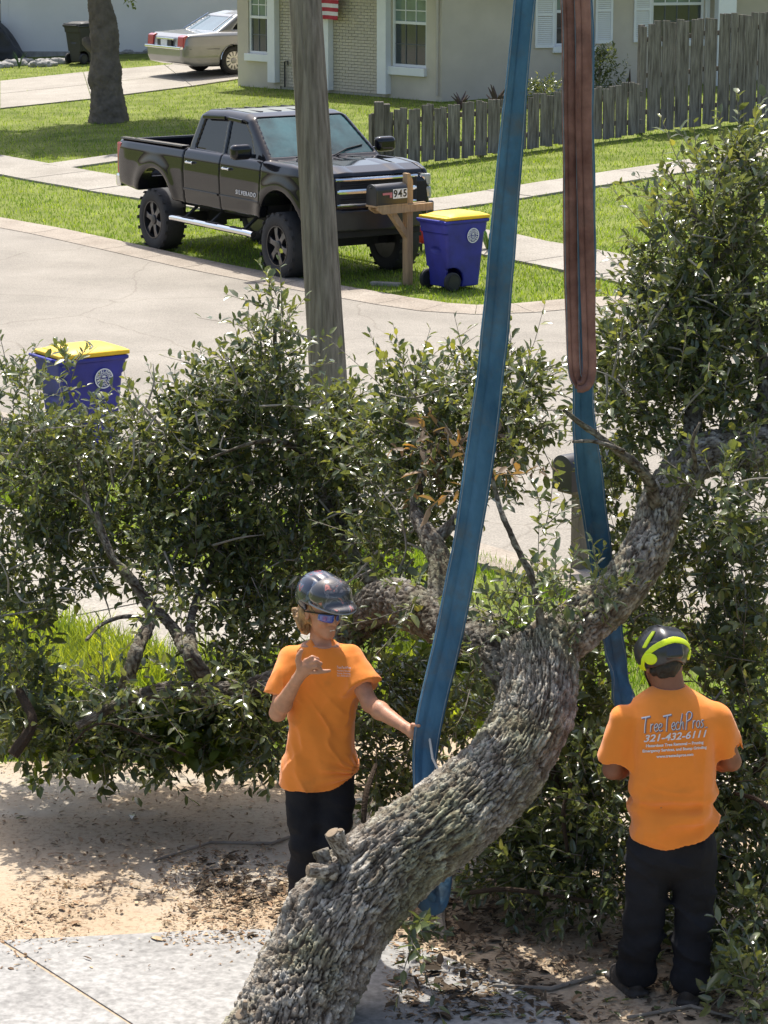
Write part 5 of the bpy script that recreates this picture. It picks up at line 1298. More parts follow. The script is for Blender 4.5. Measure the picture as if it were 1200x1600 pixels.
brush('brush_pile', 'low leafy branches on the ground at left edge of driveway', [(40, 1120, 55, 50, 14.8, .3, 80), (110, 1150, 60, 32, 14.6, .3, 60), (20, 1060, 35, 40, 14.9, .25, 40), (190, 1165, 50, 22, 14.6, .25, 40), (170, 1110, 40, 30, 14.9, .2, 30)],
      [[(30, 1080, 14.6, 7), (50, 1130, 14.4, 9), (20, 1180, 14.3, 10)], [(100, 1180, 14.3, 2), (160, 1130, 14.3, 2), (290, 1180, 14.3, 2)]])
brush('brush_pile', 'leafy branches on the ground behind the first worker', [(330, 1130, 60, 40, 14.9, .3, 70), (395, 1120, 40, 60, 14.7, .25, 70), (280, 1160, 50, 26, 14.8, .25, 40), (420, 1165, 25, 30, 14.4, .15, 25), (600, 1215, 45, 28, 14.2, .25, 40), (620, 1180, 30, 40, 14.2, .2, 30)],
      [[(587, 1195, 13.4, 3.5), (572, 1240, 13.2, 5), (568, 1285, 13.1, 4)]])
brush('leafy_sprig', 'small upright leafy sprig in the bottom right corner', [(1180, 1540, 26, 50, 11.9, .12, 26)], [], leaf=.07)
brush('leafy_sprig', 'small leafy sprig hanging from the underside of the trunk', [(640, 1455, 22, 26, 11.95, .06, 7)], [], leaf=.07)
# ================================================================== the two workers
m_skin = mat('skin_light', (.44, .22, .135), .5, .16, 22, spec=.35, sss=.15, bump=.12, bs=160)
m_skin2 = mat('skin_tan', (.235, .095, .055), .5, .12, 14, spec=.35, sss=.1, bump=.12, bs=160)
def shirt_mat(name, dirt):
    m = mat(name, (.80, .235, .032), .85, .07, 5.0, bump=.2, bs=420, spec=.2); n = m.node_tree; b = n.nodes['Principled BSDF']
    b.inputs['Sheen Weight'].default_value = .25
    src = b.inputs['Base Color'].links[0].from_socket
    tc = node(m, 'ShaderNodeTexCoord'); nz = node(m, 'ShaderNodeTexNoise'); nz.inputs['Scale'].default_value = 7; nz.inputs['Detail'].default_value = 6; n.links.new(tc.outputs['Object'], nz.inputs[0])
    rp = node(m, 'ShaderNodeValToRGB'); rp.color_ramp.elements[0].position = .58; rp.color_ramp.elements[1].position = .8; n.links.new(nz.outputs[0], rp.inputs[0])
    mm = node(m, 'ShaderNodeMath', operation='MULTIPLY'); mm.inputs[1].default_value = dirt; n.links.new(rp.outputs[0], mm.inputs[0])
    mx = node(m, 'ShaderNodeMix', data_type='RGBA'); n.links.new(mm.outputs[0], mx.inputs[0]); n.links.new(src, mx.inputs[6]); mx.inputs[7].default_value = (.30, .12, .03, 1); n.links.new(mx.outputs[2], b.inputs['Base Color'])
    return m
m_shirt = shirt_mat('orange_shirt', .55); m_shirt2 = shirt_mat('orange_shirt_b', .3)
m_trous = mat('black_trousers', (.014, .014, .017), .85, .25, 5, bump=.3, bs=150, spec=.2)
m_boot = mat('work_boot', (.035, .028, .024), .75, .3, 12, bump=.4, bs=60)
def V3(p): return np.array(p[:3], float)
def torso(P, stations, yaw=0.0):
    """stations: (z, cx, cy, half width, half depth); superellipse sections"""
    S = np.array(stations); z = P[:, 2]; o = np.argsort(S[:, 0]); S = S[o]
    cx, cy, hw, hd_ = [np.interp(z, S[:, 0], S[:, i]) for i in (1, 2, 3, 4)]
    x = P[:, 0] - cx; y = P[:, 1] - cy; c, s = math.cos(yaw), math.sin(yaw); x, y = x * c + y * s, -x * s + y * c
    q = (np.abs(x / hw) ** 2.5 + np.abs(y / hd_) ** 2.5) ** (1 / 2.5)
    d = (q - 1) * np.minimum(hw, hd_)
    return np.maximum(d, np.maximum(z - S[-1, 0], S[0, 0] - z))
def plane(P, p, n):
    n = np.array(n, float); n /= np.linalg.norm(n); return (P - V3(p)) @ n
def ridge(P, k=4): return (1 - np.abs(vnoise(P))) ** k
def mk(name, f, lo, hi, h, m, parent=None):
    o = link(name, surfnet(f, lo, hi, h, name), m, parent)
    if parent is not None: W_(o, parent)
    return o
def bounds(pts, pad):
    A = np.array([V3(p) for p in pts]); return A.min(0) - pad, A.max(0) + pad
def chain(P, pts, rs, k=.02):
    d = None
    for (a, b, ra, rb) in zip(pts, pts[1:], rs, rs[1:]):
        c = cone(P, V3(a), V3(b), ra, rb); d = c if d is None else smin(d, c, k)
    return d
def head_sdf(P, c, R):
    """c: head centre; R columns right, forward, up"""
    q = (P - V3(c)) @ R; q = q / 1.06
    E = lambda o, r: ellip(q, o, r)
    d = smin(E((0, -.012, .035), (.077, .098, .092)), E((0, .028, -.045), (.060, .066, .085)), .03)
    d = smin(d, E((0, .070, -.102), (.030, .026, .024)), .025)
    d = smin(d, E((0, .078, .012), (.056, .022, .016)), .02)                 # brow
    for s in (-1, 1):
        d = smin(d, E((s * .040, .066, -.032), (.022, .024, .022)), .02)      # cheek
        d = smax(d, -E((s * .032, .103, -.004), (.017, .016, .011)), .012)     # eye socket
        d = smin(d, E((s * .078, -.008, -.015), (.010, .020, .031)), .008)    # ear
        d = np.maximum(d, -E((s * .090, .0, -.013), (.007, .011, .019)))
    d = smin(d, cone(q, (0, .092, .004), (0, .112, -.034), .009, .0125), .012)  # nose
    for s in (-1, 1): d = smin(d, E((s * .012, .100, -.037), (.009, .011, .008)), .006)
    d = smin(d, E((0, .090, -.064), (.025, .010, .007)), .008); d = smin(d, E((0, .088, -.080), (.022, .011, .008)), .008)
    d = np.maximum(d, -E((0, .104, -.0715), (.021, .014, .0028)))            # lip line
    return d

# ------------------------------------------------------------------ first worker, facing the camera, thumb and little finger raised
Y1 = 13.15
A = lambda u, v, dy=0.0: V3(at(u, v, Y1 + dy))
HS = 1.08
hc = A(502, 952, -.02); HR = frame((.60, -.79, -.12))
shR, elR, wrR = A(456, 1030), A(434, 1114, -.10), A(464, 1062, -.30)
shL, elL, wrL = A(546, 1030), A(578, 1100, -.14), A(634, 1137, -.36)
hipR, hipL = A(478, 1200), A(524, 1200); knR, knL = A(478, 1320, -.04), A(522, 1320, -.05); ftR, ftL = V3(g(476, 1440)), V3(g(524, 1436)); anR, anL = ftR + (0, .02, .09), ftL + (0, .02, .09)
kR = A(476, 1045, -.33)
fingersR = [ # shaka hand: base, joint, tip
    [A(479, 1032, -.36), A(488, 1027, -.375), A(496, 1030, -.355), A(489, 1035, -.33)],
    [A(482, 1038, -.37), A(493, 1033, -.39), A(501, 1037, -.37), A(490, 1041, -.34)],
    [A(484, 1044, -.37), A(494, 1041, -.39), A(500, 1044, -.37), A(490, 1047, -.34)],
    [A(486, 1050, -.36), A(497, 1050, -.37), A(506, 1049, -.37), A(515, 1048, -.365)]]
thumbR = [A(469, 1043, -.34), A(466, 1032, -.35), A(467, 1024, -.36), A(471, 1016, -.36)]
def body1(P):
    d = torso(P, [(.86, *A(500, 1200)[:2], .15, .10), (1.05, *A(500, 1150)[:2], .14, .09), (1.28, *A(503, 1080)[:2], .165, .10), (1.42, *A(502, 1035)[:2], .17, .085), (1.50, *A(501, 1010)[:2], .09, .07)], -.2)
    d = smin(d, cone(P, A(501, 1020), A(500, 975, .01), .058, .048), .03)
    d = smin(d, head_sdf(P, hc, HR), .010)
    for s_, e, w_ in ((shR, elR, wrR), (shL, elL, wrL)):
        mid = e + (w_ - e) * .28
        d = smin(d, chain(P, [s_, s_ + (e - s_) * .5, e, mid, w_], [.052, .050, .040, .044, .027]), .03)
    for h_, k_, a_2 in ((hipR, knR, anR), (hipL, knL, anL)): d = smin(d, chain(P, [h_, k_, a_2], [.085, .055, .04]), .03)
    # right hand
    pal = smin(cone(P, wrR, kR, .028, .033), cone(P, kR, A(481, 1041, -.36), .033, .026), .02)
    pal = smin(pal, cone(P, A(478, 1033, -.355), A(484, 1050, -.355), .015, .013), .012)
    for f_ in fingersR: pal = smin(pal, chain(P, f_, [.0115, .0110, .0102, .0088], .004), .003)
    pal = smin(pal, chain(P, thumbR, [.019, .0150, .0130, .0105], .006), .008)
    d = smin(d, pal, .012)
    # left hand round the strap
    hL = wrL + (A(650, 1147, -.40) - wrL) * .75
    pal = smin(cone(P, wrL, hL, .025, .032), cone(P, hL, A(650, 1150, -.38), .028, .022), .02)
    for i in range(4):
        b0_ = A(648, 1139 + i * 6.5, -.375); pal = smin(pal, chain(P, [b0_, A(657, 1141 + i * 6.5, -.35), A(668, 1144 + i * 6.5, -.345)], [.0105, .0098, .0085], .004), .005)
    pal = smin(pal, chain(P, [hL, A(645, 1133, -.42), A(655, 1134, -.455)], [.014, .012, .009], .006), .008)
    return smin(d, pal, .012)
lo, hi = bounds([ftR, ftL, elR, wrL, A(503, 915), A(670, 1150, -.45), A(430, 1114, -.1), A(500, 1100, .16)], .07)
me1 = surfnet(body1, lo, hi, .0068, 'person'); p1 = link('person', me1, m_skin)
tag(p1, 'man in orange shirt and dark helmet raising thumb and little finger', 'person', 'tree workers')
R1 = p1
# shirt
def shirt1(P):
    z = P[:, 2]
    st = [(.66, *A(498, 1240)[:2], .186, .142), (.80, *A(498, 1205)[:2], .186, .142), (.93, *A(500, 1165)[:2], .170, .130), (1.10, *A(501, 1130)[:2], .160, .118), (1.28, *A(504, 1080)[:2], .180, .120), (1.40, *A(503, 1040)[:2], .188, .105), (1.455, *A(502, 1022)[:2], .160, .085), (1.50, *A(502, 1008)[:2], .075, .065), (1.525, *A(502, 1004)[:2], .052, .052)]
    d = torso(P, st, -.2)
    for s_, e, r1_, fr in ((shR, elR, .088, .70), (shL, elL, .090, .62)):
        ax = e - s_; ax = ax / np.linalg.norm(ax); en = s_ + (e - s_) * fr
        sl = cone(P, s_ + np.array([0, 0, -.005]), en + ax * .1, .078, r1_ + .02)
        sl = np.maximum(sl, plane(P, en, ax)); sl = np.maximum(sl, -cone(P, en - ax * .005, en + ax * .3, .056, .072)); d = smin(d, sl, .035)
    # folds: long diagonals from the left shoulder to the right hip, gathers near the hem
    q = P - A(500, 1120); x, zz_ = q[:, 0], q[:, 2]
    amt = np.clip((1.36 - z) / .30, 0, 1)
    ph = (x * .78 + zz_ * .62) * 30 + 2.2 * fbm(P * 4.5, 2)
    fold = .014 * np.sin(ph) * amt * np.clip(1.3 - np.abs(x) / .15, .25, 1) * (.35 + .65 * np.clip(vnoise(P * 5.0) + .5, 0, 1))
    g2 = np.clip((.98 - z) / .14, 0, 1); r = np.hypot(x - .165, z - .86)
    fold = fold + .012 * g2 * np.sin(np.arctan2(z - .86, x - .20) * 16 + fbm(P * 6, 2)) * np.exp(-(r / .22) ** 2) - .022 * np.exp(-(r / .055) ** 2)
    fold = fold + .014 * fbm(P * np.array([7, 7, 5]), 3)
    D1 = np.stack([(P[:, 0] * .78 + P[:, 2] * .62) * 13, P[:, 1] * 6, (P[:, 2] * .78 - P[:, 0] * .62) * 3.2], 1)
    fold = fold - .022 * amt * ridge(D1 + 3.3, 5) * np.clip(1.3 - np.abs(x) / .14, .15, 1) - .010 * ridge(P * np.array([9, 9, 6]) + 7, 6) * np.clip((1.42 - z) / .1, 0, 1)
    d = d + fold * .9
    hem = .755 + .085 * np.clip((x + .02) / .2, 0, 1) ** 1.5 - .006 * np.sin(x * 26)
    d = np.maximum(d, hem - z)
    nk = A(503, 1000, -.03); d = np.maximum(d, -ellip(P, nk + np.array([.012, -.035, .022]), (.072, .085, .055)))
    return d * .8
lo, hi = bounds([A(420, 1090, -.14), A(598, 1090, -.2), A(500, 1000), A(500, 1260), A(500, 1100, .2)], .05)
sh1 = mk('shirt', shirt1, lo, hi, .0072, m_shirt, R1)
def trou1(P):
    d = ellip(P, A(500, 1205), (.158, .108, .15))
    for h_, k_, a_2, s in ((hipR, knR, anR, -1), (hipL, knL, anL, 1)): d = smin(d, chain(P, [h_, k_, a_2], [.100, .080, .074]), .03)
    d = d + .010 * fbm(P * np.array([8, 8, 14]), 3) + .004 * np.sin(P[:, 2] * 40 + 3 * fbm(P * 3, 2)) - .012 * ridge(np.stack([P[:, 0] * 5, P[:, 1] * 5, P[:, 2] * 11 + P[:, 0] * 6], 1), 5)
    return np.maximum(d, .055 - P[:, 2]) * .85
lo, hi = bounds([A(440, 1180), A(560, 1180, .15), ftR, ftL, A(500, 1200, -.2)], .06)
mk('trousers', trou1, lo, hi, .011, m_trous, R1)
def boots(P, feet, d_):
    d = None; d_ = np.array(d_)
    for f_, yaw in feet:
        R = frame((math.sin(yaw) * d_[0] + math.cos(yaw) * d_[1] * 0 + math.sin(yaw), d_[1] * math.cos(yaw), 0)); q = (P - f_) @ R
        b = smin(ellip(q, (0, .075, .045), (.052, .125, .05)), ellip(q, (0, -.045, .06), (.045, .06, .07)), .03)
        b = smin(b, cone(q, (0, -.02, .06), (0, -.01, .15), .045, .042), .03); b = np.maximum(b, -q[:, 2] + .004)
        so_ = np.maximum(np.maximum(np.maximum(np.abs(q[:, 0]) - .054, np.abs(q[:, 1] - .045) - .155), q[:, 2] - .028), .002 - q[:, 2]); so_ = np.maximum(so_, np.hypot(q[:, 0] * 1.6, (q[:, 1] - .045)) - .165)
        b = np.minimum(b, so_); d = b if d is None else np.minimum(d, b)
    return d
for f_, yw in ((ftR, -.25), (ftL, .3)):
    mk('boot', lambda P, f_=f_, yw=yw: boots(P, [(f_, yw)], (0, -1)), f_ - (.2, .25, .01), f_ + (.2, .2, .22), .009, m_boot, R1)
# hair
m_hair = mat('blond_hair', (.22, .11, .04), .5, .4, 45, bump=.9, bs=170, stretch=(1, 1, .25), col2=(.52, .32, .14))
def hair1(P):
    q = (P - V3(hc)) @ HR
    d = np.minimum(ellip(q, (0, -.038, .005), (.094, .098, .095)), smin(ellip(q, (.062, -.062, -.055), (.040, .052, .075)), smin(ellip(q, (-.062, -.062, -.06), (.040, .052, .075)), ellip(q, (0, -.095, -.06), (.068, .042, .080)), .02), .02))
    d = d + .013 * np.sin(q[:, 2] * 62 + 2.5 * np.sin(q[:, 0] * 30) + q[:, 1] * 60) + .016 * fbm(P * np.array([34, 34, 14]), 3)
    d = np.maximum(d, q[:, 1] - .012 - .03 * (q[:, 2] > -.005)); d = np.maximum(d, q[:, 2] - .045)
    return d * .7
mk('hair', hair1, hc - .17, hc + .17, .0045, m_hair, R1)
# helmet with dark patterned shell and a raised smoky visor
def helmet_pattern(name, base, cols, sc, rough=.18):
    m = bpy.data.materials.new(name); m.use_nodes = True; n = m.node_tree; b = n.nodes['Principled BSDF']; b.inputs['Roughness'].default_value = rough; b.inputs['Coat Weight'].default_value = .6; b.inputs['Coat Roughness'].default_value = .08
    tc = node(m, 'ShaderNodeTexCoord'); nz = node(m, 'ShaderNodeTexNoise'); nz.inputs['Scale'].default_value = sc; nz.inputs['Detail'].default_value = 2; nz.inputs['Distortion'].default_value = 1.2; n.links.new(tc.outputs['Object'], nz.inputs[0])
    rp = node(m, 'ShaderNodeValToRGB'); rp.color_ramp.interpolation = 'EASE'; e = rp.color_ramp.elements; e[0].position = 0; e[0].color = (*base, 1); e[1].position = .52; e[1].color = (*base, 1)
    for p_, c in cols: k = e.new(p_); k.color = (*c, 1)
    n.links.new(nz.outputs[0], rp.inputs[0]); n.links.new(rp.outputs[0], b.inputs['Base Color']); return m
m_helm = helmet_pattern('helmet_navy', (.018, .024, .045), [(.57, (.08, .11, .17)), (.63, (.03, .04, .07)), (.67, (.38, .05, .06)), (.70, (.03, .04, .07))], 16)
m_visor = helmet_pattern('visor_smoke', (.045, .045, .05), [(.56, (.13, .12, .125)), (.62, (.05, .05, .055)), (.655, (.45, .17, .14)), (.69, (.06, .06, .065))], 13, .12)
def helm1(P):
    q = (P - V3(hc)) @ HR; q = (q - np.array([0, -.004, .022])) / np.array([1.04, 1.05, 1.00])
    d = ellip(q, (0, -.005, .055), (.112, .140, .118))
    d = np.maximum(d, .028 - q[:, 2] + .035 * np.clip(-q[:, 1] / .1, 0, 1) * 0)
    d = np.minimum(d, np.maximum(ellip(q, (0, -.03, .03), (.106, .115, .085)), np.maximum(q[:, 1] - .0, -.035 - q[:, 2])))
    d = np.maximum(d, -ellip(q, (0, -.005, .03), (.089, .112, .10)))
    for s in (-.055, 0, .055): d = d + .003 * np.exp(-((q[:, 0] - s) / .008) ** 2) * (q[:, 2] > .10)
    return d
mk('helmet', helm1, hc - (.22, .22, .12), hc + (.22, .22, .26), .0048, m_helm, R1)
def visor1(P):
    q = (P - V3(hc)) @ HR; q = (q - np.array([0, .0, .024])) / np.array([1.04, 1.05, 1.00])
    o = smin(ellip(q, (0, .055, .078), (.107, .112, .088)), ellip(q, (0, .135, .040), (.088, .085, .022)), .035)
    i = ellip(q, (0, .035, .045), (.098, .10, .09))
    d = np.maximum(o, -i); d = np.maximum(d, .030 - q[:, 2] - .0 * q[:, 1]); d = np.maximum(d, .015 - q[:, 1] + .25 * (q[:, 2] - .05))
    return d
vis = mk('visor', visor1, hc - (.3, .3, .06), hc + (.3, .3, .22), .0048, m_visor, R1)
rim = []
for t in np.linspace(-1.9, 1.9, 26):
    x = .106 * math.sin(t); y = .05 + .17 * max(0, math.cos(t)) - .04 * max(0, -math.cos(t)) * 1.4; z_r = .040 - .010 * max(0, math.cos(t)) + .03 * max(0, -math.cos(t))
    rim.append(tuple(V3(hc) + HR @ np.array([x * 1.04, y * 1.05, z_r + .024])))
o = MB().tube(rim, .0045, 7).build('visor_rim', mat('rim_grey', (.22, .23, .24), .3, .05), R1, True); W_(o, R1)
# sunglasses
m_blue_l = mat('blue_lens', (.012, .05, .34), .06, .4, 20, spec=1.0, coat=.8); m_frame = mat('glasses_frame', (.012, .012, .013), .35, .1)
def hp(x, y, z): return V3(hc) + HR @ (np.array([x, y, z]) * 1.09)
gl = empty('sunglasses', tuple(hc)); gl.parent = p1
for s in (-1, 1):
    V = []; Q = []; n1, n2 = 8, 5
    for i in range(n1 + 1):
        for j in range(n2 + 1):
            a = i / n1; b = j / n2; x = s * (.006 + .058 * a); z = .012 - .040 * b * (1 - .25 * a ** 3) ; y = .111 - .060 * (a ** 2) * .75 - .004 * b
            V.append(hp(x, y, z))
    for i in range(n1):
        for j in range(n2): Q.append((i * (n2 + 1) + j, (i + 1) * (n2 + 1) + j, (i + 1) * (n2 + 1) + j + 1, i * (n2 + 1) + j + 1))
    me = npmesh('lens', np.array(V), quads=Q); o = link('lens', me, m_blue_l, gl); md = o.modifiers.new('t', 'SOLIDIFY'); md.thickness = .003; md.offset = 0; o.matrix_parent_inverse = pw(gl).inverted()
    mb = MB(); mb.tube([hp(s * .004, .114, .014), hp(s * .035, .100, .016), hp(s * .064, .068, .014), hp(s * .080, .01, .004), hp(s * .082, -.02, -.002)], .0042, 7); o = mb.build('temple_arm', m_frame, gl, True); o.matrix_parent_inverse = pw(gl).inverted()
mb = MB(); mb.tube([hp(-.008, .114, .010), hp(.008, .114, .010)], .004, 6); o = mb.build('bridge', m_frame, gl); o.matrix_parent_inverse = pw(gl).inverted()
mb = MB(); mb.box((0, 0, 0), (.028, .006, .0045), Matrix(HR.tolist())); mb.v = [tuple(np.array(v) + hp(0, .0925, -.0715)) for v in mb.v]; o = mb.build('teeth', mat('teeth', (.75, .72, .66), .3, .03), R1); W_(o, R1)
def print_on(target, s, size, u, v, Yf, mt, shear=0.0, width=None, tilt=0.0, off=0.0, name='print', spacing=1.0, height=None):
    """flat shirt print laid on the cloth"""
    me = text_mesh(s, size, 0.0, shear, spacing, offset=off) if isinstance(s, str) else s
    bm = bmesh.new(); bm.from_mesh(me); bmesh.ops.triangulate(bm, faces=bm.faces)
    for _k in range(3): bmesh.ops.subdivide_edges(bm, edges=[e for e in bm.edges if e.calc_length() > .010], cuts=1); bmesh.ops.triangulate(bm, faces=bm.faces)
    bm.to_mesh(me); bm.free(); n = len(me.vertices); co = np.zeros(n * 3); me.vertices.foreach_get('co', co); co = co.reshape(-1, 3)
    if width: co[:, 0] *= width / (co[:, 0].max() - co[:, 0].min())
    if height: co[:, 1] *= height / (co[:, 1].max() - co[:, 1].min())
    c = at(u, v, Yf); co[:, 1] += co[:, 0] * tilt
    tm = target.data; bv = BVHTree.FromPolygons([v_.co[:] for v_ in tm.vertices], [p_.vertices[:] for p_ in tm.polygons])
    inv = Vector((0, 1, -.28)).normalized(); out = []
    for x, y, _ in co:
        o_ = Vector((c.x + x, Yf - .6, c.z + y + .6 * .28)); h = bv.ray_cast(o_, inv)
        out.append((h[0] - inv * .0035)[:] if h[0] else (c.x + x, Yf, c.z + y))
    me.vertices.foreach_set('co', np.array(out, dtype=np.float32).ravel()); me.update()
    o = link(name, me, mt, target); o.matrix_parent_inverse = (pw(target.parent) @ target.matrix_parent_inverse).inverted() if target.parent else Matrix()
    return o
m_print = mat('print_grey', (.62, .60, .62), .7, .05); m_print2 = mat('print_outline', (.16, .12, .15), .7, .05)
print_on(sh1, 'TreeTechPros', .02, 537, 1043, Y1 - .12, m_print, .2, .07, -.04)
for k, t in enumerate(('Hazardous Removal', 'Stump Grinding', '321-432-6111')): print_on(sh1, t, .012, 537, 1048 + 4 * k, Y1 - .12, m_print, 0, .066, -.04)

# ------------------------------------------------------------------ second worker, back to the camera
Y2 = 12.2
B = lambda u, v, dy=0.0: V3(at(u, v, Y2 + dy))
hc2 = B(1035, 1035, .07); HR2 = frame((-.33, .92, -.30))
sL, eL, wL = B(975, 1118), B(957, 1203, .02), B(990, 1200, .30); sR, eR_, wR = B(1122, 1115), B(1143, 1190, .04), B(1095, 1190, .32)
hpL, hpR = B(1018, 1325), B(1080, 1325); kL2, kR2 = B(1009, 1430, .02), B(1084, 1430, .03)
fL, fR = V3(g(985, 1548)), V3(g(1078, 1562)); aL, aR = fL + (.02, -.01, .09), fR + (.0, -.01, .09)
def body2(P):
    d = torso(P, [(.80, *B(1050, 1320)[:2], .17, .12), (1.05, *B(1050, 1240)[:2], .17, .12), (1.28, *B(1050, 1170)[:2], .19, .12), (1.43, *B(1050, 1115)[:2], .165, .095), (1.52, *B(1049, 1090, .03)[:2], .10, .08)], 0)
    d = smin(d, cone(P, B(1050, 1095, .03), B(1044, 1050, .05), .070, .064), .035)
    d = smin(d, head_sdf(P, hc2, HR2), .02)
    for s_, e, w_ in ((sL, eL, wL), (sR, eR_, wR)):
        mid = e + (w_ - e) * .28; s_ = s_ + np.array([0, 0, -.035]); d = smin(d, chain(P, [s_, s_ + (e - s_) * .5, e, mid, w_], [.052, .050, .043, .046, .030]), .03)
        hn = w_ + (w_ - e) / np.linalg.norm(w_ - e) * .05
        pal = cone(P, w_, hn, .028, .034)
        for i in range(4): b_2 = hn + np.array([0, .01, .024 - i * .016]); pal = smin(pal, chain(P, [b_2, b_2 + (0, .045, -.004), b_2 + (0, .07, -.024), b_2 + (0, .06, -.045)], [.0105, .0105, .0098, .0085], .004), .006)
        pal = smin(pal, chain(P, [w_ + (0, .01, .02), hn + (0, .01, .045), hn + (0, .04, .055)], [.014, .012, .0095], .006), .008)
        d = smin(d, pal, .012)
    for h_, k_, a_2 in ((hpL, kL2, aL), (hpR, kR2, aR)): d = smin(d, chain(P, [h_, k_, a_2], [.095, .062, .045]), .03)
    return d
lo, hi = bounds([fL, fR, B(938, 1200), B(1165, 1190), B(1035, 985), wL + (0, .2, 0), B(1050, 1200, -.16)], .08)
p2 = link('person', surfnet(body2, lo, hi, .0085, 'person'), m_skin2)
tag(p2, 'man seen from behind in orange printed shirt and yellow striped helmet', 'person', 'tree workers')
def shirt2(P):
    z = P[:, 2]
    zz = lambda v: float(B(1050, v)[2])
    st = [(zz(1345), *B(1056, 1340)[:2], .207, .148), (zz(1300), *B(1056, 1300)[:2], .209, .150), (zz(1250), *B(1055, 1250)[:2], .198, .142), (zz(1200), *B(1052, 1200)[:2], .190, .138), (zz(1150), *B(1050, 1150)[:2], .200, .138), (zz(1115), *B(1049, 1115)[:2], .205, .124), (zz(1097), *B(1048, 1097, .02)[:2], .185, .105), (zz(1082), *B(1047, 1082, .03)[:2], .105, .085), (zz(1074), *B(1047, 1074, .04)[:2], .070, .070)]
    d = torso(P, st, 0.0)
    for s_, e, fr in ((sL, eL, .80), (sR, eR_, .80)):
        ax = e - s_; ax = ax / np.linalg.norm(ax); en = s_ + (e - s_) * fr
        sl = cone(P, s_ + np.array([0, 0, -.022]), en + ax * .1, .072, .094)
        sl = np.maximum(sl, plane(P, en, ax + np.array([0, 0, -.15]))); sl = np.maximum(sl, -cone(P, en - ax * .005, en + ax * .3, .060, .080)); d = smin(d, sl, .035)
    q = P - B(1050, 1240); x = q[:, 0]; zq = q[:, 2]
    amt = np.clip((zz(1175) - z) / .2, 0, 1)
    # waist gather: a horizontal roll and diagonals to the right hip
    fold = -.016 * np.exp(-((zq + .03 * x - .012) / .018) ** 2) * np.clip((x + .22) / .2, 0, 1) * np.clip(1.3 - np.abs(x) / .18, .1, 1) + .013 * np.exp(-((zq + .03 * x + .030) / .022) ** 2)
    fold = fold + .013 * amt * np.sin((x * .5 - zq * 1.0) * 40 + 2.5 * fbm(P * 4, 2)) * np.clip(.4 + vnoise(P * 4.2), 0, 1)
    fold = fold + .006 * np.sin(x * 42 + fbm(P * 3, 2) * 2) * np.clip((zz(1130) - z) / .1, 0, 1) * np.clip(np.abs(x) / .2 - .4, 0, 1) + .012 * fbm(P * np.array([6, 6, 5]), 3)
    D2 = np.stack([P[:, 0] * 3.5, P[:, 1] * 5, (P[:, 2] + P[:, 0] * .18) * 15], 1)
    fold = fold - .013 * amt * ridge(D2 + 1.7, 5) * np.clip(1.25 - np.abs(x) / .19, .15, 1) - .010 * ridge(np.stack([P[:, 0] * 11, P[:, 1] * 8, P[:, 2] * 3], 1) + 4, 6) * np.clip((zz(1125) - z) / .1, 0, 1)
    d = d + fold
    hem = zz(1312) + .05 * (np.abs(x + .035) / .2) ** 2 + .02 * np.clip(x / .2, 0, 1) + .006 * np.sin(x * 30)
    d = np.maximum(d, hem - z)
    d = np.maximum(d, -ellip(P, B(1046, 1066, .05), (.078, .085, .040)))
    return d * .8
lo, hi = bounds([B(930, 1190, -.1), B(1170, 1190, .15), B(1050, 1070), B(1050, 1340), B(1050, 1200, .22), B(1050, 1200, -.2)], .04)
sh2 = mk('shirt', shirt2, lo, hi, .0078, m_shirt2, p2)
def trou2(P):
    d = ellip(P, B(1050, 1325), (.195, .135, .16))
    for h_, k_, a_2 in ((hpL, kL2, aL), (hpR, kR2, aR)): d = smin(d, chain(P, [h_, k_, a_2], [.116, .092, .088]), .025)
    z = P[:, 2]
    d = d + .011 * fbm(P * np.array([8, 8, 13]), 3) + .006 * np.sin(z * 46 + 3 * fbm(P * 3, 2)) * np.clip((.45 - z) / .2, 0, 1) - .014 * ridge(np.stack([P[:, 0] * 5, P[:, 1] * 5, P[:, 2] * 11 + P[:, 0] * 6], 1), 5)
    return np.maximum(d, .05 - z) * .85
lo, hi = bounds([B(960, 1300, .2), B(1140, 1300, -.2), fL, fR], .1)
mk('trousers', trou2, lo, hi, .011, m_trous, p2)
for f_, yw in ((fL, -.35), (fR, .25)):
    mk('boot', lambda P, f_=f_, yw=yw: boots(P, [(f_, yw)], (0, 1)), f_ - (.2, .2, .01), f_ + (.2, .26, .22), .009, m_boot, p2)
m_hair2 = mat('dark_hair', (.012, .010, .009), .6, .3, 30, bump=.6, bs=160)
mk('hair', lambda P: (lambda q: np.maximum(ellip(q, (0, -.022, .012), (.084, .098, .100)) + .006 * fbm(P * 40, 2), np.maximum(q[:, 1] - .02, -.075 - q[:, 2])))((P - V3(hc2)) @ HR2), hc2 - .15, hc2 + .15, .005, m_hair2, p2)
m_hb = mat('helmet_black', (.016, .017, .024), .35, .3, 9, coat=.3); m_hy = mat('helmet_yellow', (.66, .80, .010), .4, .05, 6)
def dome2(q): return ellip(q, (0, -.005, .056), (.126, .150, .120))
def low2(q): return .004 - q[:, 2] - .03 * np.clip(np.abs(q[:, 0]) / .1, 0, 1) + .02 * np.cos(q[:, 1] * 20) * 0
def helm2(P):
    q = (P - V3(hc2)) @ HR2; d = np.maximum(dome2(q), low2(q))
    d = np.maximum(d, -ellip(q, (0, -.005, .03), (.097, .12, .10)))
    d = np.minimum(d, rbox(q, (0, -.136, .045), (.046, .018, .032), .014))                                   # rear adjuster
    for a in (-.06, -.02, .02, .06):
        d = np.maximum(d, -(ellip(q, (a, -.03, .168), (.010, .05, .012))))
    return d + .004 * np.sin(q[:, 0] * 55) * (q[:, 2] > .10)
mk('helmet', helm2, hc2 - .2, hc2 + .24, .005, m_hb, p2)
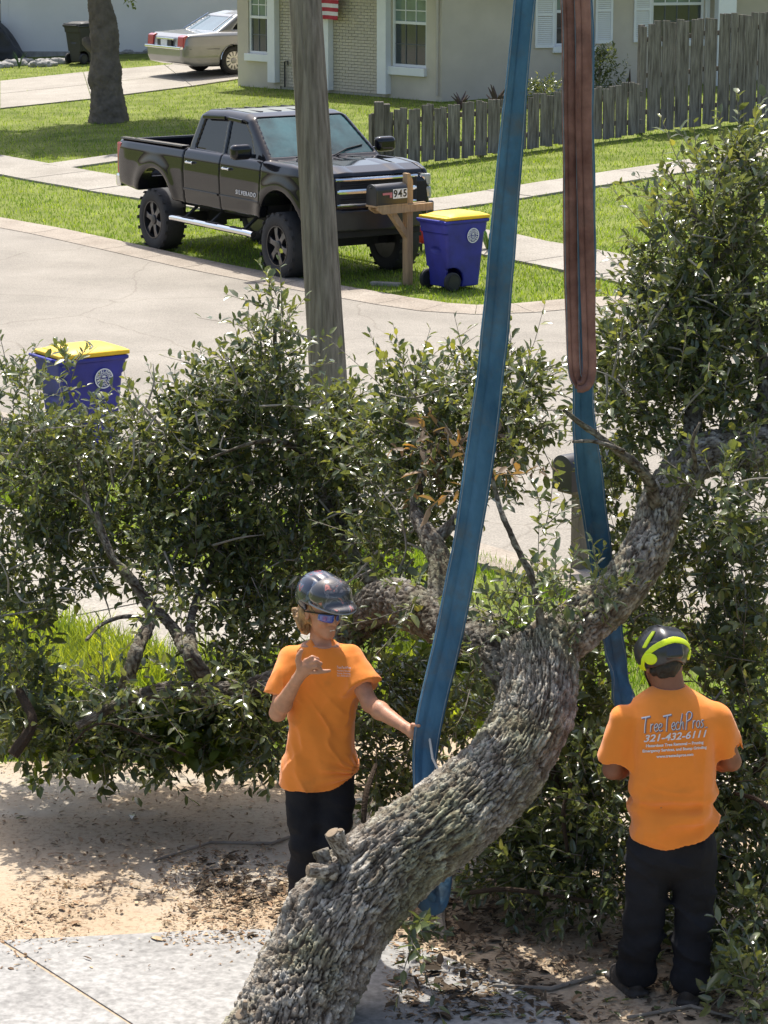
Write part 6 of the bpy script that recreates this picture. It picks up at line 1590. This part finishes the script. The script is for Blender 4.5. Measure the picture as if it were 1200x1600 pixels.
def stripe2(P):
    q = (P - V3(hc2)) @ HR2
    sh_ = np.abs(dome2(q)) - .0042
    x, y, z = q.T; ang = np.arctan2(x, -y)              # 0 at the back, + to the right
    zc = .100 - .085 * np.clip(np.abs(ang) / 1.25, 0, 1.2) ** 1.7
    d1 = np.abs(z - zc) - .0155
    d2 = np.maximum(np.abs(ang + 1.0 - (z - .09) * 5) * .11 - .012, .075 - z); d2 = np.maximum(d2, z - .150)
    d3 = np.maximum(np.abs(ang - 1.15 + (z - .09) * 5) * .11 - .008, .085 - z); d2 = np.minimum(d2, np.maximum(d3, z - .140))
    return np.maximum(sh_, np.minimum(d1, d2))
mk('helmet_stripe', stripe2, hc2 - .2, hc2 + .24, .0045, m_hy, p2)
for s in (-1, 1):
    def cup(P, s=s):
        q = (P - V3(hc2)) @ HR2; x, y, z = q.T; ang = np.arctan2(x, -y) - s * .86
        return np.maximum(np.abs(dome2(q)) - .0075, np.hypot(ang * .125, (z - .022) * 1.25) - (.034 if s < 0 else .028))
    mk('ear_cup', cup, hc2 - .2, hc2 + .2, .005, m_hy, p2)
    st_ = MB().tube([tuple(V3(hc2) + HR2 @ np.array(c)) for c in ((s * .10, -.02, .0), (s * .085, .02, -.05), (s * .05, .05, -.11))], .005, 6).build('chin_strap', m_frame, p2); W_(st_, p2)
STROKES = {'T': (.50, [([(-.06, .93), (.52, 1.0)], .085), ([(.24, .95), (.17, .5), (.14, -.04)], .05)]), 'r': (.27, [([(.06, .52), (.02, 0)], .042), ([(.03, .30), (.11, .47), (.22, .50)], .042)]),
 'e': (.29, [([(.02, .24), (.17, .28), (.24, .40), (.17, .50), (.06, .42), (.01, .22), (.08, .04), (.17, .02), (.27, .09)], .042)]), 'c': (.28, [([(.24, .42), (.15, .50), (.04, .38), (.0, .2), (.06, .04), (.15, .01), (.26, .09)], .042)]),
 'h': (.33, [([(.20, 1.02), (.08, .5), (.0, .0)], .042), ([(.04, .22), (.13, .44), (.22, .46), (.22, .2), (.25, -.02)], .042)]), 'P': (.44, [([(.10, .98), (.04, .5), (.0, -.06)], .045), ([(.02, .88), (.16, 1.06), (.34, 1.06), (.42, .88), (.30, .62), (.06, .50)], .045)]),
 'o': (.30, [([(.14, .48), (.03, .38), (.01, .18), (.09, .03), (.19, .06), (.25, .25), (.22, .43), (.14, .48)], .042)]), 's': (.30, [([(.22, .46), (.12, .50), (.06, .38), (.16, .26), (.18, .12), (.08, .02), (-.02, .06)], .042)]), ' ': (.10, []), '_': (.2, [([(0, .0), (.2, .0)], .03)])}
def hand_text(t, grow=0.0):
    mb = MB(); x = 0
    for ch_ in t:
        adv, sts = STROKES[ch_]
        for pts, wd_ in sts:
            S_, _ = spline([(a, b_, 0) for a, b_ in pts], 5 * len(pts)) if len(pts) > 2 else (np.array([(a, b_, 0) for a, b_ in pts]), 0)
            Tn = np.gradient(S_, axis=0); Tn /= np.linalg.norm(Tn, axis=1)[:, None] + 1e-9; N_ = np.stack([-Tn[:, 1], Tn[:, 0], Tn[:, 2]], 1); hw_ = wd_ / 2 + grow
            V = []; 
            for p_, n_ in zip(S_, N_): V += [(p_[0] + x - n_[0] * hw_, p_[1] - n_[1] * hw_, 0), (p_[0] + x + n_[0] * hw_, p_[1] + n_[1] * hw_, 0)]
            mb.add(V, [(2 * i, 2 * i + 2, 2 * i + 3, 2 * i + 1) for i in range(len(S_) - 1)])
        x += adv
    me = mb.mesh('handwriting', fix=False); co = np.array(mb.v); co[:, 0] -= (co[:, 0].min() + co[:, 0].max()) / 2; co[:, 1] -= .45; co *= .305 / (co[:, 0].max() - co[:, 0].min()); co[:, 1] *= 1.12
    me.vertices.foreach_set('co', co.astype(np.float32).ravel()); me.update(); return me
print_on(sh2, hand_text('Tree Tech Pros_', .022), 1, 1056.4, 1130.6, Y2 - .15, m_print2, tilt=.09)
print_on(sh2, hand_text('Tree Tech Pros_'), 1, 1055.4, 1129.6, Y2 - .15, m_print, tilt=.09)
print_on(sh2, '321-432-6111', .05, 1056, 1151, Y2 - .15, m_print, .25, .29, .09, .001, height=.036)
for t, v_, wdt in (('Hazardous Tree Removal ~ Pruning', 1163, .265), ('Emergency Services, and Stump Grinding', 1171, .295), ('www.treetechpros.com', 1180.5, .17)):
    print_on(sh2, t, .02, 1055, v_, Y2 - .15, m_print, 0, wdt, .07, .0008, height=.019)
# lift printed text a hair so the two layers never coincide
for o in bpy.data.objects:
    if o.name.startswith('print.') and o.data.materials and o.data.materials[0] == m_print:
        for v_ in o.data.vertices: v_.co.y -= .0015

# ================================================================== crane slings
m_sling = mat('blue_sling', (.032, .102, .190), .85, .35, 4, bump=.5, bs=45, spec=.2, col2=(.085, .19, .295), stretch=(1, 1, .5))
m_slingr = mat('red_sling', (.20, .092, .078), .85, .35, 5, bump=.5, bs=45, spec=.15, col2=(.34, .18, .15))
def strap(name, pts, width, m, label=None, thick=.012, crease=.006, facing=(0, -1, .2), parent=None, wav=0.0, seed=0, roll=None):
    """webbing: pts (u, v, Y, half-width px); a flat tube with a lengthwise crease"""
    P = px(*pts); S, s = spline(P, max(30, int(np.linalg.norm(np.diff(np.array(P)[:, :3], axis=0), axis=1).sum() / .02))); C = S[:, :3]; hw = S[:, 3]
    T = np.gradient(C, axis=0); T /= np.linalg.norm(T, axis=1)[:, None]; n = len(C); V = []
    prof = [(-1, 0), (-.85, 1), (-.3, 1.1), (.12, .95), (.24, .15), (.36, .95), (.85, 1), (1, 0), (.85, -1), (0, -1), (-.85, -1)]; k = len(prof)
    for i in range(n):
        f0 = Vector(facing); a = (roll(s[i] / s[-1]) if roll else 0) + wav * vnoise(np.array([[s[i] * 3, seed, 0]]))[0]
        Tt = Vector(T[i]); x = Tt.cross(f0).normalized(); y = x.cross(Tt); y = -y if y.y > 0 else y
        x, y = x * math.cos(a) + y * math.sin(a), y * math.cos(a) - x * math.sin(a)
        ww = hw[i] * (1 + .05 * vnoise(np.array([[s[i] * 5, seed + 2, 1]]))[0])
        for (b, c) in prof: V.append(Vector(C[i]) + x * (b * ww) + y * (c * thick + crease * math.sin(s[i] * 9 + b * 2) * .4))
    i = np.arange(n - 1)[:, None] * k; kk = np.arange(k)[None]; k2 = (kk + 1) % k
    Q = np.stack([i + kk, i + kk + k, i + k + k2, i + k2], -1).reshape(-1, 4) if False else np.stack([i + kk, i + k2, i + k + k2, i + k + kk], -1).reshape(-1, 4)
    V = np.array([tuple(v) for v in V]); me = npmesh(name, V, quads=Q)
    bm = bmesh.new(); bm.from_mesh(me); bmesh.ops.holes_fill(bm, edges=[e for e in bm.edges if e.is_boundary]); bmesh.ops.recalc_face_normals(bm, faces=bm.faces); bm.to_mesh(me); bm.free()
    me.polygons.foreach_set('use_smooth', [True] * len(me.polygons))
    o = link(name, me, m, parent)
    if parent is not None: W_(o, parent)
    if label: tag(o, label, 'sling')
    if label:
        A_ = V.reshape(n, k, 3)
        for c_ in (1, 6):
            mb = MB(); mb.tube([tuple(p_) for p_ in A_[::2, c_]], .0022, 4); st_ = mb.build('edge_stitching', m_edge, o)
    return o
m_edge = mat('edge_thread', (.16, .20, .24), .8, .3, 20)
def grime(m, c, lo_=.5, hi_=.72, sc=3.2):
    n = m.node_tree; b = n.nodes['Principled BSDF']; src = b.inputs['Base Color'].links[0].from_socket; tc = node(m, 'ShaderNodeTexCoord')
    nz = node(m, 'ShaderNodeTexNoise'); nz.inputs['Scale'].default_value = sc; nz.inputs['Detail'].default_value = 8; nz.inputs['Roughness'].default_value = .7; n.links.new(tc.outputs['Object'], nz.inputs[0])
    rp = node(m, 'ShaderNodeValToRGB'); rp.color_ramp.elements[0].position = lo_; rp.color_ramp.elements[1].position = hi_; n.links.new(nz.outputs[0], rp.inputs[0])
    mx = node(m, 'ShaderNodeMix', data_type='RGBA'); n.links.new(rp.outputs[0], mx.inputs[0]); n.links.new(src, mx.inputs[6]); mx.inputs[7].default_value = (*c, 1); n.links.new(mx.outputs[2], b.inputs['Base Color'])
grime(m_sling, (.085, .10, .11)); grime(m_slingr, (.10, .055, .05))
slA = strap('lifting_sling', [(866, -420, 13.1, 14), (820, 0, 12.95, 17), (792, 300, 12.9, 20), (769, 560, 12.85, 22), (737, 800, 12.8, 22.5), (704, 980, 12.78, 22), (674, 1110, 12.72, 22), (664, 1180, 12.68, 20), (664, 1245, 12.6, 18), (672, 1300, 12.5, 20)], .12, m_sling, 'long blue webbing sling held by first worker and wrapped round trunk', thick=.010)
q = strap('sling_loop', [(688, 1330, 12.55, 20), (686, 1380, 12.45, 20), (680, 1412, 12.38, 18), (664, 1405, 12.3, 16), (650, 1370, 12.25, 16)], .1, m_sling, None, parent=slA, wav=.3, seed=4)
MB_ = MB(); W_(MB().tube([at(671, 1152, 12.7), at(676, 1185, 12.62), at(688, 1210, 12.55), at(698, 1222, 12.5)], .006, 7).build('seam_cord', mat('cord_pale', (.5, .47, .42), .8, .1), slA), slA)
slB = strap('lifting_sling', [(884, -420, 13.35, 14), (905, 0, 13.28, 21), (908, 200, 13.26, 20), (912, 400, 13.25, 20), (911, 600, 13.25, 17), (914, 680, 13.3, 20), (926, 780, 13.38, 21), (936, 850, 13.46, 19), (948, 930, 13.52, 18), (960, 1010, 13.42, 17), (968, 1060, 13.3, 18), (978, 1110, 13.2, 17), (985, 1180, 13.1, 16)], .12, m_sling, 'blue webbing sling passing behind the right oak limb', thick=.011, wav=.35, seed=8, crease=.012, roll=lambda t: 1.1 * max(0, (t - .80) / .2) * math.sin(t * 70))
slC = strap('red_sling', [(872, -420, 13.18, 12), (887, 0, 13.12, 12), (890, 200, 13.1, 12), (892, 400, 13.1, 11.5), (895, 520, 13.1, 11), (899, 585, 13.1, 10.5), (908, 603, 13.1, 9)], .08, m_slingr, 'red brown webbing sling looped over the blue sling', thick=.012, wav=.25, seed=2)
strap('sling_leg', [(884, -420, 13.14, 12), (910, 0, 13.08, 12.5), (912, 200, 13.07, 12.5), (917, 400, 13.07, 11.5), (920, 520, 13.07, 11), (921, 580, 13.07, 10.5), (914, 602, 13.06, 10), (902, 604, 13.06, 9)], .08, m_slingr, None, thick=.012, parent=slC, wav=.2, seed=5)
# ================================================================== grass, weeds, litter and far plants
rgg = np.random.default_rng(5)
def grass_mat(name, c, trans=.3):
    m = leaf_mat(name, c, trans, .6); n = m.node_tree; b = n.nodes['Principled BSDF']; src = b.inputs['Base Color'].links[0].from_socket
    tc = node(m, 'ShaderNodeTexCoord'); nz = node(m, 'ShaderNodeTexNoise'); nz.inputs['Scale'].default_value = .9; nz.inputs['Detail'].default_value = 6; nz.inputs['Roughness'].default_value = .65; n.links.new(tc.outputs['Object'], nz.inputs[0])
    rp = node(m, 'ShaderNodeValToRGB'); rp.color_ramp.elements[0].position = .36; rp.color_ramp.elements[1].position = .66; rp.color_ramp.elements[0].color = (.62, .74, .6, 1); rp.color_ramp.elements[1].color = (1.3, 1.12, 1.25, 1); n.links.new(nz.outputs[0], rp.inputs[0])
    mx = node(m, 'ShaderNodeMix', data_type='RGBA', blend_type='MULTIPLY'); mx.inputs[0].default_value = 1; n.links.new(src, mx.inputs[6]); n.links.new(rp.outputs[0], mx.inputs[7]); n.links.new(mx.outputs[2], b.inputs['Base Color'])
    for l in list(src.links):
        if l.to_node.type == 'MIX' and l.to_node != mx: n.links.new(mx.outputs[2], l.to_socket)
    return m
m_grass = grass_mat('lawn_grass', (.118, .205, .018), .38)
m_weed = grass_mat('long_grass', (.16, .225, .035), .42)
def gzv(x, y): return SLOPE * np.maximum(0, RN.x * x + RN.y * y - RC - RT)
def blades(P, hgt, wid, rg, lean=.5, seg=1):
    n = len(P); a = rg.uniform(0, 2 * math.pi, n); dx = np.stack([np.cos(a), np.sin(a), np.zeros(n)], 1); b = rg.uniform(0, 2 * math.pi, n)
    ln = np.stack([np.cos(b), np.sin(b), np.zeros(n)], 1) * (rg.uniform(.1, 1, n) * lean * hgt)[:, None]; up = np.array([0, 0, 1.])
    if seg == 1:
        V = np.stack([P - dx * wid[:, None] / 2, P + dx * wid[:, None] / 2, P + ln + up * hgt[:, None]], 1); T_ = np.arange(n * 3).reshape(-1, 3); return V.reshape(-1, 3), T_, None
    m1 = P + ln * .3 + up * (hgt * .55)[:, None]; tip = P + ln + up * (hgt * .95)[:, None]
    V = np.stack([P - dx * wid[:, None] / 2, P + dx * wid[:, None] / 2, m1 - dx * wid[:, None] * .4, m1 + dx * wid[:, None] * .4, tip], 1); o = (np.arange(n) * 5)[:, None]
    return V.reshape(-1, 3), np.array([[2, 3, 4]]) + o, np.array([[0, 1, 3, 2]]) + o
def clear(x, y):
    k = np.ones(x.shape, bool)
    for w_ in WALKS: k &= ~inpoly(x, y, w_)
    return k
# far lawn: sampled evenly over what the lens sees of it
def far_lawn(n, name, hg, vr, wd):
    u = rgg.uniform(-60, 1260, n); v = rgg.uniform(vr[0], vr[1], n)
    P = np.array([tuple(g(a, b)) for a, b in zip(u, v)]); x, y = P[:, 0], P[:, 1]
    kerb = [(p.x, p.y) for p in KOP] + [(60, 60), (60, 120), (-60, 120)]
    ok = clear(x, y) & inpoly(x, y, kerb) & (y < 72)
    for W, a0, a1, back in ((W1, 0, W1.L, -.02), (W2, 0, W2.L, -.02), (W3, -5, W3.L, .05)):
        a = (x - W.p0.x) * W.d.x + (y - W.p0.y) * W.d.y; o = (x - W.p0.x) * W.n.x + (y - W.p0.y) * W.n.y
        ok &= ~((a > a0 - .3) & (a < a1 + .5) & (o < back))
    P = P[ok]; k = len(P); V, T_, _ = blades(P, rgg.uniform(hg * .5, hg * 1.3, k), np.full(k, wd) * rgg.uniform(.6, 1.3, k), rgg, .8)
    o = link(name, npmesh(name, V, T_, smooth=False), m_grass); tag(o, 'short green lawn grass around the pickup and the houses', 'grass', kind='stuff')
far_lawn(150000, 'lawn_grass', .055, (78, 485), .014)
# near verge between kerb, sidewalk and driveway; long weeds by the driveway
def near_grass(name, px_poly, n, hg, wd, m, label, seg=2, avoid=True):
    Q = [g(*p) for p in px_poly]; xs = [q.x for q in Q]; ys = [q.y for q in Q]
    x = rgg.uniform(min(xs), max(xs), n * 3); y = rgg.uniform(min(ys), max(ys), n * 3); ok = inpoly(x, y, [(q.x, q.y) for q in Q])
    if avoid: ok &= clear(x, y)
    dn = vnoise(np.stack([x * 1.3, y * 1.3, x * 0], 1)); ok &= dn > rgg.uniform(-1.0, .5, len(x))
    x, y = x[ok][:n], y[ok][:n]; P = np.stack([x, y, np.zeros(len(x))], 1); k = len(P)
    V, T_, Qd = blades(P, rgg.uniform(hg * .35, hg * 1.2, k), np.full(k, wd) * rgg.uniform(.6, 1.4, k), rgg, .7, seg)
    tag(link(name, npmesh(name, V, T_, Qd, smooth=False), m), label, 'grass', kind='stuff')
kn = lambda l, t: rp_(TN + t, l)
near_grass('verge_grass', [(-120, 640), (420, 770), (860, 905), (1250, 1010), (1250, 1190), (900, 1190), (700, 1150), (560, 1155), (420, 1195), (0, 1195), (-120, 1190)], 60000, .09, .010, m_grass, 'mown verge grass between the near kerb and the driveway', 1)
near_grass('long_grass', [(-40, 985), (60, 975), (150, 1000), (300, 1030), (380, 1060), (420, 1180), (330, 1192), (180, 1186), (40, 1186), (-60, 1180)], 9000, .26, .011, m_weed, 'tall bright green grass growing beside the fallen limb')
near_grass('long_grass', [(600, 1000), (780, 1000), (800, 1130), (700, 1150), (590, 1150)], 4000, .22, .012, m_weed, 'tall bright grass behind the trunk fork')
# broad-leaved weeds along the driveway edge
wd = empty('weeds', tuple(g(250, 1170)), 0, 'leafy weeds along the driveway edge under the fallen limb', 'weeds', kind='stuff')
foliage('leaves', [(230, 1140, 80, 26, 14.9, .25, 70), (330, 1150, 70, 26, 14.8, .25, 60), (120, 1165, 70, 18, 14.8, .2, 40), (700, 1100, 60, 36, 14.6, .3, 50), (740, 1040, 40, 30, 14.8, .25, 30), (660, 1060, 30, 40, 14.8, .25, 30)], wd, m_leaf2, leaf=.075, aspect=.55, lens=(.10, .22))

# ---- litter on the sand and slab
m_chip = mat('litter_brown', (.21, .135, .08), .9, .3, 9, island=.55, spec=.15)
m_chip2 = mat('litter_tan', (.36, .27, .17), .9, .3, 9, island=.4, spec=.15)
def litter(name, zones, m, label, size, z0):
    X = []; 
    for (u0, v0, u1, v1, n, sx) in zones:
        u = rgg.uniform(u0, u1, n); v = rgg.uniform(v0, v1, n)
        d = vnoise(np.stack([u * .012, v * .02, u * 0 + sx], 1)) + .45 * vnoise(np.stack([u * .05, v * .07, u * 0 + 3], 1)); ok = d > rgg.uniform(-.8, .75, n)
        X += [tuple(g(a, b)) for a, b in zip(u[ok], v[ok])]
    P = np.array(X); n = len(P); P[:, 2] = z0 + rgg.uniform(.0, .012, n)
    D = np.stack([rgg.normal(size=n), rgg.normal(size=n), rgg.normal(size=n) * .22], 1); L_ = size * rgg.lognormal(0, .45, n)
    V, T_, Q_ = leaves_mesh(P, D, L_, L_ * rgg.uniform(.12, .55, n), rgg, upb=.78)
    tag(link(name, npmesh(name, V, T_, Q_), m), label, 'litter', kind='stuff')
ZS = [(-20, 1200, 470, 1300, 500, 1), (-20, 1300, 470, 1400, 900, 2), (-20, 1380, 470, 1480, 1700, 3), (250, 1330, 480, 1480, 1500, 4), (-20, 1470, 420, 1520, 160, 5), (560, 1200, 720, 1420, 700, 6), (600, 1380, 1200, 1600, 4200, 7), (640, 1480, 900, 1600, 300, 8), (680, 1340, 1200, 1480, 2600, 9)]
litter('leaf_litter', ZS, m_chip, 'brown dead leaves and bark chips strewn over the sandy driveway', .021, .010)
litter('wood_litter', ZS, m_chip2, 'pale wood chips and dry leaf bits strewn over the sandy driveway', .019, .010)
litter('leaf_litter', [(620, 1360, 1210, 1600, 3800, 12), (300, 1340, 470, 1470, 500, 13), (500, 1180, 720, 1260, 400, 14)], mat('litter_dark', (.075, .055, .036), .9, .3, 9, island=.5, spec=.2), 'dark matted leaf litter around the feet of the second worker', .045, .012)
litter('green_litter', [(640, 1380, 1210, 1600, 420, 15), (380, 1180, 480, 1250, 60, 16), (540, 1180, 720, 1300, 120, 17), (0, 1190, 440, 1290, 90, 18)], m_leaf, 'fallen green oak leaves scattered over the driveway', .055, .014)
for i, (pts, lab) in enumerate((([(240, 1345, 2.6), (330, 1316, 2.4), (425, 1318, 3.2), (452, 1308, 3)], 'thin bent twig lying on the sand beside the first worker'), ([(700, 1395, 3), (790, 1388, 3.4), (940, 1405, 3)], 'straight pale stick on the ground in front of the brush'), ([(770, 1540, 3), (860, 1545, 4), (930, 1525, 3.4)], 'curved grey stick on the litter beside the slab'), ([(980, 1590, 3), (1080, 1572, 3), (1160, 1595, 2)], 'thin stick at the feet of the second worker'), ([(690, 1400, 7), (688, 1440, 8), (694, 1465, 6)], 'short dark broken branch stub below the trunk'))):
    P = [g(u, v, .02) for u, v, r in pts]; mb = MB(); mb.tube(P, [r / 315 for u, v, r in pts], 7); tag(mb.build('stick', m_twig, None, True), lab, 'stick')

# ---- far shade tree by the driveway
p = g(170, 190); zt = lambda u, v, r: (at(u, v, p.y).x, p.y, at(u, v, p.y).z, r / scl(at(u, v, p.y)))
ft = empty('shade_tree', tuple(p), 0, 'stout grey tree trunk on the lawn by the far driveway', 'tree')
W_(bark_tube('trunk', [(p.x, p.y, p.z - .1, .42), zt(170, 180, 30), zt(168, 140, 25), zt(165, 120, 26), zt(164, 90, 21), zt(162, 50, 22), zt(155, 0, 19), zt(150, -60, 17), zt(150, -120, 15)], mat('grey_bark', (.15, .125, .10), .95, .3, 5, bump=.9, bs=18, spec=.1), ft, .03, .03, .05, .14, 60), ft)
W_(bark_tube('knot', [zt(150, 78, 9), zt(140, 70, 9), zt(134, 62, 7), zt(132, 58, 3)], MATS['grey_bark'], ft, .03, .01, .04, .06, 61), ft)
for dx, dz, yy in ((-1.6, 2.2, .4), (1.7, 2.0, -.3), (.4, 2.6, 1.2), (-.3, 2.4, -1.3)):
    e = zt(150, -120, 10); W_(bark_tube('limb', [e, (e[0] + dx * .5, e[1] + yy * .5, e[2] + dz * .5, .09), (e[0] + dx, e[1] + yy, e[2] + dz, .04)], MATS['grey_bark'], ft, .05, .012, .05, .12, 62), ft)
top = zt(150, -120, 10); n = 2600
d = rgg.normal(size=(n, 3)); d /= np.linalg.norm(d, axis=1)[:, None]; C = np.array([top[0] + .1, top[1], top[2] + 1.5]) + d * (rgg.uniform(.2, 1, (n, 1)) ** .5) * np.array([3.2, 2.6, 1.4])
C = C[vnoise(C * .9) > -.6]
Pp, Dd, Ll, seg = sprays(C, C - np.array([top[0], top[1], top[2]]), rgg.uniform(.3, .6, len(C)), rgg, (8, 14), .19)
V, T_, Q_ = leaves_mesh(Pp, Dd, Ll, Ll * .5, rgg); o = W_(link('crown', npmesh('crown', V, T_, Q_), m_leaf, ft), ft); tag(o, kind='stuff')
c0 = np.array([zt(202, -6, 1)[:3], zt(194, -10, 1)[:3], zt(208, -4, 1)[:3]]); Pp, Dd, Ll, seg = sprays(c0, np.array([[0.1, 0, -1.]] * 3), np.full(3, .2), rgg, (7, 9), .09)
V, T_, Q_ = leaves_mesh(Pp, Dd, Ll, Ll * .6, rgg); W_(link('hanging_leaves', npmesh('hanging_leaves', V, T_, Q_), m_leaf2, ft), ft)

# ---- plants against the cream house and by the bin
def spiky(loc, h, n, wid, label, m, spread=.5, name='garden_plant', r0=.5):
    root = empty(name, tuple(loc), 0, label, 'plant'); R = random.Random(int(h * 1000) + n)
    for k in range(n):
        a = R.uniform(0, 6.28); hh = h * R.uniform(.55, 1); sp = spread * R.uniform(.3, 1) * h
        P = [Vector((0, 0, 0)), Vector((math.cos(a) * sp * .35, math.sin(a) * sp * .35, hh * .6)), Vector((math.cos(a) * sp, math.sin(a) * sp, hh))]
        mb = MB(); mb.tube(P, [wid, wid * .8, wid * .15], 5); mb.build('leaf', m, root, True)
    return root
m_succ = mat('dark_succulent', (.055, .035, .03), .7, .3, 8); m_green = mat('plant_green', (.05, .11, .03), .6, .3, 8)
spiky(g(720, 172), .42, 7, .035, 'small dark branching cactus left of the blue sling by the wall', m_succ, .6)
spiky(g(776, 175), .62, 9, .05, 'dark red succulent behind the fence beside the blue sling', m_succ, .55)
spiky(g(983, 150), .75, 1, .035, 'single bare cactus stem behind the low fence', m_succ, .1)
for (u, v, hh, lab) in ((850, 166, .45, 'low dark green shrub behind the low fence under window'), (935, 152, .95, 'bushy green shrub between the red sling and cactus stem')):
    q = g(u, v); root = empty('garden_shrub', tuple(q), 0, lab, 'shrub'); n = int(90 * hh + 30)
    C = np.array(q) + np.stack([rgg.normal(size=n) * .22, rgg.normal(size=n) * .2, rgg.uniform(.02, 1, n) * hh], 1)
    Pp, Dd, Ll, sg = sprays(C, C - np.array(q) + .05, rgg.uniform(.12, .25, n), rgg, (8, 12), .085); V, T_, Q_ = leaves_mesh(Pp, Dd, Ll, Ll * .35, rgg)
    o = W_(link('foliage', npmesh('foliage', V, T_, Q_), m_leaf, root), root); tag(o, kind='stuff')
    mb = MB(); mb.tube([q, q + Vector((.02, 0, hh * .7))], .025, 6); W_(mb.build('stem', m_twig, root), root)
spiky(g(764, 392), .5, 14, .028, 'green strap leaved plant just right of the blue bin', mat('strap_green', (.13, .24, .03), .5, .25, 6), 1.0)
spiky(g(30, 106), .45, 9, .014, 'small weedy plant among the edging stones', m_green, .7)
